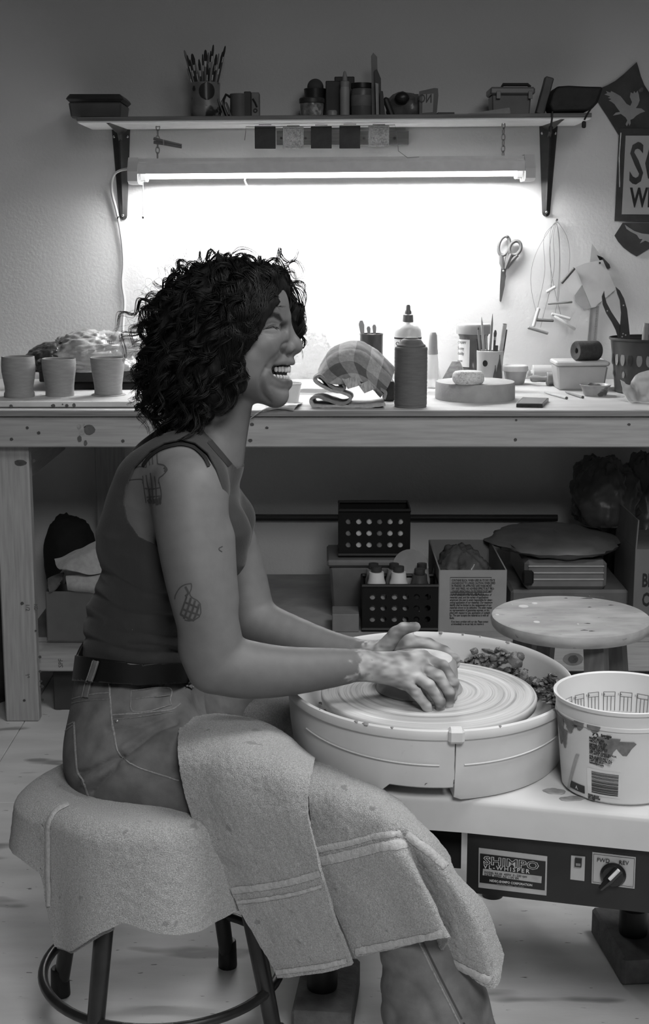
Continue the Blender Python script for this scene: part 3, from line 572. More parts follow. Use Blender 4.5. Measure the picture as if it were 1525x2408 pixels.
for txt, h, sz in (('CREAMY', 98, .011), ('Sunny', 84, .013), ('daddy', 72, .013), ('peanut', 56, .009)):
    lettering(txt, sz, Matrix.Translation(c + Vector((0, 0, h * s))) @ mrot @ frame((-.022, -rad - .0008, 0), *FRONT), M('black_print', 0.02), t, sx=.8)
# tool mug
c, s = stand(1149.5, 921, BZ, 31); t = thing('tool_mug', 'pale spotted clay mug holding pencils and tools', 'mug', c); MUG = c
mb = MB(); lz(mb, shell([(28, 0), (30, 2), (30.5, 20), (30.5, 60), (31.5, 86), (31.5, 92)], 2.5), c, s, 44); build('mug_body', mb, M('speckled_glaze', 0.48, 0.35, 0.08, 20, spots=[(0.2, 60, .7)]), t)
def on_cyl(c, r, ang, h): return Vector((c.x + r * math.sin(ang), c.y - r * math.cos(ang), c.z + h))
mb = MB(); a0 = R(-27); pts = [on_cyl(c, 31.8 * s, a0 + 6.0 / 30 * math.cos(q), 66 * s + 7.5 * s * math.sin(q)) for q in np.linspace(0, 6.283, 16, endpoint=False)]; mb.add(pts, [tuple(range(16))]); build('glaze_dot', mb, M('black_glaze', 0.02, 0.3), t)
for a1, h0, h1, w in ((18, 18, 62, 4.5), (40, 30, 86, 7), (30, 10, 50, 5), (52, 12, 60, 5)):
    mb = MB(); rows = [[on_cyl(c, 31.5 * s, R(a1) + (u * w * (0.7 + .5 * math.sin(v * 5))) / 30, (h0 + (h1 - h0) * v) * s) for u in (-1, -.5, 0, .5, 1)] for v in np.linspace(0, 1, 8)]; mb.grid(rows); build('glaze_drip', mb, M('grey_glaze', 0.09, 0.35, 0.3, 40), t)
tools = [(1120, 796, 1132, 880, .0028, m_darkw, 'thin dark wire tool at the near edge of the tool mug', None), (1124, 775, 1134, 890, .0032, m_midw, 'wooden brush handle leaning left in the tool mug', ('point', .008, .003, m_darkw)), (1133, 768, 1142, 890, .0042, m_palew, 'pale sharpened stick in the tool mug', ('point', .028, .0042, m_palew)), (1143, 790, 1147, 890, .0025, m_steel, 'slim steel needle tool in the tool mug', ('point', .01, .002, m_steel)),
         (1156, 762, 1146, 890, .0034, m_midw, 'tapered wooden skewer leaning right in the tool mug', ('point', .03, .0034, m_midw)), (1163, 792, 1155, 890, .0035, m_darkw, 'short dark brush in the tool mug', ('bristle', .02, .005, m_darkw)), (1166, 812, 1160, 890, .006, m_darkw, 'stubby black knife handle in the tool mug', None), (1186, 764, 1164, 892, .0062, M('bone_handle', .5, .5, .15, 40), 'thick pale handled knife leaning far right in the tool mug', ('flat', .004, .007, m_steel)), (1190, 775, 1170, 890, .003, m_darkw, 'dark slim blade beside the thick pale knife in the mug', None)]
for x1, y1, x0, y0, r, mt, lab, tip in tools:
    stick('clay_tool', W(x0, y0 + 22, MUG.y + random.uniform(-.008, .008)), W(x1, y1, MUG.y + random.uniform(-.012, .012)), r, mt, lab, 'tool', 'tools in the spotted mug', tip)
# lidded bowl
c, s = stand(1210, 906, BZ, 29); t = thing('lidded_bowl', 'small clear bowl with ribbed plastic lid beside the tool mug', 'bowl', c)
mb = MB(); lz(mb, [(0, 0), (19, 0), (22, 4), (26, 20), (28, 30)], c, s, 36); build('bowl_body', mb, M('cloudy_bowl', 0.30, 0.3, 0.15, 30), t)
mb = MB(); lz(mb, [(28, 30), (30.5, 31), (31, 35), (30, 37), (30.5, 40), (29, 43), (26, 44), (25, 42), (0, 42)], c, s, 36); build('bowl_lid', mb, M('bowl_lid', 0.55, 0.4, 0.05), t)
# rolling pins
for yy, pxs, pyc, rad, lab, nm, v in ((4.46, (1236, 1251, 1330), 872, 19, 'thick pale rolling pin at the wall behind the plastic container', 'pale', .42), (4.33, (1246, 1284, 1340), 892, 15.5, 'short rolling pin with turned handle beside the plastic container', 'mid', .24)):
    zc = BZ + rad * 4.4 / FPX + .001; h0 = WZ(pxs[0], pyc, zc) if False else W(pxs[0], pyc, yy); s = mpp(h0)
    t = thing('rolling_pin', lab, 'rolling pin', (h0.x, yy, BZ), 'rolling pins'); wm = wood('pin_wood_' + nm, v, 0, .15)
    x1, x2 = W(pxs[1], pyc, yy).x, W(pxs[2], pyc, yy).x; R90 = Matrix.Rotation(R(90), 3, 'Y')
    mb = MB(); mb.lathe([(0, 0), (rad * s * .9, 0), (rad * s, .002), (rad * s, x2 - x1 - .002), (rad * s * .9, x2 - x1), (0, x2 - x1)], (x1, yy, zc), 28, R90); build('barrel', mb, wm, t)
    for sgn, x0, ln in ((-1, x1, x1 - h0.x), (1, x2, 0.045)):
        mb = MB(); r2 = rad * s * .55; mb.lathe([(0, 0), (r2 * .75, .0), (r2 * .62, ln * .15), (r2 * .6, ln * .3), (r2, ln * .65), (r2 * .95, ln * .9), (r2 * .5, ln), (0, ln)], (x0, yy, zc), 18, Matrix.Rotation(R(90 * sgn), 3, 'Y')); build('handle', mb, wm, t)
# plastic container with lid
a, b = WZ(1313, 918, BZ), WZ(1418, 917, BZ); cx = (a.x + b.x) / 2; w = b.x - a.x; s = mpp(a); dp = .10; h = 58 * s
t = thing('food_container', 'clear lidded plastic container on the bench under the foam roll', 'container', (cx, a.y + dp / 2, BZ))
mb = MB(); mb.box((cx, a.y + dp / 2, BZ + h / 2), (w * 1.12, dp * 1.1, h), taper=.9, bevel=.006); build('container_body', mb, M('frosted_container', 0.42, 0.35, 0.06, 20), t)
mb = MB(); mb.box((cx, a.y + dp / 2, BZ + h + .006), (w * 1.18, dp * 1.18, .014), bevel=.004); build('container_lid', mb, M('container_lid', 0.5, 0.35, 0.05), t, smooth=False)
LIDZ = BZ + h + .013
# foam roll
e = W(1352, 827, a.y + .01); r = 23 * s; ax = Vector((1, .45, -.02)).normalized(); u = ax.cross(Vector((0, 0, 1))).normalized(); v2 = ax.cross(u); m3 = Matrix((u, v2, ax)).transposed(); e.z = LIDZ + r + .001
mb = MB(); mb.lathe([(r * .28, .004), (r * .9, 0), (r, .004), (r, .075), (r * .9, .079), (r * .28, .075)], e, 32, m3, close=True); build('foam_roll', mb, M('dark_foam', 0.045, 0.95, 0.2, 120, 0.5, 300), label='dark foam tube lying on the plastic container', cat='foam roll')
# colander bucket
c, s = stand(1527, 931, BZ, 84); t = thing('perforated_bucket', 'dark perforated plastic bucket at the end of the bench', 'bucket', c); CB = c
mb = MB(); lz(mb, shell([(80, 0), (84, 3), (90, 60), (98, 122), (102, 125), (102, 129)], 2), c, s, 64); cbody = build('bucket_body', mb, M('dark_bucket', 0.045, 0.3, 0.15, 20), t)
for k in range(26):
    ang = R(-90 + k * 14 + 4); rr = (90 + 7 * .3) * s
    for h, kk in ((82, 0), (46, 1)):
        if kk and k % 2: continue
        rr = (84 + 14 * h / 122 + .5) * s; mb = MB(); ww = 7 if not kk else 4.5; hh = 15 if not kk else 8
        pts = [on_cyl(c, rr + .0002, ang + ww * math.cos(q) / 92, (h + hh * math.sin(q)) * s) for q in np.linspace(0, 6.283, 14, endpoint=False)]; mb.add(pts, [tuple(range(14))]); build('slot', mb, M('slot_pale', 0.20, 0.4) if k % 3 else M('slot_dark', 0.012, 0.6), t, smooth=False)
# calipers and wooden handle standing in the bucket
yy = CB.y - 0.01
def flat_px(pts, d, th, dd=None): 
    P = [W(x, y, d) for x, y in pts]; k = len(P); vs = [p + Vector((0, dy, 0)) for dy in (-th / 2, th / 2) for p in P]
    return vs, [tuple(range(k)), tuple(range(2 * k - 1, k - 1, -1))] + [(i, (i + 1) % k, k + (i + 1) % k, k + i) for i in range(k)]
t = thing('calipers', 'dark curved clay calipers standing in the perforated bucket', 'calipers', W(1470, 840, yy))
A1 = [(1419, 684), (1414, 697), (1416, 716), (1425, 738), (1437, 757), (1447, 777), (1455, 803), (1466, 835), (1486, 836), (1478, 806), (1466, 780), (1452, 757), (1436, 733), (1425, 712), (1421, 697)]
A2 = [(1446, 674), (1456, 683), (1466, 702), (1473, 727), (1477, 762), (1480, 793), (1488, 836), (1462, 835), (1457, 800), (1457, 770), (1459, 735), (1456, 706), (1450, 690)]
for A, dd in ((A1, .004), (A2, -.004)):
    mb = MB(); mb.add(*flat_px(A, yy + dd, .006)); ca = build('arm', mb, M('caliper_steel', 0.05, 0.4, 0.2, 30, metal=.2), t, smooth=False)
    for (x, y) in (((1427, 731),) if dd > 0 else ((1465, 718), (1464, 785), (1470, 788), (1462, 792))):
        mb = MB(); p = W(x, y, yy + dd - .0034); mb.ball(p, .0024, 8, 5, (1, .4, 1)); build('rivet', mb, M('rivet_pale', .4, .4), ca)
mb = MB(); mb.tube([W(1512, 850, CB.y), W(1518, 768, CB.y), W(1519, 760, CB.y)], [.0095, .010, .008], 14); build('wooden_handle', mb, m_midw, label='round wooden tool handle standing in the perforated bucket', cat='handle')
# dish, sticks, phone, paper
c, s = stand(1398, 934, BZ, 33); t = thing('small_dish', 'shallow clear dish with dried clay before the perforated bucket', 'dish', c)
mb = MB(); lz(mb, shell([(24, 0), (27, 3), (33, 20), (36, 24), (37, 26)], 1.5), c, s, 36); build('dish_body', mb, M('dish_plastic', 0.34, 0.3, 0.25, 20, spots=[(0.12, 22, .58)]), t)
mb = MB(); lz(mb, [(0, 6), (26, 6), (28, 8.5), (14, 9.5), (0, 9)], c, s, 24); build('dried_clay', mb, M('dried_clay', 0.16, 0.9, 0.2, 60), t)
for (a0, b0, lab, mt) in (((1279, 922), (1331, 936), 'pale broken stick lying on the bench by the phone', m_palew), ((1328, 921), (1369, 934), 'dark broken stick lying in front of the container', m_midw)):
    p, q = WZ(*a0, BZ + .004), WZ(*b0, BZ + .004); t = thing('broken_stick', lab, 'stick', p); mb = MB(); mb.tube([p, p.lerp(q, .25), q], [.0012, .0038, .0042], 8); build('stick_body', mb, mt, t); mb = MB(); mb.tube([q, q + (q - p).normalized() * .002], .0043, 8); build('stick_end', mb, m_darkw, t)
P4 = [WZ(1213, 958, BZ), WZ(1275, 959, BZ), WZ(1289, 944, BZ), WZ(1228, 942, BZ)]; hh = .009
t = thing('phone', 'black smartphone lying face up near the bench edge', 'phone', sum(P4, Vector()) / 4)
mb = MB(); mb.prism([(-.001, 0)] * 0 + [((p - P4[0]).x, (p - P4[0]).y) for p in P4], hh, Matrix.Translation(P4[0] + Vector((0, 0, hh / 2 + .0008)))); build('phone_case', mb, M('phone_case', 0.018, 0.35), t, smooth=False)
cc = sum(P4, Vector()) / 4; mb = MB(); mb.prism([((p - cc).x * .92, (p - cc).y * .92) for p in P4], .0006, Matrix.Translation(cc + Vector((0, 0, hh + .0012)))); build('phone_screen', mb, M('phone_screen', 0.03, 0.12), t, smooth=False)
for u in (.22, .45, .5, .55, .8):
    p = P4[0].lerp(P4[1], u) + Vector((0, -.0006, hh / 2)); mb = MB(); mb.box(p, (.004, .001, .0026)); build('port', mb, M('port_black', 0.004, .5), t, smooth=False)
G = [[(1456, 893), (1480, 905), (1497, 880), (1535, 868)], [(1462, 915), (1484, 912), (1500, 905), (1540, 900)], [(1474, 940), (1492, 938), (1512, 932), (1545, 928)], [(1482, 948), (1500, 948), (1520, 944), (1552, 941)]]
dd = [[.0, .02, -.012, .0], [.0, .018, -.015, 0], [0, .012, -.012, 0], [0, .0, -.004, .0]]
base_d = WZ(1490, 948, BZ).y; GG = [[W(x, y, base_d + .005 + dd[i][j]) for j, (x, y) in enumerate(r)] for i, r in enumerate(G)]
sheet('folded_paper', catmull_grid(GG, 30, 34), .0016, M('kraft_paper', 0.5, 0.7, 0.12, 30), noise=.010, nscale=70, label='crumpled pale paper standing at the bench corner', cat='paper')
# ================================================================== THINGS ON THE WALL
WD = WALLY - 0.006
m_grip = M('scissor_grip', 0.13, 0.5, 0.1, 40)
t = thing('scissors', 'grey handled scissors hanging on the wall', 'scissors', W(1190, 710, WD))
def loop_px(cx, cy, rx, ry, rot, d, r, n=28, egg=0.0):
    P = []
    for q in np.linspace(0, 2 * math.pi, n, endpoint=False):
        x, y = rx * math.cos(q) * (1 + egg * math.sin(q)), ry * math.sin(q); P.append(W(cx + x * math.cos(rot) - y * math.sin(rot), cy + x * math.sin(rot) + y * math.cos(rot), d))
    return P
mb = MB(); mb.tube(loop_px(1184.5, 578, 12.5, 23, R(14), WD - .006, 0), .0052, 8, closed=True); mb.tube([W(1178, 600, WD - .006), W(1179, 618, WD - .006), W(1184, 632, WD - .004)], [.006, .008, .006], 8); mb.tube([W(1197, 583, WD - .006), W(1192, 605, WD - .006), W(1188, 628, WD - .004)], [.005, .006, .005], 8); build('long_grip', mb, m_grip, t)
mb = MB(); mb.tube(loop_px(1210.5, 583, 13, 17, R(24), WD - .008, 0), .0056, 8, closed=True); mb.tube([W(1201, 597, WD - .008), W(1194, 612, WD - .007), W(1187, 632, WD - .005)], [.007, .009, .006], 8); mb.tube([W(1216, 599, WD - .008), W(1203, 612, WD - .007), W(1191, 630, WD - .005)], [.006, .007, .005], 8); build('short_grip', mb, m_grip, t)
for pts, dy in (([(1178, 626), (1187, 634), (1189, 650), (1183, 680), (1177, 711), (1174, 708), (1175, 670), (1177, 640)], 0), ([(1180, 628), (1190, 630), (1188, 645), (1186, 672), (1178, 709), (1176, 700), (1180, 660)], -.0025)):
    mb = MB(); mb.add(*flat_px(pts, WD - .001 + dy, .002)); build('blade', mb, M('scissor_blade', 0.22, 0.3, 0.1, 30, metal=.8), t, smooth=False)
mb = MB(); mb.ball(W(1183.5, 637, WD - .006), .004, 10, 6, (1, .6, 1)); build('pivot', mb, m_steel, t)
def nail(px, py, label, d=WALLY):
    p = W(px, py, d); mb = MB(); mb.tube([p + Vector((0, .004, 0)), p + Vector((0, -.022, .004))], .0014, 6); mb.ball(p + Vector((0, -.023, .004)), .0035, 8, 5, (1, .4, 1)); return build('nail', mb, M('nail_dark', 0.03, .5), label=label, cat='nail')
nail(1191, 560, 'dark nail through the scissors handle'); nail(1306, 520, 'dark nail from which wire cutters hang'); nail(1406, 621, 'dark nail through the plastic scraper')
# wire cutters: each a wire with two toggles
m_cw = M('cutter_wire', 0.28, 0.4, metal=.6)
def cutter(label, wire_pts, togs, d):
    t = thing('wire_cutter', label, 'wire cutter', W(1306, 530, d), 'clay wire cutters on the nail')
    mb = MB(); mb.tube(cr([W(x, y, d) for x, y in wire_pts], 40), .0007, 5); build('wire', mb, m_cw, t)
    for (x0, y0, x1, y1, r, mt) in togs:
        mb = MB(); a, b = W(x0, y0, d - .014), W(x1, y1, d - .020); mb.tube([a, a.lerp(b, .03), a.lerp(b, .97), b], [r * .6, r, r, r * .6], 10); build('toggle', mb, mt, t)
m_ptog = M('pale_toggle', .6, .5, .08); m_gtog = M('grey_toggle', .10, .5, .15)
cutter('wire cutter with one dark and one white toggle high on the wall', [(1335, 654), (1339, 600), (1333, 560), (1318, 532), (1306, 524), (1293, 548), (1294, 620), (1296, 680)], [(1319, 666, 1350, 630, .0052, m_gtog), (1284, 687, 1306, 674, .0050, m_ptog)], WD - .002)
cutter('wire cutter with a straight grey toggle and a white toggle', [(1312, 712), (1316, 640), (1314, 560), (1307, 526), (1298, 545), (1291, 600), (1301, 670), (1318, 742)], [(1287, 714, 1345, 710, .0040, M('mid_toggle', .2, .5)), (1296, 738, 1341, 750, .0052, m_ptog)], WD - .005)
cutter('wire cutter with tapered bone toggles hanging lower', [(1303, 746), (1310, 700), (1315, 600), (1309, 528), (1303, 527), (1278, 560), (1280, 640), (1262, 730)], [(1302, 743, 1352, 775, .0048, m_ptog), (1266, 724, 1253, 768, .0055, m_ptog)], WD - .008)
cutter('wire cutter with two dark toggles at the lowest end', [(1265, 752), (1250, 690), (1248, 640), (1262, 590), (1292, 540), (1306, 524), (1300, 560), (1301, 640), (1270, 770)], [(1254, 752, 1301, 754, .0050, m_gtog), (1240, 770, 1288, 784, .0050, M('mid_toggle', .2, .5))], WD - .011)
# scraper card, triangles, ruler
def flat(name, pts, d, th, mat, label, cat, **k):
    mb = MB(); mb.add(*flat_px(pts, d, th)); return build(name, mb, mat, smooth=False, label=label, cat=cat, **k)
flat('plastic_scraper', [(1352, 628), (1374, 619), (1416, 611), (1447, 680), (1404, 716), (1400, 722), (1390, 724)], WD - .012, .0025, M('ivory_plastic', .55, .45, .06), 'white plastic scraper card hanging on a nail', 'scraper')
flat('set_square', [(1391, 573), (1414, 604), (1420, 619), (1386, 618)], WD - .004, .002, M('clear_square', .55, .25, .1, 30, alpha=.55), 'clear triangular set square behind the plastic scraper', 'set square')
flat('clear_triangle', [(1368, 670), (1388, 720), (1394, 724), (1371, 727), (1352, 708), (1350, 695)], WD - .006, .002, M('clear_tri', .5, .25, .1, 30, alpha=.5), 'small clear plastic triangle hanging below the scraper card', 'triangle')
flat('dark_clip', [(1402, 600), (1416, 605), (1432, 622), (1434, 630), (1427, 632), (1412, 618)], WD - .002, .006, M('dark_clip', .04, .5), 'dark curved clip behind the scraper card', 'clip')
rl = flat('ruler', [(1390, 722), (1408, 719), (1400, 824), (1381, 824)], WD - .001, .003, M('ruler_wood', .38, .5, .1, 20), 'wooden ruler hanging on the wall beside the calipers', 'ruler')
for k in range(26):
    p = W(1403 - k * .3, 722 + k * 3.8, WD - .003); mb = MB(); mb.box(p, (.008 if k % 4 == 0 else .005, .0006, .0007)); build('tick', mb, MATS['black_print'], rl, smooth=False)
flat_line = MB(); flat_line.add(*flat_px([(1388, 722), (1390.5, 722), (1382, 824), (1379.5, 824)], WD - .0035, .002)); build('steel_edge', flat_line, m_steel, rl, smooth=False)
# poster and pennants
m_pen = M('pennant_print', .055, .7, .5, 9, spots=[(.15, 14, .62)]); m_bird = M('bird_print', .32, .7, .08, 30)
def poly_thing(name, pts, d, th, mat, label, cat): return flat(name, pts, d, th, mat, label, cat)
up = poly_thing('bird_pennant', [(1496, 146), (1483, 158), (1466, 174), (1446, 190), (1428, 200), (1414, 206), (1403, 228), (1402, 236), (1428, 276), (1454, 318), (1464, 330), (1640, 330), (1680, 240), (1620, 210), (1560, 190), (1530, 225), (1514, 200), (1506, 180), (1500, 158)], WALLY - .004, .003, m_pen, 'dark pennant printed with a pale flying bird above the poster', 'pennant')
mb = MB(); mb.add(*flat_px([(1420, 222), (1427, 219), (1424, 214), (1434, 218), (1436, 214), (1446, 219), (1458, 226), (1466, 236), (1472, 244), (1481, 249), (1485, 240), (1480, 228), (1482, 217), (1488, 220), (1490, 214), (1494, 219), (1498, 213), (1501, 222), (1503, 236), (1499, 247), (1494, 254), (1507, 255), (1516, 262), (1505, 266), (1495, 272), (1488, 279), (1481, 282), (1482, 290), (1479, 296), (1477, 289), (1473, 297), (1470, 292), (1474, 283), (1470, 276), (1459, 268), (1440, 272), (1447, 265), (1457, 263), (1450, 254), (1444, 245), (1436, 239), (1430, 236), (1437, 233), (1428, 230), (1434, 227)], WALLY - .0062, .0012)); build('bird_print', mb, m_bird, up, smooth=False)
lo = poly_thing('bird_pennant', [(1463, 524), (1444, 554), (1453, 569), (1466, 583), (1482, 595), (1496, 603), (1525, 585), (1560, 560), (1600, 524)], WALLY - .004, .003, m_pen, 'dark pennant with a gliding pale bird below the poster', 'pennant'); 
mb = MB(); mb.add(*flat_px([(1468, 528), (1476, 534), (1490, 543), (1508, 549), (1525, 551), (1560, 540), (1562, 548), (1532, 560), (1526, 570), (1516, 566), (1504, 572), (1510, 562), (1503, 562), (1496, 552), (1482, 545), (1472, 538)], WALLY - .0062, .0012)); build('bird_print', mb, m_bird, lo, smooth=False)
po = thing('poster', 'sleeved poster with big block lettering on the wall', 'poster', W(1540, 520, WALLY - .006))
mb = MB(); mb.add(*flat_px([(1455, 302), (1650, 302), (1650, 523), (1444, 520)], WALLY - .007, .002)); build('poster_sleeve', mb, M('sleeve_dark', .06, .25, .2, 20, .3, 40), po, smooth=False)
mb = MB(); mb.add(*flat_px([(1470, 319), (1640, 319), (1640, 505), (1461, 504)], WALLY - .0095, .0016)); build('poster_sheet', mb, M('poster_paper', .42, .35, .06, 12), po, smooth=False)
s = mpp(W(1500, 400, WALLY)); m_let = M('poster_ink', .035, .6, .6, 18)
lettering('SO', 134 * s, frame(W(1476, 431, WALLY - .0112), (1, 0, 0), (0, 0, 1)), m_let, po, bold=.0022, sx=.58)
lettering('WE', 62 * s, frame(W(1480, 486, WALLY - .0112), (1, 0, 0), (0, 0, 1)), M('poster_ink_black', .012, .6, .3, 30), po, bold=.0022, sx=.62)
mb = MB(); mb.tube([W(1459, 312, WALLY - .0095), W(1455, 370, WALLY - .0095), W(1456, 440, WALLY - .0095)], .0016, 6); build('sleeve_edge', mb, M('shiny_edge', .7, .1, .3, 40), po)
# ================================================================== THINGS ON THE WALL SHELF
SY = 4.40
m_lunch = M('smoky_plastic', 0.06, 0.3, 0.3, 12, alpha=1.0)
def on_shelf(px): x = W(px, 275, SY).x; return Vector((x, SY, shz(x)))
def srise(px, py, d=None):               # height above the shelf top of pixel row py
    p = W(px, py, d or SY); return p.z - shz(p.x)
SS = mpp(W(760, 250, SY))
def sbox(mb, x0, x1, ytop, d0=SY, dp=.08, taper=1.0, bevel=.002, rot=None, ybot=None):
    a, b = W(x0, ytop, d0), W(x1, ytop, d0); zb = shz((a.x + b.x) / 2) if ybot is None else W(x0, ybot, d0).z
    return mb.box(((a.x + b.x) / 2, d0 + dp / 2, (zb + a.z) / 2), (b.x - a.x, dp, a.z - zb), taper=taper, bevel=bevel, rot=rot)
def slathe(px, prof, d=None):
    p = on_shelf(px); mb = MB(); lz(mb, prof, p if d is None else Vector((W(px, 275, d).x, d, p.z)), SS, 32); return mb, p
# lidded lunch box at the left end
p = on_shelf(220); t = thing('lunch_box', 'dark lidded plastic box at the free end of the shelf', 'box', p)
mb = MB(); zb = shz(W(222, 270, 4.31).x); a, b = W(157, 238, 4.31), W(287, 238, 4.31)
mb.box(((a.x + b.x) / 2, 4.40, (zb + a.z) / 2), (b.x - a.x - .006, .17, a.z - zb), taper=.94, bevel=.006); build('box_body', mb, M('smoky_box', .10, .35, .2, 12), t, smooth=False)
mb = MB(); mb.box(((a.x + b.x) / 2, 4.40, a.z + .010), (b.x - a.x, .18, .022), taper=1.04, bevel=.008); build('box_lid', mb, M('box_lid_dark', .045, .4, .2, 20), t, smooth=False)
# vase with brushes
mb, p = slathe(484, [(0, 0), (26, 0), (34, 6), (37, 16), (36, 30), (33.5, 42), (33.5, 68), (35, 80), (34, 82), (31, 80), (30, 42), (0, 10)]); t = thing('brush_vase', 'patterned glazed vase crowded with paint brushes on the shelf', 'vase', p); VASE = p
build('vase_body', mb, M('vase_glaze', .24, .35, .35, 14, spots=[(.02, 22, .60), (.04, 14, .60)]), t)
mb = MB(); rows = [[on_cyl(p, (34.6 + .5) * SS, R(10) + u * .55 * math.sqrt(max(0, 1 - v * v)), (62 + v * 20) * SS) for u in np.linspace(-1, 1, 9)] for v in np.linspace(-.98, .98, 9)]; mb.grid(rows); build('glaze_patch', mb, M('vase_patch', .035, .25), t)
br = [(440, 118, .004), (446, 130, .003), (452, 140, .003), (456, 127, .006), (463, 148, .003), (470, 140, .004), (477, 128, .003), (483, 118, .0055), (489, 124, .0035), (494, 120, .003), (499, 106, .0035), (505, 128, .004), (510, 126, .003), (515, 136, .003), (518, 122, .0035), (524, 108, .0035), (448, 160, .003), (466, 160, .003), (500, 150, .003), (487, 150, .003)]
bl = ['tallest slim', 'narrow', 'dark handled', 'broad flat', 'short', 'pale ferruled', 'pointed', 'wide black', 'straight', 'thin upright', 'tall central', 'rounded', 'middle sized', 'leaning', 'dark tipped', 'tallest leaning', 'low outer', 'low dark', 'low pale', 'low central']
for k, (x, y, r) in enumerate(br):
    bx = VASE.x + (x - 484) * SS * .28; yy = SY + random.uniform(-.02, .02)
    b = W(x, y + 26, yy); where = ('at the outer side of' if x < 455 else 'near the outer side of' if x < 475 else 'in the middle of' if x < 500 else 'near the inner side of' if x < 515 else 'at the inner side of')
    stick('paint_brush', Vector((bx, yy, VASE.z + .02)), b, r * .8, (m_darkw, m_midw, M('black_handle', .015, .4))[k % 3], f'{bl[k]} paint brush {where} the patterned vase', 'brush', 'brushes in the vase', ('bristle', 26 * SS, r, M('brush_hair_dark', .03, .8) if k % 4 else M('brush_hair_grey', .2, .8)), n=6)
# small leaning tiles, mug, printed box
for k, x in enumerate((513, 521, 530)):
    p0 = on_shelf(x + 12); mb = MB(); h = (48 - k * 4) * SS; mb.box(p0 + Vector((-.004, 0, h / 2 * .95)), (.005, .05, h), rot=Matrix.Rotation(R(-20), 3, 'Y'), bevel=.001)
    build('test_tile', mb, M('test_tile', .12, .5, .2, 40), smooth=False, label=('dark test tile leaning on the patterned vase', 'middle one of three test tiles leaning by the vase', 'test tile leaning nearest the handled mug')[k], cat='tile', group='test tiles beside the vase')
mb, p = slathe(562, shell([(20, 0), (21, 3), (21, 54), (21.5, 56)], 2)); t = thing('mug', 'grey mug with a round handle on the shelf', 'mug', p); build('mug_body', mb, M('mug_grey', .16, .4, .1, 20), t)
mb = MB(); mb.tube([p + Vector((-20 * SS, -.004, 50 * SS)), p + Vector((-30 * SS, -.004, 56 * SS)), p + Vector((-36 * SS, -.004, 44 * SS)), p + Vector((-37 * SS, -.004, 26 * SS)), p + Vector((-31 * SS, -.004, 8 * SS)), p + Vector((-20 * SS, -.004, 8 * SS))], .0062, 8, flat=.7); build('handle', mb, M('mug_handle_dark', .03, .4), t)
t = thing('printed_box', 'small printed carton standing beside the mug on the shelf', 'carton', on_shelf(590)); mb = MB(); sbox(mb, 573, 590, 215, SY - .02, .06); build('dark_side', mb, M('carton_dark', .04, .5), t, smooth=False)
mb = MB(); sbox(mb, 590, 609, 217, SY - .018, .06); build('printed_side', mb, M('carton_print', .2, .5, .2, 25), t, smooth=False)
mb = MB(); mb.tube([W(594, 232, SY - .019), W(600, 242, SY - .019), W(604, 252, SY - .019)], .003, 6); mb.tube(loop_px(600, 260, 4, 4, 0, SY - .019, 0, 12), .0018, 6, closed=True); build('print', mb, M('carton_ink', .03, .5), t)
# jars, cup with ball, dark cartons, glue bottle
mb, p = slathe(733, [(0, 0), (23, 0), (26, 3), (28, 26), (28, 34), (0, 34)]); t = thing('screw_jar', 'short clear jar of white pieces with a dark lid', 'jar', p); p.y -= .02; build('jar_body', mb, M('jar_of_bits', .22, .25, .5, 60, spots=[(.5, 35, .58)]), t)
mb, _ = slathe(733, [(29, 34), (30, 35), (30, 44), (28, 46), (0, 46)]); build('jar_lid', mb, M('lid_dark', .05, .4, .4, 40), t)
mb, p = slathe(740, shell([(22, 0), (24, 40), (26, 72)], 2), SY + .075); t = thing('dark_beaker', 'dark plastic beaker behind the short clear jar', 'beaker', p + Vector((0, .075, 0))); build('beaker_body', mb, M('beaker', .03, .4), t)
q = W(741, 205, SY + .075); mb = MB(); mb.ball(q, 19.5 * SS, 24, 16); build('sponge_ball', mb, M('ball_grey', .08, .8), label='dark round ball sitting in the dark beaker', cat='ball')
mb = MB(); sbox(mb, 765, 800, 190, SY + .03, .05); o = build('dark_carton', mb, M('black_carton', .02, .5, .4, 20), smooth=False, label='tall dark carton behind the glue bottle', cat='carton')
mb = MB(); sbox(mb, 786, 833, 180, SY + .085, .03); build('dark_carton', mb, MATS['black_carton'], smooth=False, label='taller dark card pack behind the dark carton', cat='carton')
mb, p = slathe(780, [(0, 0), (11, 0), (12, 12), (10, 16), (0, 16)]); mb.v = [(x, y - .035, z) for x, y, z in mb.v]; build('small_pot', mb, M('small_pot', .3, .4, .3, 50), label='tiny pale pot in front of the dark carton', cat='pot')
mb, p = slathe(810, [(0, 0), (11, 0), (11.5, 2), (11.5, 62), (10.5, 70)]); t = thing('glue_bottle', 'slim white glue bottle with pointed cap on the shelf', 'bottle', p); build('bottle_body', mb, M('glue_white', .36, .45, .05), t)
mb, _ = slathe(810, [(10.8, 70), (11, 71), (10.8, 82), (6, 84), (5.5, 92), (3, 104), (0, 106)]); build('cap', mb, M('glue_cap', .28, .5), t)
mb, p = slathe(850, [(0, 0), (23, 0), (25, 4), (25, 60), (23, 66)]); p.y += .02; t = thing('label_jar', 'squat labelled jar with black lid beside the glue bottle', 'jar', p); build('jar_body', mb, M('label_jar', .12, .35, .1), t)
mb, _ = slathe(850, [(24, 66), (25.5, 67), (25.5, 78), (0, 79)]); build('jar_lid', mb, M('lid_black', .015, .4), t)
mb, _ = slathe(850, [(25.3, 26), (25.6, 26.5), (25.6, 50), (25.3, 50.5)]); build('jar_label', mb, M('jar_label_grey', .18, .6, .12, 40), t)
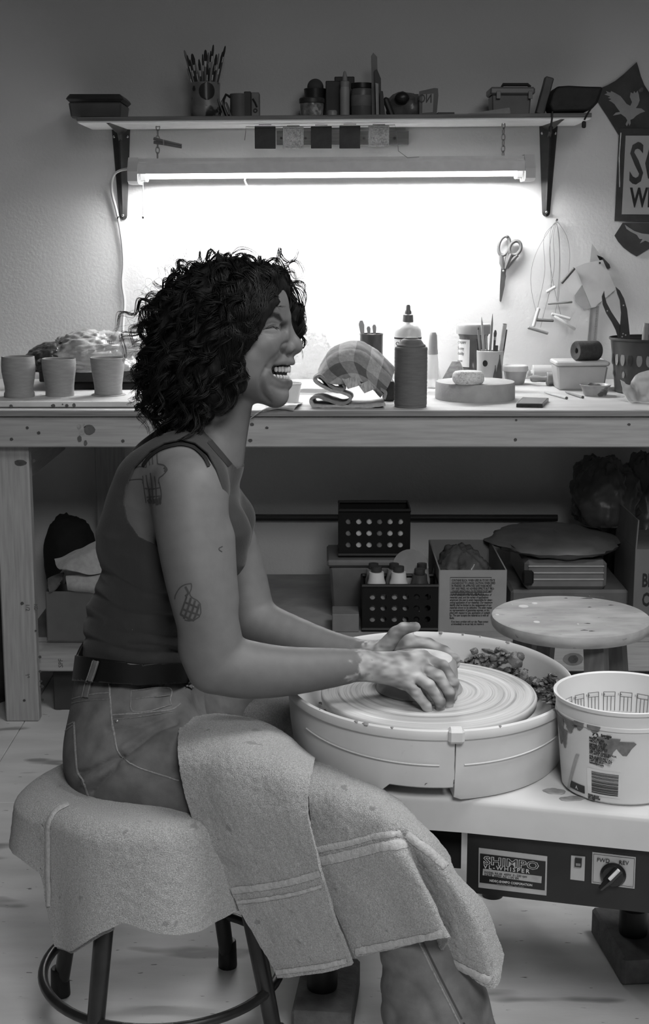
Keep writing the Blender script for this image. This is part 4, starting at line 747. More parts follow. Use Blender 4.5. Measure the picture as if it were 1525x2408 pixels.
for k, (pts, v, lab) in enumerate((([(872, 132), (877, 124), (886, 134), (887, 170), (884, 272), (874, 272)], .16, 'tall pale folded sheet standing upright on the shelf'), ([(880, 165), (886, 163), (895, 185), (896, 272), (882, 272)], .03, 'dark upright card leaning on the tall pale sheet'), ([(882, 195), (889, 197), (891, 272), (884, 272)], .32, 'narrow white strip standing before the dark card'), ([(893, 213), (900, 215), (902, 235), (905, 272), (893, 272)], .02, 'short dark tube standing beside the white strip'))):
    flat('upright_card', pts, SY - .02 - k * .014, .006, M('card_%02d' % int(v * 100), v, .5, .2, 20), lab, 'card')
# plastic pouch with things, printed pouch
crumple('clear_pouch', (W(955, 275, SY).x, SY, shz(W(955, 275, SY).x)), (.115, .08, .070), M('grey_pouch', .13, .3, .3, 20, .5, 50), None, 21, .25, 36, 24, label='crumpled clear pouch of small tools on the shelf', cat='pouch')
p = on_shelf(917); mb = MB(); a = Vector((p.x - .006, SY - .03, p.z + 22 * SS)); mb.box(a, (.018, .03, 48 * SS), rot=Matrix.Rotation(R(-22), 3, 'Y'), bevel=.006); build('dark_spool', mb, M('spool_dark', .035, .5), label='dark rounded holder leaning beside the clear pouch', cat='holder')
q = W(945, 230, SY - .05); mb = MB(); mb.ball(q, 17 * SS, 18, 12, (1, .6, .8)); build('rubber_stopper', mb, M('knob_black', .02, .35), label='black rounded stopper sticking out of the clear pouch', cat='stopper')
pp = flat('printed_pouch', [(985, 215), (1020, 207), (1029, 208), (1030, 225), (1026, 268), (985, 270)], SY - .055, .006, M('pouch_dark', .10, .5, .15, 20), 'pouch with a white printed panel standing beside the clear pouch', 'pouch')
mb = MB(); mb.add(*flat_px([(993, 222), (1019, 220), (1017, 264), (992, 266)], SY - .059, .001)); build('print_panel', mb, M('panel_white', .3, .5), pp, smooth=False)
lettering('NOT', 20 * SS * 1.35, frame(W(1014, 222, SY - .0602), (0, 0, -1), (-1, 0, 0)) @ Matrix.Scale(-1, 4, (1, 0, 0)) @ Matrix.Translation((-.055 * 0, 0, 0)) if False else frame(W(1015, 241, SY - .0602), (-1, 0, 0), (0, 0, 1)), M('pouch_ink', .03, .5), pp, sx=.72, bold=.0006)
mb = MB(); sbox(mb, 1028, 1068, 264, SY - .06, .05, bevel=.001); build('flat_card', mb, M('flat_card', .04, .5), smooth=False, label='flat dark card lying beside the printed pouch', cat='card')
# clear toolbox, level, papers, black bag
t = thing('clear_toolbox', 'small clear plastic toolbox with latches on the shelf', 'toolbox', on_shelf(1208)); mb = MB(); sbox(mb, 1156, 1248, 222, SY - .04, .10, taper=.96, bevel=.004); build('box_body', mb, M('toolbox_grey', .14, .3, .15, 15), t, smooth=False)
mb = MB(); sbox(mb, 1152, 1258, 204, SY - .046, .112, bevel=.005, ybot=222); build('box_lid', mb, M('toolbox_lid', .17, .3, .1, 15), t, smooth=False)
for x in (1172, 1247):
    mb = MB(); sbox(mb, x - 5, x + 5, 214, SY - .052, .006, bevel=.001, ybot=232); build('latch', mb, M('latch_grey', .2, .4), t, smooth=False)
mb = MB(); mb.tube([W(1180, 205, SY), W(1182, 199, SY), W(1240, 199, SY), W(1246, 205, SY)], .005, 8); build('handle', mb, M('handle_black', .03, .5), t)
p0 = on_shelf(1276); mb = MB(); mb.box(W(1279, 226, SY - .03), (.026, .03, 86 * SS), rot=Matrix.Rotation(R(14), 3, 'Y'), bevel=.003); build('wood_block', mb, M('grey_level', .10, .5, .2, 20), smooth=False, label='narrow block tilted between the toolbox and black bag', cat='block')
pl = flat('lined_paper', [(1095, 268), (1197, 253), (1199, 262), (1199, 272), (1095, 272)], SY - .09, .004, M('lined_paper', .3, .6, .1, 60), 'pale lined papers lying under the clear toolbox', 'paper')
ax = W(1347, 260, SY).x; bg = thing('black_bag', 'black fabric bag with straps slumped on the shelf end', 'bag', (ax, SY, shz(ax)))
mb = MB(); rows = []
out = [(1292, 268), (1283, 250), (1292, 222), (1302, 207), (1330, 205), (1370, 207), (1411, 208), (1404, 228), (1398, 245), (1386, 258), (1370, 266)]
mb.add(*flat_px(out, SY - .05, .10)); bm_ = build('bag_body', mb, M('black_nylon', .012, .6, .5, 30, .5, 60), bg, smooth=False)
md = bm_.modifiers.new('soft', 'BEVEL'); md.width = .008; md.segments = 3
for pts in ([(1298, 262), (1297, 280), (1294, 300)], [(1392, 250), (1380, 268), (1373, 282)]):
    mb = MB(); mb.tube([W(x, y, 4.262) for x, y in pts], .0028, 6); build('strap', mb, M('black_nylon', .012), bg)
for x, y in ((1294, 304), (1372, 293)):
    p = W(x, y, 4.262); mb = MB(); mb.box(p, (.012, .008, .020), bevel=.003); build('strap_end', mb, M('black_nylon', .012), bg, smooth=False)
# ================================================================== UNDER THE BENCH
m_card = M('brown_card', .11, .85, .1, 20); m_black = M('black_plastic', .005, .5, .2, 30, spec=.3)
def holed(w, h, nx, ny, rad, origin, ux, uy, th, margin=(.0, .0), seg=12):
    """panel with a grid of real round holes, origin at its lower-left corner"""
    mb = MB(); ux = Vector(ux); uy = Vector(uy); nz = ux.cross(uy); O = Vector(origin); mx, my = margin; cw, ch = (w - 2 * mx) / nx, (h - 2 * my) / ny
    def quad(x0, y0, x1, y1):
        c = O + ux * ((x0 + x1) / 2) + uy * ((y0 + y1) / 2); m3 = Matrix((ux, uy, nz)).transposed(); mb.box(c, (x1 - x0, y1 - y0, th), rot=m3)
    if my > 0: quad(0, 0, w, my); quad(0, h - my, w, h)
    if mx > 0: quad(0, my, mx, h - my); quad(w - mx, my, w, h - my)
    for i in range(nx):
        for j in range(ny):
            cx, cy = mx + (i + .5) * cw, my + (j + .5) * ch; inn = []; outr = []
            for k in range(seg):
                a = 2 * math.pi * (k + .5) / seg; ca, sa = math.cos(a), math.sin(a); t = min(cw / 2 / max(abs(ca), 1e-9), ch / 2 / max(abs(sa), 1e-9))
                inn.append((cx + rad * ca, cy + rad * sa)); outr.append((cx + t * ca, cy + t * sa))
            P = []; 
            for z in (-th / 2, th / 2):
                for q in inn + outr: P.append(O + ux * q[0] + uy * q[1] + nz * z)
            n = seg; fs = []
            for k in range(n):
                l = (k + 1) % n; fs += [(k, l, n + l, n + k), (2 * n + k, 3 * n + k, 3 * n + l, 2 * n + l), (k, 2 * n + k, 2 * n + l, l)]
            mb.add(P, fs)
            for sx, sy in ((-1, -1), (1, -1), (1, 1), (-1, 1)):      # corner fillers
                cxx, cyy = cx + sx * cw / 2, cy + sy * ch / 2; cand = sorted(outr, key=lambda q: (q[0] - cxx) ** 2 + (q[1] - cyy) ** 2)[:2]
                mb.add([O + ux * q[0] + uy * q[1] + nz * z for z in (-th / 2, th / 2) for q in (cand[0], (cxx, cyy), cand[1])], [(0, 1, 2), (5, 4, 3)])
    return mb
def crate(label, x0, x1, d, z0, h, dp):
    t = thing('storage_crate', label, 'crate', ((x0 + x1) / 2, d + dp / 2, z0), 'black storage crates'); w = x1 - x0
    for nm, o_, ux, L, nx in (('front_panel', (x0, d, z0), (1, 0, 0), w, 6), ('back_panel', (x0, d + dp, z0), (1, 0, 0), w, 6), ('side_panel', (x0, d, z0), (0, 1, 0), dp, 4), ('side_panel', (x1, d, z0), (0, 1, 0), dp, 4)):
        build(nm, holed(L, h, nx, 3, .0085, o_, ux, (0, 0, 1), .004, (.012, .02)), m_black, t, smooth=False)
    mb = MB(); mb.box(((x0 + x1) / 2, d + dp / 2, z0 + .003), (w, dp, .006)); build('crate_base', mb, m_black, t, smooth=False)
    for zz in (z0 + .006, z0 + h - .006):
        mb = MB(); mb.tube([(x0, d, zz), (x1, d, zz), (x1, d + dp, zz), (x0, d + dp, zz)], .006, 6, closed=True); build('rim', mb, m_black, t, smooth=False)
    return t
# carton with print
A = WZ(1031, 1484, LZ); x0, x1, dF = A.x, WZ(1186, 1484, LZ).x, A.y; hB = .176; dB = .40
bx = thing('clay_carton', 'open white carton printed with small warning text under the bench', 'carton', ((x0 + x1) / 2, dF + dB / 2, LZ)); m_cart = M('white_carton', .27, .8, .06, 20)
for nm, c, sz in (('carton_front', ((x0 + x1) / 2, dF, LZ + hB / 2), (x1 - x0, .004, hB)), ('carton_back', ((x0 + x1) / 2, dF + dB, LZ + hB / 2), (x1 - x0, .004, hB)), ('carton_side', (x0, dF + dB / 2, LZ + hB / 2), (.004, dB, hB)), ('carton_side', (x1, dF + dB / 2, LZ + hB / 2), (.004, dB, hB)), ('carton_base', ((x0 + x1) / 2, dF + dB / 2, LZ + .003), (x1 - x0, dB, .004))):
    mb = MB(); mb.box(c, sz); build(nm, mb, m_cart, bx, smooth=False)
s = mpp(A); fy = dF - .0026; m_ink = M('carton_ink_black', .02, .7)
lettering('CONTAINS SILICA. WHEN USED IN ITS DRY STATE\n(HAZARDOUS TO LUNGS) CAUTION: WHEN USED\nIN FINISHED OR APPROVED SAFE WARE MOIST.\nDRY AND FIRED, NO ADVERSE EFFECTS BUT PRO-\nLONGED BREATHING OF EXCESSIVE DUST MAY\nCAUSE SILICOSIS (INJURY). SEE M.S.D.S.', 7.2 * s, frame(W(1061, 1367, fy), *FRONT), m_ink, bx, sx=.62, bold=.0002, line=.92)
mb = MB(); mb.tube([W(1058, 1358, fy), W(1155, 1358, fy), W(1153, 1393, fy), W(1058, 1393, fy)], .0008, 4, closed=True); build('text_border', mb, m_ink, bx, smooth=False)
lettering('Due to variations in the chemical composition of\nmaterials used, and the variety of applications\nemployed, the user is solely responsible for deter-\nmining application of our materials. Our maximum\nliability shall be limited to the replacement of our\nmaterials shown to be defective. The seller makes\nno representation of guarantee express, or im-\nplied with respect to use, application or suitabil-\nity. The user accepts the material as is with all\nfaults.', 7.4 * s, frame(W(1057, 1401, fy), *FRONT), m_ink, bx, sx=.66, bold=.00022, shear=.2, line=.84)
lettering('If you have a problem with our clay. Please contact\nus immediately so we can help you resolve it.', 7 * s, frame(W(1060, 1464, fy), *FRONT), m_ink, bx, sx=.60, bold=.0002, shear=.2, line=.84)
crumple('plastic_bag', ((x0 + x1) / 2 - .01, dF + .19, LZ + .05), (.165, .26, .14), M('dark_clear_bag', .10, .25, .3, 20, .5, 40), None, 31, .24, 70, 44, label='clear plastic bag filling the printed carton', cat='bag')
# white carton, bin, crates, jars
q0, q1 = WZ(783, 1488, LZ), WZ(846, 1488, LZ); mb = MB(); mb.box(((q0.x + q1.x) / 2 - .003, q0.y + .05, LZ + .026), (q1.x - q0.x, .09, .052), bevel=.002); build('paper_box', mb, M('grey_card', .17, .8, .1, 20), smooth=False, label='low plain grey box below the clear bin', cat='box')
xa = W(770, 1400, 3.99).x; bz = LZ; t = thing('clear_bin', 'cloudy plastic bin with lid under the upper crate', 'bin', (xa + .1, 4.08, bz)); mb = MB(); mb.box((xa + .105, 4.10, bz + .076), (.20, .20, .152), taper=.9, bevel=.008); build('bin_body', mb, M('cloudy_bin', .12, .35, .2, 12), t)
mb = MB(); mb.box((xa + .105, 4.10, bz + .162), (.215, .215, .020), bevel=.006); build('bin_lid', mb, M('bin_lid', .15, .4, .1), t, smooth=False)
CZ = bz + .173; U0, U1 = W(797, 1300, 4.03).x, W(962, 1300, 4.03).x; crate('small black crate of pale bottles stacked on the clear bin', U0, U1, 4.03, CZ, .143, .135)
L0_, L1_ = WZ(852, 1486, LZ).x, WZ(1027, 1486, LZ).x; crate('black crate of glaze jars standing lower beside the printed carton', L0_, L1_, 3.85, LZ, .137, .125)
def jar(c, r, h, mat, lidm, label, group):
    t = thing('glaze_jar', label, 'jar', c, group); mb = MB(); mb.lathe([(1e-5, 0), (r * .92, 0), (r, .003), (r, h * .8), (r * .85, h * .88), (r * .8, h)], c, 20); build('jar_body', mb, mat, t); mb = MB(); mb.lathe([(r * .55, h), (r * .58, h + .001), (r * .58, h + .016), (1e-5, h + .017)], c, 16); build('jar_cap', mb, lidm, t)
m_wj = M('white_jar', .6, .4, .08); m_lidd = M('jar_cap_dark', .04, .4)
for k, (px, lab) in enumerate(((884, 'white jar with dark cap, first in the lower crate'), (936, 'white jar with dark cap in the middle of the lower crate'), (985, 'dark capped brown jar at the end of the lower crate'))):
    jar(Vector((W(px, 1440, 3.885).x, 3.888, LZ + .008)), .026, .155 if k < 2 else .148, m_wj if k < 2 else M('brown_jar', .05, .4), m_lidd, lab, 'jars in the lower crate')
for k, (px, lab) in enumerate(((877, 'pale jar behind the first white jar in the lower crate'), (925, 'pale jar behind the middle white jar in the lower crate'), (990, 'pale jar at the back end of the lower crate'))):
    jar(Vector((W(px, 1440, 3.945).x, 3.946, LZ + .008)), .024, .15, M('pale_jar', .22, .4), m_lidd, lab, 'jars in the lower crate')
for k in range(6):
    px = 815 + k * 26; jar(Vector((W(px, 1280, 4.049).x, 4.049, CZ + .008)), .0135, .105, M('bottle_pale', .85, .35, .3, 30) if k % 3 else M('bottle_grey', .25, .35, .3, 30), m_lidd, ('first', 'second', 'third', 'fourth', 'fifth', 'last')[k] + ' small bottle along the upper crate', 'bottles in the upper crate')
c = W(965, 1338, 3.97); mb = MB(); mb.lathe([(1e-5, 0), (.045, 0), (.052, .004), (.052, .008), (1e-5, .006)], c + Vector((0, .02, 0)), 28, Matrix.Rotation(R(70), 3, 'X')); build('round_dish', mb, M('round_dish', .07, .4, .2, 30), label='dark round dish standing on edge behind the jars', cat='dish')
# cases and clay slabs
def ubox(name, label, cat, x0, x1, y0, y1, d, dp, mat, bevel=.008, z0=None, **k):
    a, b = W(x0, y1, d), W(x1, y1, d); zt = W(x0, y0, d).z; zb = a.z if z0 is None else z0; mb = MB(); mb.box(((a.x + b.x) / 2, d + dp / 2, (zt + zb) / 2), (b.x - a.x, dp, zt - zb), bevel=bevel); return build(name, mb, mat, smooth=False, label=label, cat=cat, **k)
ubox('storage_tote', 'low pale tote under the ribbed plastic case', 'tote', 1200, 1478, 1388, 1420, 4.05, .36, M('pale_tote', .13, .5, .15, 15), z0=LZ)
cs = thing('ribbed_case', 'cloudy ribbed plastic case with a black latch behind the stool', 'case', W(1330, 1388, 4.05)); a, b = W(1232, 1388, 4.05), W(1428, 1318, 4.05)
mb = MB(); mb.box(((a.x + b.x) / 2, 4.05 + .17, (a.z + b.z) / 2), (b.x - a.x, .34, b.z - a.z), bevel=.012); build('case_body', mb, M('case_cloudy', .17, .4, .12, 20), cs, smooth=False)
for v in (.36, .58, .8):
    zz = a.z + (b.z - a.z) * v; mb = MB(); mb.tube([(a.x + .01, 4.05, zz), (b.x - .01, 4.05, zz)], .0035, 6); build('rib', mb, M('case_rib', .24, .4), cs)
mb = MB(); mb.box(W(1240, 1358, 4.042), (.034, .02, .042), bevel=.006); build('latch', mb, M('latch_black', .01, .3), cs, smooth=False)
q = W(1310, 1316, 4.12); crumple('clay_slab_bag', (q.x, 4.22, b.z + .001), (.36, .36, .055), M('slab_bag', .17, .5, .2, 12), None, 44, .22, 46, 20, label='flat bagged clay slab lying on the ribbed case', cat='bag')
q = W(1420, 1300, 4.38); crumple('plastic_bag', (q.x - .015, 4.33, b.z + .058), (.20, .17, .20), M('loose_bag', .07, .35, .3, 15, .6, 30), None, 51, .30, 80, 50, label='tall loose plastic bag standing behind the round stool', cat='bag')
q = W(1500, 1300, 4.30); crumple('plastic_bag', (q.x + .04, 4.42, LZ), (.22, .18, .38), M('loose_bag', .07), None, 57, .27, 80, 50, label='dark bulging plastic bag at the far end under the bench', cat='bag')
cb = thing('lettered_carton', 'cardboard carton with big block letters at the photo edge', 'carton', W(1560, 1410, 3.98)); a = W(1488, 1412, 3.98); zt = W(1482, 1292, 3.98).z
mb = MB(); mb.box((a.x + .12, 3.98 + .14, (LZ + zt) / 2), (.24, .28, zt - LZ), bevel=.001); build('carton_body', mb, M('kraft_carton', .16, .8, .08, 20), cs if False else cb, smooth=False)
mb = MB(); mb.add([(a.x, 3.98, zt), (a.x, 4.26, zt), (a.x + .004, 4.26, zt + .085), (a.x + .004, 3.98, zt + .085), (a.x + .004, 3.98, zt), (a.x + .004, 4.26, zt), (a.x + .008, 4.26, zt + .085), (a.x + .008, 3.98, zt + .085)], [(0, 1, 2, 3), (7, 6, 5, 4), (0, 3, 7, 4), (1, 5, 6, 2), (2, 6, 7, 3)]); build('carton_flap', mb, M('kraft_carton', .16), cb, smooth=False)
for txt, py in (('BRAND', 1379), ('CLAY', 1424)): lettering(txt, 44 * mpp(a), frame(W(1508, py, 3.9785), *FRONT), m_ink, cb, bold=.0015, sx=.55)
# round wooden stool behind the wheel
cs_ = W(1341, 1446, 2.93); zt = cs_.z; RS = 187 * mpp(cs_); t = thing('round_stool', 'round wooden stool with a clay spotted seat behind the wheel', 'stool', (cs_.x, 2.93, 0)); m_stool = M('stool_wood', .34, .6, .28, 9, .15, 70, stretch=(1, 2.6, 2.6), spots=[(.12, 12, .68, 5.0), (.20, 30, .66, 4.0)])
mb = MB(); mb.lathe([(1e-5, -.028), (RS * .955, -.028), (RS * .985, -.022), (RS, -.012), (RS * .985, -.003), (RS * .96, 0), (1e-5, 0)], (cs_.x, 2.93, zt), 64); build('seat', mb, m_stool, t)
for a in (200, 290, 20, 110):
    u = Vector((math.cos(R(a)), math.sin(R(a)), 0)); p0 = Vector((cs_.x, 2.93, zt - .028)) + u * .105; p1 = Vector((cs_.x, 2.93, 0)) + u * .165; m3 = Matrix.Rotation(R(a + 45), 3, 'Z'); mb = MB(); h = .021
    vs = [p + m3 @ Vector((sx * h, sy * h, 0)) for p in (p1, p0) for sx, sy in ((-1, -1), (1, -1), (1, 1), (-1, 1))]; mb.add(vs, [(3, 2, 1, 0), (4, 5, 6, 7)] + [(i, (i + 1) % 4, 4 + (i + 1) % 4, 4 + i) for i in range(4)]); build('leg', mb, M('stool_leg_wood', .13, .6, .2, 20, stretch=(6, 6, .6)), t, smooth=False)
for k in range(4):
    a0, a1 = R(200 + 90 * k), R(290 + 90 * k); rr = .142; zz = .17 + .03 * (k % 2); mb = MB(); mb.tube([(cs_.x + rr * math.cos(a0), 2.93 + rr * math.sin(a0), zz), (cs_.x + rr * math.cos(a1), 2.93 + rr * math.sin(a1), zz)], .011, 10); build('stretcher', mb, M('stool_leg_wood', .13), t)
for px, py, r in ((1230, 1426, 12), (1256, 1419, 7), (1168, 1446, 5), (1261, 1463, 8), (1203, 1422, 2), (1358, 1468, 3)):
    p = WZ(px, py, zt); mb = MB(); mb.lathe([(1e-5, 0), (r * mpp(p), 0), (r * mpp(p) * .9, .0012), (1e-5, .0014)], p, 16); build('paint_spot', mb, M('pale_spot', .6, .7), t)
for px, py, r in ((1380, 1407, 9), (1360, 1399, 7), (1395, 1402, 8), (1385, 1428, 3), (1435, 1423, 4), (1381, 1466, 5), (1373, 1482, 6), (1390, 1484, 5), (1330, 1407, 3), (1412, 1404, 6)):
    p = WZ(px, py, zt); mb = MB(); mb.lathe([(1e-5, 0), (r * mpp(p), 0), (1e-5, .0012)], p, 8, sx=1.6, sy=.6, wob=lambda a, j: 1 + .3 * math.sin(3 * a + px)); build('clay_mark', mb, M('dark_mark', .05, .8), t)
# dark bag by the bucket side
crumple('black_bag', (W(1535, 1580, 3.3).x, 3.3, 0), (.16, .2, .26), m_bagd, None, 63, .2, 30, 20, label='black bag on the floor behind the bucket', cat='bag')
# left side under the bench
crumple('trash_bag', (-1.02, 4.02, 0), (.29, .34, .47), m_bagd, None, 71, .16, 40, 28, label='black trash bag on the floor beside the bench leg', cat='bag')
mb = MB(); mb.tube([W(40, 1050, 4.40), W(-40, 1330, 4.34)], .017, 14); build('cardboard_tube', mb, M('pale_tube', .22, .6, .1), label='pale long tube leaning on the wall behind the bench leg', cat='tube')
a, b = WZ(113, 1505, LZ), WZ(300, 1505, LZ); zt = W(118, 1391, a.y).z; cb = thing('rag_carton', 'brown carton of rags under the bench behind the belt', 'carton', ((a.x + b.x) / 2, a.y + .15, LZ))
for nm, c, sz in (('carton_front', ((a.x + b.x) / 2, a.y, (LZ + zt) / 2), (b.x - a.x, .005, zt - LZ)), ('carton_back', ((a.x + b.x) / 2, a.y + .3, (LZ + zt) / 2), (b.x - a.x, .005, zt - LZ)), ('carton_side', (a.x, a.y + .15, (LZ + zt) / 2), (.005, .3, zt - LZ)), ('carton_side', (b.x, a.y + .15, (LZ + zt) / 2), (.005, .3, zt - LZ)), ('carton_base', ((a.x + b.x) / 2, a.y + .15, LZ + .004), (b.x - a.x, .3, .005))):
    mb = MB(); mb.box(c, sz); build(nm, mb, m_card, cb, smooth=False)
a2 = WZ(126, 1672, 0); mb = MB(); mb.box((a2.x + .12, a2.y + .15, .06), (.24, .28, .12), bevel=.002); build('floor_box', mb, M('dark_box', .055, .8, .1, 20), smooth=False, label='low dark box on the floor under the lower shelf', cat='box')
m_rag = M('rag_cloth', .34, .95, .12, 90, .6, 500, sheen=.2, bdist=.001)
def rag(label, G, seed, mat):
    Gn = [[W(x, y, d) for x, y, d in r] for r in G]; sheet('cleaning_rag', catmull_grid(Gn, 34, 34), .005, mat, noise=.012, nscale=34, label=label, cat='rag', group='rags in the brown carton')
yb = a.y
rag('pale rag with a curled corner, topmost in the brown carton', [[(128, 1315, yb + .10), (170, 1300, yb + .12), (205, 1285, yb + .10), (245, 1262, yb + .12)], [(135, 1335, yb + .03), (170, 1315, yb + .02), (210, 1300, yb + .02), (250, 1285, yb + .04)], [(150, 1340, yb + .01), (180, 1345, yb - .005), (212, 1352, yb - .005), (250, 1345, yb + .01)]], 1, m_rag)
rag('pale rolled rag lying low in the brown carton', [[(150, 1372, yb + .06), (180, 1362, yb + .07), (215, 1355, yb + .07), (250, 1352, yb + .07)], [(155, 1358, yb + .015), (185, 1357, yb + .008), (215, 1356, yb + .006), (250, 1352, yb + .01)], [(158, 1376, yb - .004), (185, 1378, yb - .008), (215, 1380, yb - .008), (250, 1380, yb - .004)], [(160, 1392, yb + .012), (186, 1393, yb + .010), (216, 1396, yb + .008), (250, 1398, yb + .01)]], 2, m_rag)
rag('dark rag hanging out at the corner of the brown carton', [[(112, 1362, yb + .04), (130, 1352, yb + .05), (150, 1345, yb + .06)], [(113, 1380, yb + .0), (128, 1372, yb + .01), (146, 1360, yb + .02)], [(116, 1394, yb - .006), (124, 1390, yb - .006), (140, 1370, yb + .01)]], 3, M('dark_rag', .09, .95, .15, 90, .6, 500))
mb_ = crumple('backpack', (W(165, 1300, 4.34).x, 4.35, LZ), (.17, .16, .235), M('backpack_cloth', .013, .8, .2, 40), None, 83, .12, 36, 26, label='black backpack on the lower shelf behind the rags', cat='backpack')
# ================================================================== POTTERY WHEEL
WC = Vector((0.172, 2.252, 0.0)); HZ, DZ, RZ = 0.580, 0.490, 0.606      # wheel axis, head top, deck top, pan rim
wheel = thing('pottery_wheel', 'electric pottery wheel with a white splash pan on bricks', 'pottery wheel', WC)
m_pan = M('pan_plastic', .58, .42, .05, 15, .05, 90, spots=[(.40, 22, .735)]); m_deck = M('deck_plastic', .50, .4, .05, 12, spots=[(.35, 30, .75)])
# wheel head with turned slip rings
m_head = M('slip_head', .42, .45, .08, 30)
def rings(m):
    nt = m.node_tree; N = nt.nodes; L = nt.links; b = N['Principled BSDF']
    tc = N.new('ShaderNodeTexCoord'); mp = N.new('ShaderNodeMapping'); L.new(tc.outputs['Object'], mp.inputs[0]); mp.inputs['Scale'].default_value = (1, 1, 0)
    ln = N.new('ShaderNodeVectorMath'); ln.operation = 'LENGTH'; L.new(mp.outputs[0], ln.inputs[0])
    cx = N.new('ShaderNodeCombineXYZ'); L.new(ln.outputs['Value'], cx.inputs[0])
    gr = N.new('ShaderNodeVectorMath'); gr.operation = 'MULTIPLY_ADD'; gr.inputs[1].default_value = (1.2, 1.2, 0); L.new(mp.outputs[0], gr.inputs[0])
    sc = N.new('ShaderNodeVectorMath'); sc.operation = 'SCALE'; sc.inputs['Scale'].default_value = 60; L.new(cx.outputs[0], sc.inputs[0]); L.new(sc.outputs[0], gr.inputs[2])
    n = N.new('ShaderNodeTexNoise'); n.inputs['Scale'].default_value = 2.2; n.inputs['Detail'].default_value = 7; n.inputs['Roughness'].default_value = .7; L.new(gr.outputs[0], n.inputs['Vector'])
    r = N.new('ShaderNodeValToRGB'); e = r.color_ramp.elements
    for k, (p, v) in enumerate(((.30, .10), (.40, .26), (.48, .44), (.60, .52), (.70, .78))):
        if k < 2: e[k].position = p; e[k].color = (v, v, v, 1)
        else: q = e.new(p); q.color = (v, v, v, 1)
    L.new(n.outputs['Fac'], r.inputs[0]); L.new(r.outputs[0], b.inputs['Base Color'])
    bp = N.new('ShaderNodeBump'); bp.inputs['Strength'].default_value = .5; bp.inputs['Distance'].default_value = .002; L.new(n.outputs['Fac'], bp.inputs['Height']); L.new(bp.outputs[0], b.inputs['Normal'])
rings(m_head)
mb = MB(); mb.lathe([(1e-5, HZ - .018), (.172, HZ - .018), (.177, HZ - .015), (.178, HZ - .004), (.176, HZ - .0005)] + [(r, HZ + .0006 * math.sin(r * 900) + (.002 if r < .118 else 0)) for r in np.linspace(.172, .02, 40)] + [(1e-5, HZ + .002)], WC, 96); build('wheel_head', mb, m_head, wheel, angle=60)
mb = MB(); mb.lathe([(.035, DZ - .2), (.035, HZ - .018)], WC, 24); build('shaft', mb, M('dark_metal', .06), wheel)
OX, OY = 0.236, 0.268
def pan_half(a0, a1, notch):
    rows = []; n = 60
    for a in np.linspace(a0, a1, n):
        off = abs((math.degrees(a) + 90 + 180) % 360 - 180); zb = DZ + .002 if off > notch else DZ + .024
        if notch < off < notch + 3: zb = DZ + .002 + .022 * (1 - (off - notch) / 3)
        prof = [(.925, zb), (.945, max(zb, DZ + .012)), (.968, DZ + .05), (.982, RZ - .020), (.983, RZ - .016), (1.0, RZ - .013), (1.006, RZ - .006), (1.0, RZ), (.986, RZ + .002), (.972, RZ - .002), (.968, RZ - .010), (.955, RZ - .04), (.935, DZ + .026), (.90, DZ + .018), (.40, DZ + .016), (.30, DZ + .016), (.30, DZ + .004), (.60, zb)]
        rows.append([(WC.x + OX * k * math.cos(a), WC.y + OY * k * math.sin(a), z) for k, z in prof])
    mb = MB(); mb.grid(rows, closed_u=True); k = len(rows[0]); mb.add(rows[0], [tuple(range(k))]); mb.add(rows[-1], [tuple(range(k - 1, -1, -1))]); return mb
g = .0045; seam = R(-90) + .09
build('splash_pan_half', pan_half(seam + g, seam + math.pi - g, 3), m_pan, wheel, angle=42)
build('splash_pan_half', pan_half(seam - math.pi + g, seam - g, 21), m_pan, wheel, angle=42)
mb = MB(); p = Vector((WC.x + OX * math.cos(seam), WC.y + OY * math.sin(seam), RZ - .006)); mb.box(p + Vector((.0, .002, 0)), (.024, .022, .022), bevel=.004); build('rim_clip', mb, m_pan, wheel, smooth=False)
mb = MB(); p = Vector((WC.x + OX * math.cos(seam + math.pi), WC.y + OY * math.sin(seam + math.pi), RZ - .004)); mb.box(p, (.026, .020, .018), bevel=.004); build('rim_clip', mb, m_pan, wheel, smooth=False)
for a0, a1 in ((R(-150), seam - .10), (seam + .06, R(-25))):
    mb = MB(); mb.tube([(WC.x + OX * .981 * math.cos(a), WC.y + OY * .981 * math.sin(a), DZ + .062 + .012 * (abs(a - seam) / 1.2) ** 2) for a in np.linspace(a0, a1, 30)], [.0012] * 30, 6); build('moulded_line', mb, m_pan, wheel)
# wet clay scraps thrown on the pan wall
m_scrap = M('wet_scrap', .13, .45, .35, 60, .8, 120, bdist=.004); mb = MB(); rr = random.Random(5)
def scrap(mb, c, r, ax=None):
    o = len(mb.v); mb.ball(c, r, 8, 6, (rr.uniform(.7, 2.4), rr.uniform(.4, .8), rr.uniform(.3, .8)), Matrix.Rotation(rr.uniform(0, 3), 3, 'Z') @ Matrix.Rotation(rr.uniform(-1, 1), 3, 'X'))
    for i in range(o, len(mb.v)):
        v = Vector(mb.v[i]); mb.v[i] = tuple(Vector(c) + (v - Vector(c)) * rr.uniform(.65, 1.25))
for k in range(620):
    a = R(rr.uniform(-25, 92)); t = rr.random() ** 1.3; z = DZ + .05 + t * .055 * (0.7 + .3 * math.sin(a * 9)); kk = .940 + .018 * t
    scrap(mb, (WC.x + OX * kk * math.cos(a), WC.y + OY * kk * math.sin(a), z), rr.uniform(.003, .0085))
for k in range(120):
    a = R(rr.uniform(96, 330)); scrap(mb, (WC.x + OX * rr.uniform(.80, .93) * math.cos(a), WC.y + OY * rr.uniform(.80, .93) * math.sin(a), DZ + .022 + rr.random() * .01), rr.uniform(.002, .006))
build('clay_scraps', mb, m_scrap, wheel, kind='stuff')
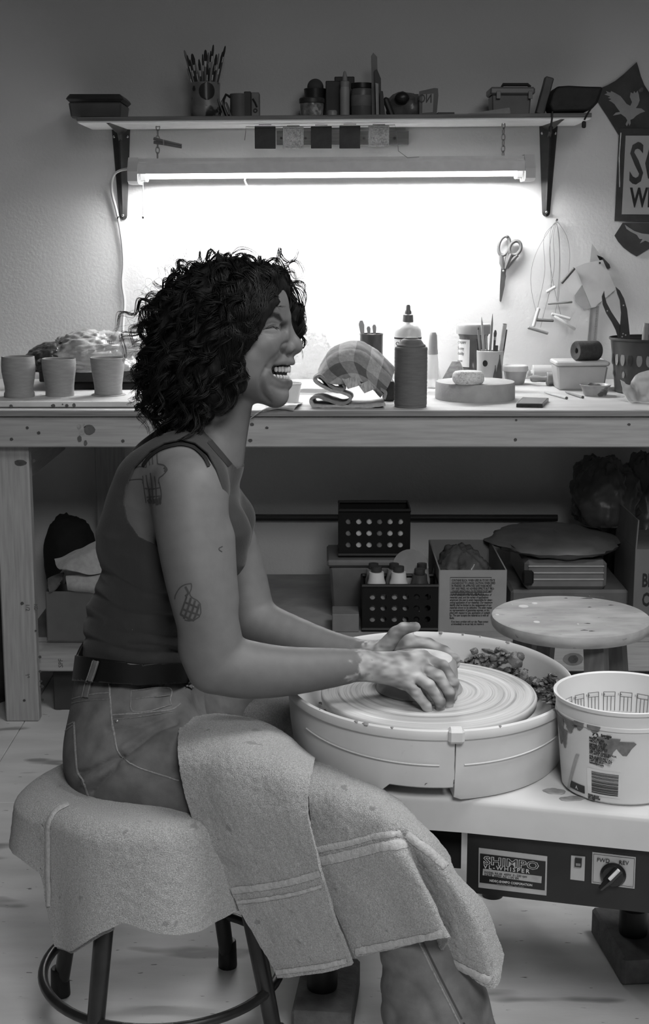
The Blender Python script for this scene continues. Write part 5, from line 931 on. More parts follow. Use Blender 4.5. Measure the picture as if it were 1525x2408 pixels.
for (px, py, w, h, sd) in ((1213, 1550, .020, .024, 3), (1222, 1542, .014, .016, 4), (1165, 1545, .02, .012, 8), (1115, 1530, .014, .010, 9), (1232, 1588, .014, .02, 11), (1248, 1640, .02, .016, 13)):
    p = W(px, py, 2.46 if px < 1200 else 2.36); crumple('clay_curl', (p.x, p.y, p.z - h * .6), (w, w * .7, h), m_scrap, wheel, sd, .45, 18, 12, flat=False)
for k, (a, r) in enumerate(((-140, .0012), (-122, .004), (-118, .006), (-108, .003), (-68, .003), (-40, .004), (70, .004), (80, .006), (62, .003), (48, .005), (-160, .005))):
    aa = R(a); p = Vector((WC.x + OX * .99 * math.cos(aa), WC.y + OY * .99 * math.sin(aa), RZ + .0005)); mb = MB(); mb.lathe([(1e-5, 0), (r, 0), (r * .7, .0015), (1e-5, .0018)], p, 9, wob=lambda q, j: 1 + .3 * math.sin(3 * q)); build('clay_spot', mb, M('pan_spot', .22, .8), wheel)
# deck, panel
def WD_(px, py): return WZ(px, py, DZ)
f0, f1, f2 = WD_(930, 1867), WD_(1088, 1878), WD_(1525, 1921); u = (f2 - f1).normalized(); vn = Vector((-u.y, u.x, 0)); f3 = f1 + u * .46
deck_poly = [f0 + Vector((-.13, .02, 0)), f0, f1, f3, f3 + vn * .50, f3 + vn * .50 - u * .40, WC + Vector((-.12, .30, 0)), WC + Vector((-.22, .12, 0)), WC + Vector((-.22, -.10, 0))]
mb = MB(); n = len(deck_poly); H = .053; lv = [(0, .006), (-.005, .001), (-.010, 0), (-H, -.003)]
cen = Vector((sum(p.x for p in deck_poly) / n, sum(p.y for p in deck_poly) / n, 0)); vs = []
for dz, ins in lv:
    for p in deck_poly: q = Vector((p.x, p.y, 0)); q = q + (cen - q).normalized() * ins; vs.append((q.x, q.y, DZ + dz))
fs = [tuple(range(n)), tuple(3 * n + i for i in range(n - 1, -1, -1))] + [(l * n + i, l * n + (i + 1) % n, (l + 1) * n + (i + 1) % n, (l + 1) * n + i) for l in range(3) for i in range(n)]; mb.add(vs, fs); deck = build('deck', mb, m_deck, wheel, angle=50)
pn0 = f1 + u * .006 + vn * .012; pn1 = f1 + u * .43 + vn * .012; PB, PT = .334, DZ - H + .001
mb = MB(); vs = [Vector((p.x, p.y, z)) for z in (PB, PT) for p in (pn0, pn1, pn1 + vn * .40, pn0 + vn * .40)]; mb.add(vs, [(3, 2, 1, 0), (4, 5, 6, 7)] + [(i, (i + 1) % 4, 4 + (i + 1) % 4, 4 + i) for i in range(4)]); m_panel = M('black_panel', .014, .45, .2, 25); panel = build('control_box', mb, m_panel, wheel, smooth=False)
mb = MB(); q0 = f0 + Vector((-.10, .07, 0)); q1 = f1 + Vector((.004, .05, 0)); vs = [Vector((p.x, p.y, z)) for z in (PB + .02, PT) for p in (q0, q1, q1 + Vector((0, .2, 0)), q0 + Vector((0, .2, 0)))]; mb.add(vs, [(3, 2, 1, 0), (4, 5, 6, 7)] + [(i, (i + 1) % 4, 4 + (i + 1) % 4, 4 + i) for i in range(4)]); build('motor_cover', mb, m_panel, wheel, smooth=False)
def onp(px, py, off=0.0):
    r = ray(px, py); o = Vector((0, 0, CAMZ)); nrm = -vn; return o + r * ((pn0 + nrm * off - o).dot(nrm) / r.dot(nrm))
def plate(name, quad, off, mat, parent, th=.0012):
    P = [onp(x, y, off) for x, y in quad]; Q = [p + vn * th for p in P]; mb = MB(); k = len(P); mb.add(P + Q, [tuple(range(k)), tuple(range(2 * k - 1, k - 1, -1))] + [(i, (i + 1) % k, k + (i + 1) % k, k + i) for i in range(k)]); return build(name, mb, mat, parent, smooth=False)
m_plate = M('brushed_plate', .42, .35, .08, 30, metal=.3); m_pblk = M('plate_black', .012, .4); m_wht = M('plate_white', .5, .5)
npl = plate('nameplate', [(1125, 1994), (1286, 2014), (1284, 2106), (1124, 2087)], .0015, m_plate, panel)
plate('nameplate_field', [(1128, 2007), (1282, 2026), (1280, 2094), (1127, 2075)], .0022, m_pblk, panel, .0006)
plate('typed_strip', [(1135, 2043), (1273, 2061), (1272, 2077), (1134, 2058)], .0028, M('strip_grey', .34, .5, .15, 90), panel, .0006)
up_ = Vector((0, 0, 1)); ps = mpp(pn0) 
def pt(txt, px, py, size, mat, off=.003, **k): return lettering(txt, size * ps, frame(onp(px, py, off), u, up_), mat, panel, **k)
# outlined name: white letters with black smaller letters on top
pt('SHIMPO', 1136, 2031, 27, m_wht, .0030, sx=1.30, bold=.0008, space=1.06); pt('SHIMPO', 1136, 2031, 27, m_pblk, .0036, sx=1.30, bold=-.0001, space=1.06)
pt('VL-WHISPER', 1136, 2042, 14.5, m_wht, .0030, sx=1.05, space=1.36, bold=.0001)
pt('MODEL RK-55  400W  0 - 230 rpm', 1138, 2053, 7, m_pblk, .0036, sx=.98); pt('DATE  400W AC 110V 8A', 1138, 2059, 7, m_pblk, .0036, sx=1.05)
pt('NIDEC-SHIMPO CORPORATION', 1150, 2073, 8.2, m_wht, .0030, sx=.86, bold=.0001); pt('MADE IN CHINA   W 101843', 1167, 2081, 6, M('plate_grey', .16, .5), .0030, sx=.85)
plate('switch_plate', [(1342, 2012), (1375, 2015), (1373, 2072), (1340, 2068)], .0015, m_plate, panel); sw = plate('rocker_switch', [(1351, 2019), (1367, 2021), (1366, 2040), (1350, 2038)], .006, m_pblk, panel, .004)
plate('rocker_mark', [(1353, 2030), (1364, 2031), (1364, 2037), (1353, 2036)], .0064, M('mark_grey', .2, .5), sw, .0008)
plate('direction_plate', [(1392, 2004), (1494, 2016), (1491, 2090), (1390, 2077)], .0015, m_plate, panel)
mb = MB(); mb.tube([onp(x, y, .0028) for x, y in ((1395, 2008), (1491, 2019), (1488, 2086), (1393, 2074))], .0004, 4, closed=True); build('plate_border', mb, m_pblk, panel, smooth=False)
pt('FWD', 1402, 2026, 14, m_pblk, .003, sx=.95); pt('REV', 1454, 2032, 14, m_pblk, .003, sx=.95)
kc = onp(1441, 2056, .002); mz = Matrix((u, up_, u.cross(up_))).transposed(); mb = MB(); mb.lathe([(.0185, 0), (.019, .003), (.0165, .007), (.0155, .009), (1e-5, .009)], kc, 32, mz); kn = build('knob', mb, M('knob_gloss', .012, .25), panel)
a, b = onp(1455, 2046, .014), onp(1411, 2090, .014); mb = MB(); mb.tube([a, a.lerp(b, .5), b], [.0075, .0075, .004], 8, flat=.9); build('knob_lever', mb, M('knob_gloss', .012), kn)
a, b = onp(1454, 2046, .023), onp(1432, 2068, .023); mb = MB(); mb.tube([a, b], .0028, 6); build('lever_mark', mb, M('lever_white', .6, .4), kn)
# legs, feet, bricks
m_conc = M('concrete_brick', .14, .9, .2, 40, .6, 150, bdist=.003); m_foot = M('rubber_foot', .012, .5)
def wleg(x, y, z0, top=DZ - .05, r=.024):
    mb = MB(); mb.lathe([(1e-5, z0), (r * 1.05, z0), (r * 1.1, z0 + .006), (r * 1.1, z0 + .05), (r * .9, z0 + .056), (r * .9, top)], (x, y, 0), 24); return build('leg', mb, m_foot, wheel)
def brick(label, c, sz, rot):
    mb = MB(); mb.box(c, sz, rot=Matrix.Rotation(R(rot), 3, 'Z'), bevel=.005); return build('concrete_brick', mb, m_conc, smooth=False, label=label, cat='brick', group='bricks under the wheel legs')
a, b = WZ(1461, 2320, 0), WZ(1404, 2222, 0); BH = .055; ang = math.degrees(math.atan2(b.x - a.x, -(b.y - a.y)))
ub = (b - a).normalized(); L = .20; perp = Vector((ub.y, -ub.x, 0)); perp = perp if perp.x > 0 else -perp
mb = MB(); c4 = [a, a + perp * .12, a + perp * .12 + ub * L, a + ub * L]; rot = math.degrees(math.atan2(perp.y, perp.x)); cc = sum(c4, Vector()) / 4
brick('concrete brick under the wheel leg below the speed knob', (cc.x, cc.y, BH / 2), (.12, L, BH), rot); p = WZ(1494, 2182, BH + .02); wleg(p.x, p.y + .02, BH)
p = WZ(757, 2338, BH); wleg(p.x, p.y + .024, BH); brick('concrete brick under the wheel leg below the lap towel', (p.x + .008, p.y + .035, BH / 2), (.10, .19, BH), -6)
p = WZ(1160, 2116, 0); wleg(p.x, p.y + .02, 0, r=.02)
# ================================================================== CLAY, BUCKET
c = Vector((WZ(985, 1618, HZ + .003).x, 2.262, HZ + .003)); mb = MB(); s = mpp(c)
mb.lathe([(1e-5, 0), (.072, 0), (.070, .004), (.064, .012), (.0635, .030), (.061, .044), (.054, .052), (.040, .053), (.030, .050), (1e-5, .048)], c, 56); build('clay_lump', mb, M('wet_clay', .30, .35, .08, 40, .2, 90), label='centred lump of wet clay on the wheel head', cat='clay')
bc = Vector((WZ(1468, 1897, DZ).x + .008, 2.068, DZ + .001)); BR, BHT = .1015, .150
bk = thing('mixing_bucket', 'milky mixing bucket of water printed with barcode and text', 'bucket', bc)
m_bkt = M('milky_bucket', .62, .35, .04, 12, spots=[(.22, 16, .715)]); rad = lambda h: .0865 + (.0985 - .0865) * min(1, h / .125)
mb = MB(); mb.lathe([(1e-5, 0), (.082, 0), (.0865, .004), (rad(.03), .03), (rad(.06), .06), (rad(.09), .09), (rad(.12), .118), (.1000, .1185), (.1000, .124), (.0992, .125), (.0998, BHT - .008), (.103, BHT - .006), (.1035, BHT - .001), (.1015, BHT), (.0985, BHT - .002), (.0972, .125), (rad(.09) - .002, .09), (rad(.03) - .002, .012), (1e-5, .010)], bc, 72); bb_ = build('bucket_body', mb, m_bkt, bk, angle=30)
mb = MB(); mb.lathe([(1e-5, .083), (rad(.085) - .0025, .085), (rad(.085) - .0025, .086), (1e-5, .086)], bc, 48); build('slip_water', mb, M('slip_water', .34, .08, .05, 20), bk)
def bt(txt, ang, h, size, inside=False, mat=None, bold=.0, sx=.9, **k):
    """lettering wrapped flat-tangent at an angle on the bucket wall"""
    r = (rad(h) + .0009) if not inside else rad(h) - .0035; a = R(ang); o = bc + Vector((r * math.sin(a), -r * math.cos(a), h)); tx = Vector((math.cos(a), math.sin(a), 0)); return lettering(txt, size, frame(o, tx if not inside else -tx, (0, 0, 1)), mat or M('bucket_ink', .03, .5), bk, bold=bold, sx=sx, **k)
for k, (txt, h, sz) in enumerate((('Recyclable', .1095, .0042), ('Material', .1060, .0042))): bt(txt, -29, h, sz, bold=.0002)
for k, (txt, h, sz) in enumerate((('MADE IN USA', .1015, .0046), ('HECHO EN USA', .0970, .0046), ('DISTRIBUTED BY', .0920, .004), ('ENCORE PLASTICS', .0885, .004), ('HOME DEPOT', .085, .004), ('2455 PACES FERRY RD. N.W.', .0812, .004), ('ATLANTA, GA 30339', .0778, .004), ('FOR QUESTIONS, CALL', .0728, .004), ('M-F 8 AM TO 6 PM, SAT', .0694, .004), ('1-877-527-0313', .066, .004), ('homedepot.com', .0626, .004))): bt(txt, -40, h, sz, bold=.00015)
def wrap(name, a0, a1, h0, h1, off, mat, n=10):
    mb = MB(); rows = [[(bc.x + (rad(h) + off) * math.sin(R(a)), bc.y - (rad(h) + off) * math.cos(R(a)), bc.z + h) for a in np.linspace(a0, a1, n)] for h in (h0, h1)]; mb.grid(rows); return build(name, mb, mat, bk)
for q in range(3):                              # recycling arrows
    aa = [R(90 + 120 * q + t) for t in (10, 45, 80, 110)]; mb = MB(); mb.tube([on_cyl(bc, rad(.107) + .0008, R(-34) + .0034 * math.cos(t) / .09, .1085 + .0034 * math.sin(t)) for t in aa], [.0009, .0009, .0014, .0002], 5); build('recycle_arrow', mb, M('bucket_ink', .03), bk)
bcL = wrap('barcode_label', -43, -10, .012, .054, .0005, M('barcode_white', .62, .5), 14); h = .016; rb = random.Random(11)
while h < .050:
    w = rb.choice((.0006, .0009, .0013, .0018)); mb = MB(); rows = [[(bc.x + (rad(hh) + .0012) * math.sin(R(a)), bc.y - (rad(hh) + .0012) * math.cos(R(a)), bc.z + hh) for a in np.linspace(-38, -12.5, 10)] for hh in (h, h + w)]; mb.grid(rows); build('bar', mb, M('bucket_ink', .03), bcL); h += w + rb.choice((.0006, .0008, .0011))
wrap('printed_block', -66, -46, .010, .022, .0006, M('bucket_ink', .03)); bt('A.', -58, .0125, .008, mat=M('barcode_white', .62))
for txt, hh in (('FOOD GRADE', .0085), ('NO. 05GLHOME', .0055), ('BPA FREE', .0025)): bt(txt, -42, hh + .0015, .0032, bold=.00015)
bt('MIX 1 MIX', -62, .1135, .0042, bold=.0002)
for k in range(7):                              # printed scale seen through the far wall
    a = 128 + k * 16; ww = 5.5; t0 = R(180 - a)
    def ip(da, h): aa = R(180 + (a - 176) + da); rr_ = rad(h) - .0032; return Vector((bc.x + rr_ * math.sin(aa), bc.y - rr_ * math.cos(aa), bc.z + h))
    mb = MB()
    for seg in ([ip(-ww, .088), ip(-ww, .118)], [ip(ww, .088), ip(ww, .118)], [ip(-ww, .118), ip(ww, .118)], [ip(-ww, .111), ip(ww, .111)], [ip(-ww / 3, .088), ip(-ww / 3, .111)], [ip(ww / 3, .088), ip(ww / 3, .111)]): mb.tube(seg, .00045, 4)
    build('scale_box', mb, M('scale_ink', .10, .5), bk)
    aa = R(180 + (a - 176)); o = ip(ww * .75, .1122); tx = Vector((math.cos(aa), math.sin(aa), 0)); lettering(('2:1', '3:1', '4:1', '6:1', '8:1', '9:1', '1:1')[k], .0055, frame(o, tx, (0, 0, 1)), M('scale_ink', .10), bk)
m_drip = M('clay_drip', .17, .7, .3, 80)
for a0, h0, w, L_, sd in ((-80, .122, 10, .05, 1), (-62, .122, 9, .022, 2), (-50, .124, 6, .014, 3), (-35, .124, 7, .012, 4), (-22, .108, 9, .030, 5), (-8, .104, 9, .022, 6), (-72, .10, 6, .03, 7)):
    mb = MB(); r3 = random.Random(sd); rows = [[on_cyl(bc, (rad(h0 - L_ * v) + .0012 + (.0016 if h0 - L_ * v > .117 else 0)), R(a0) + R(w) * uu * (1 - .8 * v ** 1.5) * (.8 + .4 * r3.random()), h0 - L_ * v) for uu in (-1, -.5, 0, .5, 1)] for v in np.linspace(0, 1, 8)]; mb.grid(rows); build('clay_drip', mb, m_drip, bk)
mb = MB(); rows = [[on_cyl(bc, rad(h) + .0011, R(a0 + (h - .005) * 260), h) for a0 in (-72, -68)] for h in np.linspace(.006, .07, 8)]; mb.grid(rows); build('tape_strip', mb, M('strip_grey', .34), bk)
p = WZ(1305, 1862, DZ)
for px, py, rx, ry in ((1303, 1861, 24, 8), (1345, 1878, 30, 6), (1290, 1858, 8, 4)):
    q = WZ(px, py, DZ + .0004); s = mpp(q); mb = MB(); mb.lathe([(1e-5, 0), (rx * s, 0), (rx * s * .9, .0012), (1e-5, .0014)], q, 18, sy=ry / rx * 2.4, wob=lambda a, j: 1 + .15 * math.sin(2 * a + px) + .1 * math.sin(5 * a)); build('clay_spill', mb, M('clay_spill', .25, .6, .3, 60), wheel)
# ================================================================== SITTING STOOL
SC = Vector((-.2725, 2.215, 0)); st = thing('metal_stool', 'dark tubular metal stool under the seated potter', 'stool', SC); m_leg = M('dark_steel_leg', .03, .35, .2, 30, metal=.3)
for (fx, fy) in ((-.467, 2.31), (-.178, 2.41), (-.367, 2.02), (-.078, 2.12)):
    f = Vector((fx, fy, 0)); d = (f - SC); tp = SC + d * .62 + Vector((0, 0, .415)); mb = MB(); mb.tube([f + Vector((0, 0, .015)), tp], [.0135, .0165], 14); build('leg', mb, m_leg, st)
    mb = MB(); mb.lathe([(1e-5, 0), (.017, 0), (.0175, .004), (.016, .05), (.0145, .052)], f, 16); build('rubber_foot', mb, m_foot, st)
mb = MB(); mb.tube([SC + Vector((.2 * math.cos(a), .2 * math.sin(a), .110)) for a in np.linspace(0, 2 * math.pi, 60, endpoint=False)], .0085, 10, closed=True); build('foot_ring', mb, m_leg, st)
mb = MB(); mb.lathe([(1e-5, .41), (.15, .41), (.165, .415), (.168, .425), (.16, .432), (1e-5, .432)], SC, 48); build('seat', mb, M('seat_pad', .05, .6), st)
# ================================================================== SDF BODY MODELLER
class Prim:
    """round cone chain link: a->b with radii, stretched along Y by ys (ys > 1 = wider in depth)"""
    def __init__(s, a, b, ra, rb, k=.01, op='u', ys=1.0, zs=1.0, xs=1.0):
        s.sc = np.array([1 / xs, 1 / ys, 1 / zs], np.float32); s.a = np.array(a, np.float32) * s.sc; s.b = np.array(b, np.float32) * s.sc; s.ra, s.rb, s.k, s.op = ra, rb, k, op
        s.g = max(xs, ys, zs, 1.0)
    def __call__(s, P):
        p = P * s.sc - s.a; ab = s.b - s.a; L = float(ab @ ab)
        if L < 1e-12: return np.linalg.norm(p, axis=-1) - s.ra
        t = np.clip((p @ ab) / L, 0, 1); return np.linalg.norm(p - t[..., None] * ab, axis=-1) - (s.ra + t * (s.rb - s.ra))
def combine(d, v, k, op):
    if op == 'u':
        if d is None: return v
        h = np.maximum(k - np.abs(d - v), 0) / k; return np.minimum(d, v) - h * h * k * .25
    v = -v; h = np.maximum(k - np.abs(d - v), 0) / k; return np.maximum(d, v) + h * h * k * .25
def sdf_mesh(prims, h, offset=0.0, warp=None, B=16, pad=.03):
    lo = np.full(3, 1e9); hi = -lo
    for p in prims:
        if p.op == 'u':
            for e, r in ((p.a / p.sc, p.ra), (p.b / p.sc, p.rb)): lo = np.minimum(lo, e - r * p.g - pad); hi = np.maximum(hi, e + r * p.g + pad)
    n = np.ceil((hi - lo) / (h * B)).astype(int); S = n * B + 1; D = np.full(S, 9.0, np.float32); rad = h * B * .87
    g = np.stack(np.meshgrid(*[np.arange(B + 1)] * 3, indexing='ij'), -1).reshape(-1, 3)
    cen = np.stack(np.meshgrid(*[np.arange(q) for q in n], indexing='ij'), -1).reshape(-1, 3); cw = (lo + (cen * B + B / 2) * h).astype(np.float32)
    V = np.stack([p(cw) for p in prims], 1); G = np.array([p.g for p in prims]); K = np.array([p.k for p in prims])
    full = None
    for j, p in enumerate(prims): full = combine(full, V[:, j], p.k, p.op)
    full = full - offset; near = np.abs(full) < rad * 1.35 + .006 + (.010 if warp is not None else 0)
    D.fill(9.0)
    for i in range(len(cen)):
        x, y, z = cen[i] * B
        if not near[i]:
            if full[i] < 0: D[x:x + B + 1, y:y + B + 1, z:z + B + 1] = np.minimum(D[x:x + B + 1, y:y + B + 1, z:z + B + 1], -1.0)
    for i in np.nonzero(near)[0]:
        x, y, z = cen[i] * B; P = (lo + (g + (x, y, z)) * h).astype(np.float32); d = None
        for j, p in enumerate(prims):
            if V[i, j] > (full[i] + offset + 2.05 * rad + p.k + .002 if p.op == 'u' else 3.4 * rad + p.k + .006): continue
            v = p(P)
            if d is None: 
                if p.op != 'u': continue
                d = v
            else: d = combine(d, v, p.k, p.op)
        if d is None: continue
        d = d - offset
        if warp is not None: d = d + warp(P)
        D[x:x + B + 1, y:y + B + 1, z:z + B + 1] = d.reshape(B + 1, B + 1, B + 1)
    return surface_nets(D, lo, h)
def surface_nets(D, lo, h):
    s = D < 0; c = [s[i:s.shape[0] - 1 + i, j:s.shape[1] - 1 + j, k:s.shape[2] - 1 + k] for i in (0, 1) for j in (0, 1) for k in (0, 1)]
    cnt = sum(q.astype(np.int8) for q in c); mix = (cnt > 0) & (cnt < 8); I = np.argwhere(mix); idx = np.full(mix.shape, -1, np.int64); idx[mix] = np.arange(len(I))
    off = np.array([(i, j, k) for i in (0, 1) for j in (0, 1) for k in (0, 1)]); val = np.stack([D[I[:, 0] + o[0], I[:, 1] + o[1], I[:, 2] + o[2]] for o in off], 1)
    acc = np.zeros((len(I), 3)); num = np.zeros(len(I))
    for a in range(8):
        for b in range(a + 1, 8):
            if np.abs(off[a] - off[b]).sum() != 1: continue
            m = (val[:, a] < 0) != (val[:, b] < 0); t = np.where(m, val[:, a] / np.where(m, val[:, a] - val[:, b], 1), 0)
            acc += np.where(m[:, None], off[a] + t[:, None] * (off[b] - off[a]), 0); num += m
    V = lo + (I + acc / num[:, None]) * h; F = []
    for ax in range(3):
        u, w = [(1, 2), (2, 0), (0, 1)][ax]
        A = np.take(s, range(s.shape[ax] - 1), ax); Bq = np.take(s, range(1, s.shape[ax]), ax); E = np.argwhere(A != Bq); E = E[(E[:, u] > 0) & (E[:, w] > 0) & (E[:, u] < s.shape[u] - 1) & (E[:, w] < s.shape[w] - 1)]
        q = []
        for du, dw in ((0, 0), (1, 0), (1, 1), (0, 1)):
            e = E.copy(); e[:, u] -= du; e[:, w] -= dw; q.append(idx[e[:, 0], e[:, 1], e[:, 2]])
        q = np.stack(q, 1); flip = ~s[E[:, 0], E[:, 1], E[:, 2]]; q[flip] = q[flip][:, ::-1]; F.append(q)
    return V, np.concatenate(F)
def smooth_mesh(V, F, it=2, lam=.5):
    V = V.copy(); e = np.concatenate([F[:, [0, 1]], F[:, [1, 2]], F[:, [2, 3]], F[:, [3, 0]]]); n = np.bincount(e.ravel(), minlength=len(V))[:, None]
    for k in range(it):
        for l in (lam, -lam * 1.03):
            A = np.zeros_like(V)
            for c in range(3): A[:, c] = np.bincount(e[:, 0], V[e[:, 1], c], len(V)) + np.bincount(e[:, 1], V[e[:, 0], c], len(V))
            V = V + l * (A / np.maximum(n, 1) - V)
    return V
def proj(V):
    """world -> photo pixels"""
    V = np.asarray(V, float); z = V[..., 2] - CAMZ; yc = V[..., 1] * _s + z * _c; zc = V[..., 1] * _c - z * _s
    return np.stack([762.5 + FPX * V[..., 0] / zc, 1204 - FPX * yc / zc], -1)
def poly_sd(P, poly):
    """signed distance in pixels, negative inside"""
    P = np.asarray(P, float); poly = np.asarray(poly, float); d = np.full(len(P), 1e9); ins = np.zeros(len(P), bool)
    for i in range(len(poly)):
        a, b = poly[i], poly[(i + 1) % len(poly)]; ab = b - a; t = np.clip(((P - a) @ ab) / (ab @ ab), 0, 1); d = np.minimum(d, np.linalg.norm(P - a - t[:, None] * ab, axis=1))
        c = (a[1] > P[:, 1]) != (b[1] > P[:, 1]); ins ^= c & (P[:, 0] < (b[0] - a[0]) * (P[:, 1] - a[1]) / (b[1] - a[1] + 1e-12) + a[0])
    return np.where(ins, -d, d)
def clip_mesh(V, F, f):
    """keep f < 0, cutting quads along f = 0"""
    key = {}; nv = list(map(tuple, V)); out = []
    allin = (f[F] < 0).all(1); out += [tuple(q) for q in F[allin]]; part = F[(f[F] < 0).any(1) & ~allin]
    for q in part:
        poly = []
        for i in range(len(q)):
            a, b = q[i], q[(i + 1) % len(q)]
            if f[a] < 0: poly.append(a)
            if (f[a] < 0) != (f[b] < 0):
                kk = (min(a, b), max(a, b))
                if kk not in key: t = f[a] / (f[a] - f[b]); key[kk] = len(nv); nv.append(tuple(V[a] + t * (V[b] - V[a])))
                poly.append(key[kk])
        if len(poly) >= 3: out.append(tuple(poly))
    used = sorted({i for q in out for i in q}); re = {o: k for k, o in enumerate(used)}; return np.array([nv[i] for i in used]), [tuple(re[i] for i in q) for q in out]
def mesh_obj(name, V, F, mat, parent, thick=0.0, attr=None, **kw):
    mb = MB(); mb.v = [tuple(p) for p in V]; mb.f = [tuple(int(i) for i in q) for q in F]; o = build(name, mb, mat, parent, True, 80, fix=False, **kw)
    if thick: md = o.modifiers.new('cloth', 'SOLIDIFY'); md.thickness = thick; md.offset = 0
    if attr is not None:
        at = o.data.attributes.new('tone', 'FLOAT', 'POINT'); at.data.foreach_set('value', np.asarray(attr, np.float32))
    return o
def bvh_of(V, F): return BVHTree.FromPolygons([Vector(p) for p in V], [tuple(int(i) for i in q) for q in F])
def cast(bvh, px, py, lift=.0006):
    o = Vector((0, 0, CAMZ)); r = ray(px, py).normalized(); h = bvh.ray_cast(o, r)
    if h[0] is None: return None, None
    n = h[1] if h[1].dot(r) < 0 else -h[1]; return h[0] + n * lift, n
def ribbon(bvh, pts, w, lift=.0008, n=40, cols=3, th=0.0, taper=False):
    """strip of width w (photo pixels) lying on a surface along a pixel polyline"""
    C = cr(pts, n) if len(pts) > 2 else np.array([np.array(pts[0]) + (np.array(pts[1]) - np.array(pts[0])) * t for t in np.linspace(0, 1, n)])
    T = np.gradient(C, axis=0); T /= np.linalg.norm(T, axis=1, keepdims=True) + 1e-9; N = np.stack([-T[:, 1], T[:, 0]], 1); rows = []
    for i in range(n):
        ww = w * (1 if not taper else max(.15, math.sin(math.pi * (i + .5) / n))); row = []
        for u in np.linspace(-.5, .5, cols):
            p, nn = cast(bvh, *(C[i] + N[i] * u * ww), lift + th * (1 - (2 * u) ** 2))
            if p is None: row = None; break
            row.append(tuple(p))
        if row: rows.append(row)
    mb = MB()
    if len(rows) > 1: mb.grid(rows)
    return mb
def rib(name, bvh, pts, w, mat, parent, **k):
    kw = {q: k.pop(q) for q in ('label', 'kind') if q in k}; mb = ribbon(bvh, pts, w, **k)
    if not mb.v: return None
    return build(name, mb, mat, parent, True, 60, fix=False, **kw)
# ================================================================== THE POTTER
DM = 2.30                                        # depth of her midplane
def H(px, py, off=0.0): return np.array(W(px, py, DM - off))
def mir(p): q = np.array(p).copy(); q[1] = 2 * DM - q[1]; return q
def px_(n, d=2.3): return n * .000684 * d / 2.3
prims = []
def add(a, b, ra, rb, k=.012, op='u', both=False, **kw):
    prims.append(Prim(a, b, ra, rb, k, op, **kw))
    if both: prims.append(Prim(mir(a), mir(b), ra, rb, k, op, **kw))
# ---- torso (skin level, also the form for the tank top)
torso = []
def tor(a, b, ra, rb, k=.03, ys=1.0, both=False):
    torso.append(Prim(a, b, ra, rb, k, ys=ys))
    if both: torso.append(Prim(mir(a), mir(b), ra, rb, k, ys=ys))
tor(H(322, 1600), H(335, 1470), .090, .084, ys=1.42); tor(H(335, 1470), H(398, 1300), .084, .098, ys=1.42); tor(H(398, 1300), H(425, 1180), .098, .090, ys=1.45)
tor(H(425, 1180), H(442, 1105), .086, .062, ys=1.7); tor(H(445, 1100, .10), H(470, 1075, .03), .042, .045, both=True)
tor(H(522, 1258, .062), H(512, 1290, .060), .043, .046, k=.035, both=True)
tor(H(350, 1140, .07), H(310, 1260, .07), .05, .05, k=.04, both=True)
prims += [Prim(p.a / p.sc, p.b / p.sc, p.ra - .003, p.rb - .003, p.k, ys=1 / p.sc[1]) for p in torso]
# ---- neck and head
add(H(528, 880), H(487, 1075), .050, .054, .03, ys=1.05); add(H(560, 960, .022), H(545, 1085, .012), .016, .012, .02, both=True)
add(H(545, 740), H(545, 740), .075, .075, .02, xs=1.17, ys=1.03, zs=.98); add(H(610, 712, .03), H(610, 712, -.03), .037, .037, .03)
add(H(575, 830), H(610, 800), .052, .045, .03, ys=1.18)
add(H(622, 800, .024), H(622, 800, -.024), .029, .029, .02)
add(H(651, 932, .008), H(651, 932, -.008), .0135, .0135, .015); add(H(646, 928, .012), H(566, 884, .050), .0165, .020, .02, both=True)
add(H(610, 885, .012), H(590, 870, .03), .030, .030, .03, both=True); add(H(590, 840, .050), H(585, 870, .048), .022, .020, .025, both=True)
add(H(622, 812, .043), H(636, 800, .037), .0225, .018, .014, both=True)           # cheek apples
add(H(655, 872, .012), H(655, 872, -.012), .0200, .0200, .018)                     # muzzle
add(H(667, 747, .010), H(630, 745, .046), .0075, .0085, .012, both=True)            # brow
add(H(662, 772, .026), H(655, 772, .035), .0070, .0080, .012, op='s', both=True)    # socket
add(H(644, 771, .032), H(636, 772, .038), .0105, .0100, .006, both=True)            # lids
add(H(671, 762), H(694, 808), .0068, .0082, .008); add(H(694, 808), H(698, 816), .0085, .0088, .008)
add(H(680, 820, .0125), H(675, 818, .0135), .0072, .0075, .006, both=True); add(H(686, 832), H(697, 824), .0045, .005, .005)
add(H(677, 830), H(676, 850), .0080, .0085, .006); add(H(691, 836, .0070), H(685, 836, .0085), .0022, .0022, .002, op='s', both=True)  # nostrils
add(H(682, 853), H(662, 849, .022), .0062, .0056, .006, both=True); add(H(662, 849, .022), H(632, 861, .041), .0056, .0042, .006, both=True)
add(H(675, 902), H(658, 900, .021), .0066, .0062, .007, both=True); add(H(658, 900, .021), H(632, 880, .041), .0062, .0042, .006, both=True)
add(H(692, 876), H(662, 875, .026), .0112, .0112, .003, op='s', both=True); add(H(662, 875, .026), H(640, 871, .040), .0108, .0075, .003, op='s', both=True); add(H(640, 871, .040), H(629, 867, .047), .0075, .0035, .003, op='s', both=True)
add(H(676, 875), H(640, 873), .0110, .013, .003, op='s', ys=2.0)
add(H(621, 876, .049), H(626, 904, .041), .0050, .0050, .014, both=True)            # fold beside the mouth
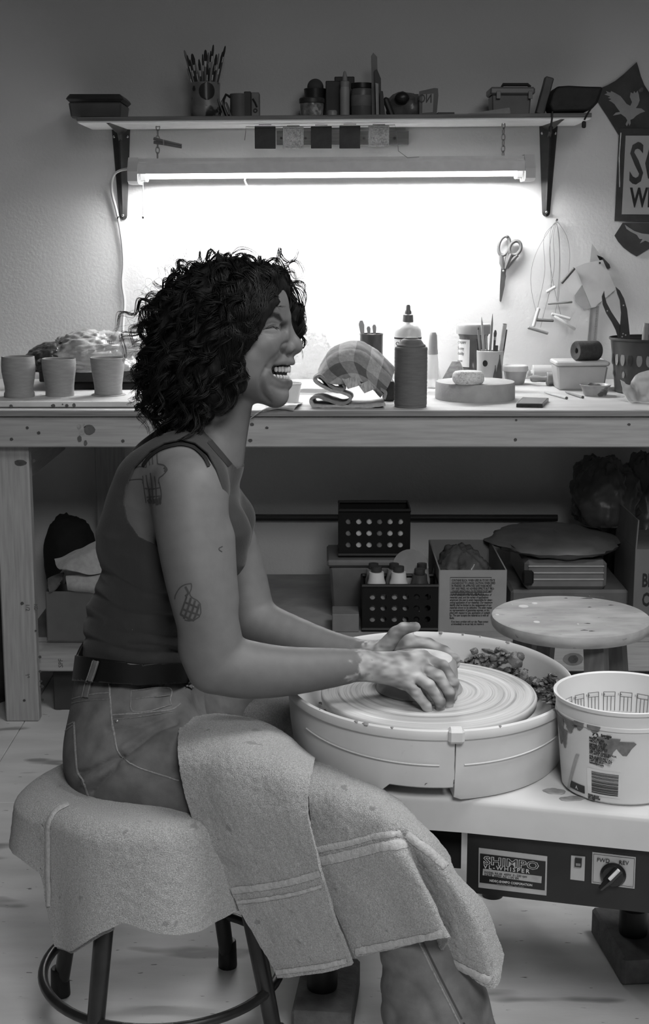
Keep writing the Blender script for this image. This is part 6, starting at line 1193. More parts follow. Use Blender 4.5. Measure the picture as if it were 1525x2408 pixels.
# ---- arms
def P(px, py, d): return np.array(W(px, py, d))
def chain(pts, k=.02, **kw):
    D_ = cr(pts, (len(pts) - 1) * 3 + 1)
    for (x0, y0, d0, r0), (x1, y1, d1, r1) in zip(D_, D_[1:]): add(P(x0, y0, d0), P(x1, y1, d1), r0, r1, .012, **kw)
add(P(418, 1112, 2.20), P(448, 1160, 2.142), .050, .0555, .05)                      # deltoid
chain([(446, 1155, 2.140, .055), (452, 1260, 2.118, .0510), (468, 1370, 2.10, .0465), (492, 1480, 2.095, .0430), (512, 1558, 2.095, .0400)], .025)
add(P(512, 1270, 2.13), P(520, 1400, 2.115), .022, .020, .03)                        # biceps
add(P(470, 1530, 2.09), P(490, 1580, 2.085), .026, .026, .03)
chain([(512, 1562, 2.095, .040), (575, 1574, 2.10, .0405), (660, 1579, 2.115, .0355), (760, 1572, 2.14, .0290), (845, 1564, 2.165, .0215)], .022)
chain([(500, 1180, 2.46, .050), (560, 1330, 2.45, .042), (592, 1440, 2.43, .036), (606, 1468, 2.425, .034)], .025)
chain([(600, 1462, 2.425, .036), (680, 1494, 2.40, .0330), (780, 1525, 2.365, .0260), (862, 1540, 2.335, .0200)], .02)
# ---- right hand (near): palm down over the clay, fingers wrapping its front
WR = (845, 1564, 2.165); kn = [(992, 1548, 2.212), (984, 1566, 2.192), (969, 1585, 2.176), (948, 1602, 2.166)]
for q, r in zip(kn, (.0135, .0140, .0135, .0125)): add(P(*WR), P(*q), .0185, r, .012)
for a, b in zip(kn, kn[1:]): add(P(*a), P(*b), .0115, .0115, .008)
fingers_r = [[kn[0], (1040, 1566, 2.190), (1066, 1606, 2.180), (1064, 1640, 2.186)], [kn[1], (1030, 1590, 2.168), (1056, 1630, 2.163), (1054, 1663, 2.172)], [kn[2], (1008, 1612, 2.153), (1034, 1650, 2.150), (1034, 1680, 2.160)], [kn[3], (978, 1630, 2.148), (1002, 1660, 2.146), (1012, 1684, 2.153)]]
for f, rs in zip(fingers_r, ((.0112, .0098, .0088, .0075), (.0114, .0100, .0090, .0076), (.0108, .0095, .0085, .0072), (.0098, .0085, .0077, .0066))):
    for i in range(3): add(P(*f[i]), P(*f[i + 1]), rs[i], rs[i + 1], .0035)
for a, b in zip(((880, 1572, 2.195), (928, 1590, 2.215), (965, 1596, 2.205)), ((928, 1590, 2.215), (965, 1596, 2.205), (1000, 1600, 2.197))): add(P(*a), P(*b), .0125, .0105, .006)
# ---- left hand (far): thumb raised, fingers reaching round the back of the clay
WL = (862, 1540, 2.335); kl = [(958, 1508, 2.345), (952, 1524, 2.362), (945, 1540, 2.375), (938, 1553, 2.385)]
for q, r in zip(kl, (.0150, .0145, .0135, .0125)): add(P(*WL), P(*q), .0185, r, .012)
for a, b in zip(kl, kl[1:]): add(P(*a), P(*b), .012, .012, .008)
fl = [[kl[0], (1006, 1515, 2.345), (1044, 1532, 2.335), (1070, 1550, 2.322)], [kl[1], (1004, 1532, 2.365), (1046, 1546, 2.352), (1070, 1562, 2.338)], [kl[2], (998, 1549, 2.378), (1040, 1560, 2.365), (1062, 1575, 2.352)], [kl[3], (985, 1564, 2.386), (1020, 1575, 2.374), (1042, 1586, 2.36)]]
for f, rs in zip(fl, ((.0120, .0108, .0098, .0085), (.0115, .0102, .0092, .0078), (.0110, .0098, .0088, .0074), (.0098, .0086, .0078, .0066))):
    for i in range(3): add(P(*f[i]), P(*f[i + 1]), rs[i], rs[i + 1], .0035)
add(P(900, 1530, 2.315), P(930, 1490, 2.300), .0165, .0112, .010); add(P(930, 1490, 2.300), P(948, 1478, 2.295), .0112, .0102, .006); add(P(948, 1478, 2.295), P(977, 1474, 2.29), .0100, .0080, .004)
Vb, Fb = sdf_mesh(prims, .0022); Vb = smooth_mesh(Vb, Fb, 1)
def vnormals(V, F):
    F = np.asarray(F); fn = np.cross(V[F[:, 2]] - V[F[:, 0]], V[F[:, 3]] - V[F[:, 1]]); n = np.zeros_like(V)
    for c in range(4):
        for k in range(3): n[:, k] += np.bincount(F[:, c], fn[:, k], len(V))
    return n / (np.linalg.norm(n, axis=1, keepdims=True) + 1e-12)
def line_d(Q, pts):
    C = cr(pts, 24) if len(pts) > 2 else np.array(pts, float); d = np.full(len(Q), 1e9)
    for a, b in zip(C[:-1], C[1:]):
        ab = b - a; t = np.clip(((Q - a) @ ab) / (ab @ ab + 1e-9), 0, 1); d = np.minimum(d, np.linalg.norm(Q - a - t[:, None] * ab, axis=1))
    return d
def crease(V, F, lines, box, ymax):
    """press fold lines (photo pixels, depth in m, width in pixels) into both mirrored sides of a mesh"""
    N = vnormals(V, F); out = V.copy(); Q = V.copy(); far = Q[:, 1] > DM; Q[:, 1] = np.where(far, 2 * DM - Q[:, 1], Q[:, 1]); P_ = proj(Q); ny = np.where(far, -N[:, 1], N[:, 1])
    sel = np.nonzero((P_[:, 0] > box[0]) & (P_[:, 1] > box[1]) & (P_[:, 0] < box[2]) & (P_[:, 1] < box[3]) & (ny < .25) & (Q[:, 1] < ymax))[0]; acc = np.zeros(len(sel))
    for pts, dep, w in lines: acc += dep * np.exp(-(line_d(P_[sel], pts) / w) ** 2)
    out[sel] -= N[sel] * acc[:, None]; return out
Vb = crease(Vb, Fb, [([(627, 866), (617, 884), (613, 905), (618, 928), (634, 946)], .0026, 5.5), ([(622, 884), (625, 905), (634, 926)], -.0012, 6), ([(660, 827), (648, 838), (634, 852), (627, 864)], .0014, 6), ([(616, 812), (640, 800)], -.0026, 18), ([(616, 770), (598, 763)], .0008, 1.8), ([(616, 774), (597, 776)], .0008, 1.8), ([(618, 779), (602, 788)], .0007, 1.8), ([(656, 782), (640, 786), (624, 783)], .0009, 2.6), ([(656, 788), (642, 793), (630, 792)], .0006, 2.2), ([(674, 806), (665, 811), (662, 822), (667, 832)], .0024, 4), ([(618, 773), (630, 771), (645, 769), (655, 773)], .0018, 2.8), ([(622, 766), (638, 760), (653, 763)], .0010, 2.2), ([(668, 771), (676, 782)], .0008, 2.2), ([(662, 775), (670, 785)], .0007, 2.0), ([(640, 907), (655, 915), (672, 918)], .0014, 6)], (560, 680, 720, 960), DM + .002)
pxb = proj(Vb)
def wear(poly, soft=3.0, near=True):
    d = poly_sd(pxb, poly); return np.clip(.5 - d / soft, 0, 1) * ((Vb[:, 1] < DM + .02) if near else 1)
tone = np.zeros(len(Vb))
lips = np.maximum(wear([(627, 866), (648, 853), (668, 850), (692, 852), (692, 862), (660, 860), (636, 866)], 4), wear([(630, 873), (652, 888), (690, 893), (690, 906), (664, 904), (640, 888)], 4)); lips *= (Vb[:, 0] > H(624, 870)[0]) & (Vb[:, 2] > H(650, 915)[2])
brow = wear([(609, 754), (616, 741), (638, 732), (657, 738), (665, 754), (660, 757), (643, 746), (624, 749)], 4)
tone = np.where(np.maximum(lips, 0) > 0, -.35 * lips, tone); tone = np.minimum(tone, -1.0 * brow)
slip = np.clip((pxb[:, 0] - 838 + 60 * vnoise(Vb, 70) + 40 * vnoise(Vb, 200)) / 14, 0, 1) * (Vb[:, 2] < .75); tone = np.where(slip > 0, slip * (.30 + .9 * vnoise(Vb, 55) + .5 * vnoise(Vb * [.6, 1, 1.5], 140)), tone)
m_skin = M('skin', .14, .55, .05, 60, .10, 420, sub=.0, bdist=.0008, spec=.35); nt = m_skin.node_tree; N_ = nt.nodes; L_ = nt.links; bs = N_['Principled BSDF']; src = bs.inputs['Base Color'].links[0].from_socket
at = N_.new('ShaderNodeAttribute'); at.attribute_name = 'tone'
mpos = N_.new('ShaderNodeMath'); mpos.operation = 'MAXIMUM'; mpos.inputs[1].default_value = 0; L_.new(at.outputs['Fac'], mpos.inputs[0]); mneg = N_.new('ShaderNodeMath'); mneg.operation = 'MULTIPLY'; mneg.inputs[1].default_value = -1; mneg.use_clamp = True; L_.new(at.outputs['Fac'], mneg.inputs[0])
mx1 = N_.new('ShaderNodeMixRGB'); mx1.inputs[2].default_value = (.62, .62, .62, 1); L_.new(mpos.outputs[0], mx1.inputs[0]); L_.new(src, mx1.inputs[1]); mx2 = N_.new('ShaderNodeMixRGB'); mx2.inputs[2].default_value = (.02, .02, .02, 1); L_.new(mneg.outputs[0], mx2.inputs[0]); L_.new(mx1.outputs[0], mx2.inputs[1]); L_.new(mx2.outputs[0], bs.inputs['Base Color'])
person = thing('person', 'laughing potter in a dark tank top and jeans seated at the wheel', 'person', (SC.x, SC.y, 0))
body = mesh_obj('body', Vb, Fb, m_skin, person, attr=tone); bvh = bvh_of(Vb, Fb)
# ---- teeth, mouth, eye line
m_tooth = M('tooth', .45, .25, .04, 60); m_dark = M('mouth_dark', .02, .6); m_lash = M('lash', .012, .6)
mb = MB(); c = H(648, 874); mb.ball(c, .019, 18, 12, (1.0, 1.25, .62)); build('mouth_shade', mb, m_dark, body)  # dark ball behind the teeth, coloured for the shade inside the open mouth
ax_ = [(680, .0), (678, .0075), (672, .0145), (664, .0205), (655, .0255), (646, .0300), (636, .0345)]
for up, yy, hh, ww in ((1, 868, .0120, 1.0), (0, 888, .0080, .86)):
    A = cr([H(x - (0 if up else 4), yy - (0 if up else max(0, (676 - x) * .12)), o) for x, o in ax_], 40)
    for sgn in (1, -1):
        for k in range(6):
            i = int((k + .5) / 6 * 33) + 1; p = A[i].copy(); t = A[min(i + 1, 39)] - A[i - 1]; t /= np.linalg.norm(t)
            if sgn < 0: p = mir(p); t = t * [1, -1, 1]
            nrm = np.cross(t, [0, 0, 1]); m3 = Matrix((Vector(t), Vector(nrm), Vector((0, 0, 1)))).transposed(); mb = MB(); mb.ball((0, 0, 0), 1, 10, 8); v = np.array(mb.v); v = np.sign(v) * np.abs(v) ** .72
            w2 = .0038 * ww * (1 - .05 * k); v = v * [w2, .0028, hh / 2 * (1.0 - .04 * k)]; mb.v = [tuple(Vector(p) + m3 @ Vector(q)) for q in v]; build('tooth', mb, m_tooth, body)
rib('eye_line', bvh, [(619, 773), (628, 771.5), (640, 769.5), (650, 770.5), (656, 774)], 4.6, m_lash, body, lift=.0007, taper=True)
rib('eye_line', bvh, [(628, 768), (640, 763.5), (650, 764)], 1.1, M('lid_crease', .07, .6), body, lift=.0004, taper=True)
for pts in ([(640, 768), (646, 771), (652, 776)], [(630, 770), (624, 773), (616, 775)]): rib('lash', bvh, pts, 2.0, m_lash, body, lift=.0012, taper=True, n=12)
# ---- tattoos lying on the skin
m_tat = M('tattoo_ink', .055, .55, .15, 80); 
def Z8(pts): return [(180 + x / 3.05, 940 + y / 3.05) for x, y in pts]
strokes = [([(578, 350), (578, 400), (582, 460)], 2.2), ([(545, 355), (545, 410), (548, 465)], 2), ([(522, 365), (520, 420), (526, 470)], 2), ([(497, 390), (500, 440), (502, 485)], 2), ([(470, 405), (478, 450), (482, 487)], 2), ([(582, 460), (610, 465), (630, 472), (652, 500), (640, 520), (615, 545), (592, 562), (590, 600)], 2.2), ([(502, 485), (450, 480), (400, 500)], 2), ([(372, 578), (420, 572), (470, 572), (476, 600)], 2), ([(476, 545), (480, 600), (488, 660), (500, 740)], 2.2), ([(500, 540), (508, 600), (520, 660), (530, 745)], 2.4), ([(530, 525), (540, 600), (545, 660), (550, 750)], 2.4), ([(560, 550), (568, 610), (572, 670), (572, 755)], 2.4), ([(592, 590), (605, 650), (608, 700), (600, 752)], 2.4), ([(490, 635), (540, 640), (604, 630)], 1.8), ([(502, 700), (550, 695), (606, 690)], 1.8), ([(628, 485), (645, 500), (632, 515)], 5), ([(515, 715), (530, 740)], 7), ([(545, 715), (556, 745)], 7), ([(572, 710), (580, 755)], 7), ([(596, 700), (600, 745)], 6)]
strokes += [([(822, 1318), (780, 1325), (740, 1350), (710, 1400), (705, 1430)], 2.4), ([(822, 1318), (825, 1350), (810, 1390), (830, 1420), (880, 1450), (890, 1500), (885, 1550), (830, 1585), (775, 1580)], 2.4), ([(790, 1410), (770, 1470), (745, 1540)], 4), ([(820, 1420), (800, 1490), (770, 1570)], 5), ([(850, 1440), (830, 1510), (800, 1585)], 5), ([(878, 1465), (860, 1530), (835, 1585)], 5), ([(770, 1450), (880, 1495)], 4), ([(755, 1500), (880, 1545)], 4), ([(745, 1540), (840, 1585)], 4), ([(780, 1340), (800, 1385), (780, 1410)], 5), ([(1045, 1052), (1020, 1065), (1025, 1080), (1042, 1090)], 2)]
for pts, w in strokes: rib('tattoo', bvh, Z8(pts), w, m_tat, body, lift=.0005, n=14, cols=2)
# ---- tank top
tform = torso + [Prim(H(528, 900), H(487, 1075), .046, .054, .03, ys=1.05), Prim(P(418, 1112, 2.20), P(446, 1150, 2.145), .050, .056, .045), Prim(mir(P(418, 1112, 2.20)), mir(P(446, 1150, 2.145)), .050, .056, .045)]
Vt, Ft = sdf_mesh(tform, .0030, .0035, warp=lambda P_: (.0055 * np.abs(vnoise(P_ * [1, 1, 2.6], 16)) * np.clip((.98 - P_[:, 2]) / .15, 0, 1)).astype(np.float32)); Vt = smooth_mesh(Vt, Ft, 1)
def side_px(V):
    Q = V.copy(); Q[:, 1] = np.where(Q[:, 1] > DM, 2 * DM - Q[:, 1], Q[:, 1]); return proj(Q)
Vt = crease(Vt, Ft, [([(218, 1395), (300, 1440), (420, 1452)], .0045, 8), ([(206, 1450), (300, 1488), (440, 1502)], .005, 9), ([(198, 1500), (320, 1534), (455, 1530)], .005, 8), ([(235, 1340), (330, 1392), (400, 1400)], .004, 9), ([(300, 1515), (380, 1520), (440, 1545)], .004, 6), ([(206, 1425), (290, 1466)], -.003, 8), ([(250, 1470), (380, 1512)], -.003, 8)], (150, 1200, 600, 1580), DM)
pq = side_px(Vt); armhole = [(352, 1062), (385, 1043), (425, 1034), (458, 1042), (488, 1066), (508, 1105), (524, 1160), (533, 1215), (528, 1262), (500, 1300), (430, 1300), (370, 1284), (325, 1262), (300, 1225), (291, 1180), (297, 1140), (315, 1100)]
neckline = [(360, 900), (384, 985), (410, 982), (440, 985), (468, 1003), (500, 1040), (530, 1075), (556, 1102), (640, 1080), (640, 900)]; hem = [(100, 1548), (190, 1548), (330, 1572), (460, 1556), (560, 1540), (700, 1540), (700, 1800), (100, 1800)]
f = np.maximum(np.maximum(np.where(Vt[:, 1] < 9, -poly_sd(pq, armhole), 0), -poly_sd(pq, neckline)), -poly_sd(pq, hem))
Vt, Ft = clip_mesh(Vt, Ft, f); m_tank = M('tank_knit', .027, .9, .08, 60, .25, 500, stretch=(1, 1, .25), sheen=.1)
tank = mesh_obj('tank_top', Vt, Ft, m_tank, person, thick=.003); bt_ = bvh_of(Vt, Ft)
rib('neck_binding', bt_, [(412, 988), (440, 992), (466, 1010), (497, 1047), (522, 1076), (538, 1094)], 13, M('tank_binding', .022, .9), tank, lift=.0022, n=40)
rib('strap', bvh, [(338, 1096), (352, 1077), (374, 1060), (402, 1050), (430, 1047), (456, 1055), (478, 1076), (490, 1098)], 7.5, M('bra_black', .006, .7), person, lift=.0024, th=.001, n=50)
# ---- jeans
jeans = []
def jn(a, b, ra, rb, k=.04, **kw): jeans.append(Prim(a, b, ra, rb, k, **kw))
jn(H(318, 1610), H(318, 1690), .098, .100, ys=1.42); jn(H(330, 1700), H(318, 1760), .105, .100, ys=1.5)
for sg in (1, -1): jn(H(285, 1785, .075 * sg) if sg > 0 else mir(H(285, 1785, .075)), H(340, 1800, .08) if sg > 0 else mir(H(340, 1800, .08)), .088, .090)
jn(P(350, 1795, 2.215), P(560, 1862, 2.125), .090, .080, .05); jn(P(560, 1862, 2.125), P(915, 1998, 1.995), .074, .050, .03); jn(P(915, 1998, 1.995), P(960, 2120, 1.985), .050, .050, .03); jn(P(960, 2120, 1.985), P(1020, 2360, 1.985), .050, .074, .03); 
foot_r = P(1020, 2360, 1.985); ank = np.array([foot_r[0] + .03, 1.995, .07]); jn(foot_r, ank, .074, .082, .03)
jn(mir(H(350, 1795, .085)), np.array([-.04, 2.62, .475]), .088, .062, .05); jn(np.array([-.04, 2.62, .475]), np.array([-.02, 2.70, .08]), .060, .075, .03)
Vj, Fj = sdf_mesh(jeans, .0042, 0.0, warp=lambda P_: (.0085 * (np.abs(np.sin(36 * (-P_[:, 0] * .55 + P_[:, 2] * .95) + 2.2 * np.sin(P_[:, 0] * 14 + 1) + 5 * vnoise(P_, 9))) - .6) * np.exp(-(((P_[:, 0] + .24) / .10) ** 2 + ((P_[:, 2] - .56) / .085) ** 2))).astype(np.float32)); Vj = smooth_mesh(Vj, Fj, 1)
Vj = crease(Vj, Fj, [([(187, 1818), (217, 1810), (250, 1794), (284, 1778)], .007, 7), ([(217, 1863), (245, 1835), (268, 1808), (284, 1785)], .007, 7), ([(291, 1776), (332, 1744), (369, 1716), (415, 1698)], .007, 8), ([(300, 1800), (345, 1770), (400, 1745)], .004, 8), ([(255, 1720), (310, 1712), (380, 1690)], .004, 7), ([(200, 1840), (250, 1815), (284, 1792)], -.005, 8), ([(290, 1760), (340, 1728), (390, 1700)], -.005, 8), ([(900, 2280), (985, 2330), (1020, 2400)], .004, 14), ([(880, 2330), (930, 2390)], .004, 12)], (120, 1600, 1200, 2420), DM)
pj = side_px(Vj); cutw = [(100, 1400), (100, 1600), (170, 1598), (330, 1612), (470, 1604), (560, 1600), (760, 1600), (760, 1400)]; fj = np.maximum(-poly_sd(pj, cutw), (.055 - Vj[:, 2]) * 1000); Vj, Fj = clip_mesh(Vj, Fj, fj)
m_jean = M('denim', .135, .9, .25, 30, .35, 700, stretch=(1, 1, 1), spots=None, bdist=.0008); jo = mesh_obj('jeans', Vj, Fj, m_jean, person, thick=.003); bj = bvh_of(Vj, Fj)
m_seam = M('denim_seam', .25, .9, .25, 300); m_seamd = M('denim_seam_dark', .05, .9)
def Z7(pts): return [(20 + x / 2.1786, 1560 + y / 2.1786) for x, y in pts]
for pts, w, mt in (([(290, 205), (340, 180), (400, 165), (460, 155), (520, 152)], 3, m_seam), ([(285, 225), (340, 202), (420, 190), (520, 185)], 2, m_seam), ([(520, 100), (522, 180), (528, 260), (540, 350), (555, 430), (580, 480)], 5, m_seam), ([(255, 370), (290, 330), (340, 300)], 3, m_seam), ([(340, 300), (345, 400), (350, 480), (358, 560), (385, 600), (405, 660), (425, 720), (428, 765)], 5, m_seam), ([(262, 388), (300, 345), (335, 318)], 1.5, m_seam), ([(532, 265), (600, 262), (720, 250), (830, 240), (880, 210)], 4, m_seam), ([(535, 290), (620, 280), (730, 265), (840, 250)], 2, m_seam), ([(580, 480), (640, 520), (700, 545), (790, 575), (875, 600)], 4, m_seam), ([(628, 140), (815, 125), (825, 190), (830, 215)], 3, m_seam), ([(628, 140), (625, 190), (635, 245), (720, 243), (800, 222), (835, 215)], 3, m_seam), ([(630, 185), (720, 175), (820, 165)], 2, m_seam)):
    rib('seam', bj, Z7(pts), w, mt, jo, lift=.0022, th=.0012, n=30)
rib('seam', bj, [(985, 2215), (1020, 2290), (1085, 2420)], 4, m_seam, jo, lift=.002, th=.001, n=20); rib('seam', bj, [(992, 2212), (1030, 2290), (1096, 2420)], 5, m_seamd, jo, lift=.0016, n=20)
mb = MB(); p, _n = cast(bj, 20 + 560 / 2.1786, 1560 + 297 / 2.1786, .003); mb.ball(p, .0028, 10, 6); build('rivet', mb, m_steel, jo)
# ---- belt with loops
Vw, Fw = sdf_mesh([Prim(H(318, 1640), H(325, 1500), .094, .086, .03, ys=1.44)], .004, .012); pw = side_px(Vw); band = [(100, 1545), (170, 1540), (330, 1562), (470, 1556), (700, 1550), (700, 1596), (470, 1604), (330, 1612), (170, 1600), (100, 1598)]
Vw, Fw = clip_mesh(Vw, Fw, poly_sd(pw, band)); belt = mesh_obj('belt', Vw, Fw, M('belt_leather', .005, .4, .2, 40), person, thick=.004); bw = bvh_of(Vw, Fw)
for pts in ([(230, 1553), (222, 1580), (212, 1610), (205, 1640)], [(440, 1556), (449, 1575), (448, 1600), (440, 1618)]):
    bvu = BVHTree.FromPolygons([Vector(p) for p in np.concatenate([Vw, Vj])], [tuple(int(i) for i in q) for q in Fw] + [tuple(int(i) + len(Vw) for i in q) for q in Fj]); rib('belt_loop', bvu, pts, 15, m_jean, jo, lift=.004, th=.001, n=24)
    for dx in (-6, 6): rib('seam', bvu, [(x + dx, y) for x, y in pts], 2, m_seam, jo, lift=.0056, n=24)
# shoes
for c, rz in ((Vector((ank[0] + .045, 1.985, 0)), 0), (Vector((.03, 2.70, 0)), 0)):
    V5, F5 = sdf_mesh([Prim(c + Vector((-.07, 0, .04)), c + Vector((.03, 0, .038)), .036, .040, .02, ys=1.05), Prim(c + Vector((.03, 0, .032)), c + Vector((.13, 0, .026)), .036, .026, .02, ys=1.3), Prim(c + Vector((-.05, 0, .07)), c + Vector((-.05, 0, .10)), .035, .036, .02)], .005); V5[:, 2] = np.maximum(V5[:, 2], .002); mesh_obj('shoe', V5, F5, M('shoe_leather', .05, .5), person)
# ---- hair: dark mass plus curled strands
hv = []
def hb(px, py, off, r, ys=1.0, both=False, k=.03, zs=1.0):
    p = H(px, py, off); hv.append(Prim(p, p, r, r, k, ys=ys, zs=zs)); 
    if both: q = mir(p); hv.append(Prim(q, q, r, r, k, ys=ys, zs=zs))
hb(545, 722, 0, .078, 1.16, zs=.98); hb(475, 755, 0, .071, 1.25); hb(432, 830, 0, .050, 1.6); hb(428, 900, 0, .041, 1.8); hb(470, 860, .06, .050, both=True); hb(520, 800, .070, .042, both=True); hb(560, 760, .068, .036, both=True)
hb(500, 900, .065, .036, both=True); hb(450, 935, .05, .034, both=True); hb(600, 695, .045, .034, both=True); hb(525, 930, .062, .022, both=True); hb(545, 880, .066, .024, both=True); hb(635, 668, .03, .018, both=True); hb(590, 740, .068, .022, both=True)
hb(668, 690, -.062, .016); hb(688, 730, -.066, .014); hb(696, 775, -.068, .013); hb(650, 662, -.03, .016)
face_keep = [Prim(H(668, 770, .05), H(640, 860, .06), .036, .040, .01, 's'), Prim(H(672, 715, .03), H(680, 760, .04), .024, .03, .01, 's'), Prim(H(640, 900, .045), H(620, 940, .05), .035, .04, .01, 's'), Prim(H(590, 850, .09), H(600, 900, .09), .018, .022, .01, 's')]
Vh, Fh = sdf_mesh(hv + face_keep, .0040, 0.0, warp=lambda P_: (.012 * vnoise(P_, 42) + .006 * vnoise(P_, 110)).astype(np.float32))
m_hair = M('dark_hair', .006, .5, .3, 150, spec=.3, stretch=(1, 1, .3)); hair = mesh_obj('hair', Vh, Fh, M('hair_mass', .010, .75, .3, 150, .6, 300, spec=.2, stretch=(1, 1, .3)), person); 
bh = bvh_of(Vh, Fh)
def strands(name, curves, parent, mat, sides=3):
    """curves: list of (points Nx3, radius) joined into one hair mesh"""
    vs = []; fs = []; o = 0
    for C, r in curves:
        C = np.asarray(C); n = len(C); T = np.gradient(C, axis=0); T /= np.linalg.norm(T, axis=1, keepdims=True) + 1e-12; ref = np.array([.31, .87, .38]); U = np.cross(T, ref); U /= np.linalg.norm(U, axis=1, keepdims=True) + 1e-12; Wv = np.cross(T, U); rr = r * np.minimum(1, np.linspace(1.6, .25, n))[:, None]
        ring = [C + rr * (math.cos(2 * math.pi * k / sides) * U + math.sin(2 * math.pi * k / sides) * Wv) for k in range(sides)]; V = np.stack(ring, 1).reshape(-1, 3); vs.append(V); i = np.arange(n - 1)[:, None] * sides
        for k in range(sides): l = (k + 1) % sides; fs.append(np.concatenate([o + i + k, o + i + l, o + i + sides + l, o + i + sides + k], 1))
        o += len(V)
    V = np.concatenate(vs); F = np.concatenate(fs); mb = MB(); mb.v = [tuple(p) for p in V]; mb.f = [tuple(q) for q in F.tolist()]; return build(name, mb, mat, parent, True, 180, fix=False, kind='stuff')
hr = np.random.default_rng(3); nrmF = []
tri = np.array([Vh[list(q)].mean(0) for q in Fh]); qn = np.cross(Vh[Fh[:, 2]] - Vh[Fh[:, 0]], Vh[Fh[:, 3]] - Vh[Fh[:, 1]]); qn /= np.linalg.norm(qn, axis=1, keepdims=True) + 1e-12
skull = H(540, 740); curls = []
cand = hr.permutation(len(tri)); cnt = 0
facex = proj(tri)
for i in cand:
    if cnt >= 390: break
    c, n = tri[i], qn[i]; fx, fy = facex[i]
    if n[2] < -.5 or (fx > 500 and fy > 890 and c[1] < DM): continue
    L = hr.uniform(.05, .11) * (0.75 if fx > 590 else 1); g = np.array([0, 0, -1.0]); t = g - n * (g @ n) + .25 * hr.normal(size=3) + np.array([-.25 if fx < 600 else .3, 0, 0]); t -= n * (t @ n) * .85; t /= np.linalg.norm(t)
    if fx > 640 and c[1] < DM: continue
    if fx > 560 and fy > 760 and c[1] < DM: L *= .4
    N = 34; u = np.linspace(0, 1, N); Rr = hr.uniform(.006, .0125); turns = hr.uniform(1.2, 2.6) * L / .08; ph = hr.uniform(0, 6.28); s1 = np.cross(t, n); path = c - n * .004 + np.outer(u * L, t) + np.outer(.004 + .006 * np.sin(u * 2.5), n) + np.outer(-(u ** 2) * .018, np.array([0, 0, 1.0]))
    R_ = Rr * np.minimum(1, u * 3 + .25)
    for k in range(11):
        ph2 = ph + hr.normal() * .28; rk = R_ * hr.uniform(.82, 1.15); sh = hr.normal(size=3) * .0014
        C = path + (rk * np.cos(turns * 6.283 * u + ph2))[:, None] * n + (rk * np.sin(turns * 6.283 * u + ph2))[:, None] * s1 + sh; curls.append((C, hr.uniform(.0004, .00075)))
    cnt += 1
FACE = [(640, 688), (622, 715), (612, 745), (606, 775), (596, 800), (572, 812), (566, 850), (578, 885), (566, 930), (600, 985), (720, 985), (720, 700), (670, 690)]
def off_face(C):
    C = np.asarray(C); m = C[:, 1] < DM + .02
    q = proj(C)
    if (q[:, 0] > 722).any() or ((q[:, 0] > 572) & (q[:, 1] > 850)).any(): return False
    return (not m.any()) or poly_sd(q[m], FACE).min() > 0
curls = [q for q in curls if off_face(q[0])]
strands('hair_curls', curls, person, m_hair)
# silhouette ringlets and flyaways placed where the photo shows them
fly = []
def ring(pts, d, n, spread=3.0, r=.0006):
    base = np.array(pts, float)
    for k in range(n): fly.append((cr([W(x + hr.normal() * spread * .5, y + hr.normal() * spread * .5, d + hr.normal() * .006) for x, y in base + hr.normal(size=2) * spread * .5], 36), r))
for pts, n, dd in (([(425, 640), (416, 618), (430, 612), (448, 624)], 14, 2.27), ([(484, 612), (492, 592), (500, 590), (515, 612)], 16, 2.26), ([(553, 604), (565, 596), (578, 602), (588, 622)], 10, 2.25), ([(540, 600), (560, 584), (580, 583), (600, 596), (612, 618)], 3, 2.26), ([(362, 775), (340, 755), (328, 775), (340, 798), (362, 795), (366, 772)], 26, 2.28), ([(370, 870), (345, 858), (328, 866), (340, 880), (362, 885)], 18, 2.26), ([(380, 900), (352, 915), (334, 955), (350, 975), (372, 960)], 22, 2.26), ([(352, 945), (325, 955), (322, 962), (345, 960)], 20, 2.25), ([(356, 880), (330, 900), (325, 935), (345, 950)], 12, 2.29), ([(400, 975), (370, 985), (345, 970), (336, 950)], 12, 2.27), ([(545, 895), (556, 925), (545, 955), (520, 970), (500, 965)], 26, 2.205), ([(420, 640), (398, 660), (390, 690), (402, 710)], 16, 2.27), ([(375, 700), (352, 720), (350, 745), (370, 750)], 16, 2.27), ([(470, 960), (480, 985), (495, 985), (505, 965)], 20, 2.23)): ring(pts, dd, n, 4)
for pts, n, dd in (([(640, 622), (662, 632), (685, 665), (700, 700), (706, 745), (700, 790), (690, 810)], 12, 2.37), ([(632, 626), (660, 650), (678, 690), (690, 730), (705, 770), (702, 800)], 24, 2.37), ([(645, 655), (668, 690), (680, 720), (695, 745), (703, 780), (698, 815), (690, 820)], 40, 2.372), ([(690, 800), (706, 790), (716, 800), (714, 815), (704, 818)], 14, 2.37), ([(665, 640), (700, 690), (715, 740), (712, 780)], 3, 2.37), ([(612, 668), (640, 688), (655, 698)], 5, 2.235), ([(625, 712), (645, 718), (668, 721)], 4, 2.24), ([(640, 710), (648, 702), (652, 708), (645, 714)], 2, 2.24)): ring(pts, dd, n, 3)
for k in range(150):
    a = hr.uniform(1.75, 4.35); rr_ = hr.uniform(.9, 1.22); x0, y0 = 470 + 128 * math.cos(a), 800 - 175 * math.sin(a) * 1.0; b = a + hr.normal() * .3; e = hr.uniform(15, 60); 
    p0 = (x0 + hr.normal() * 12, y0 + hr.normal() * 12); p1 = (p0[0] + e * .5 * math.cos(b), p0[1] - e * .5 * math.sin(b)); p2 = (p1[0] + hr.normal() * 18 - 3, p1[1] + hr.normal() * 18 + 6); p3 = (p2[0] + hr.normal() * 16, p2[1] + hr.uniform(0, 26)); dd = 2.30 + hr.normal() * .05
    fly.append((cr([W(x, y, dd) for x, y in (p0, p1, p2, p3)], 22), .00022))
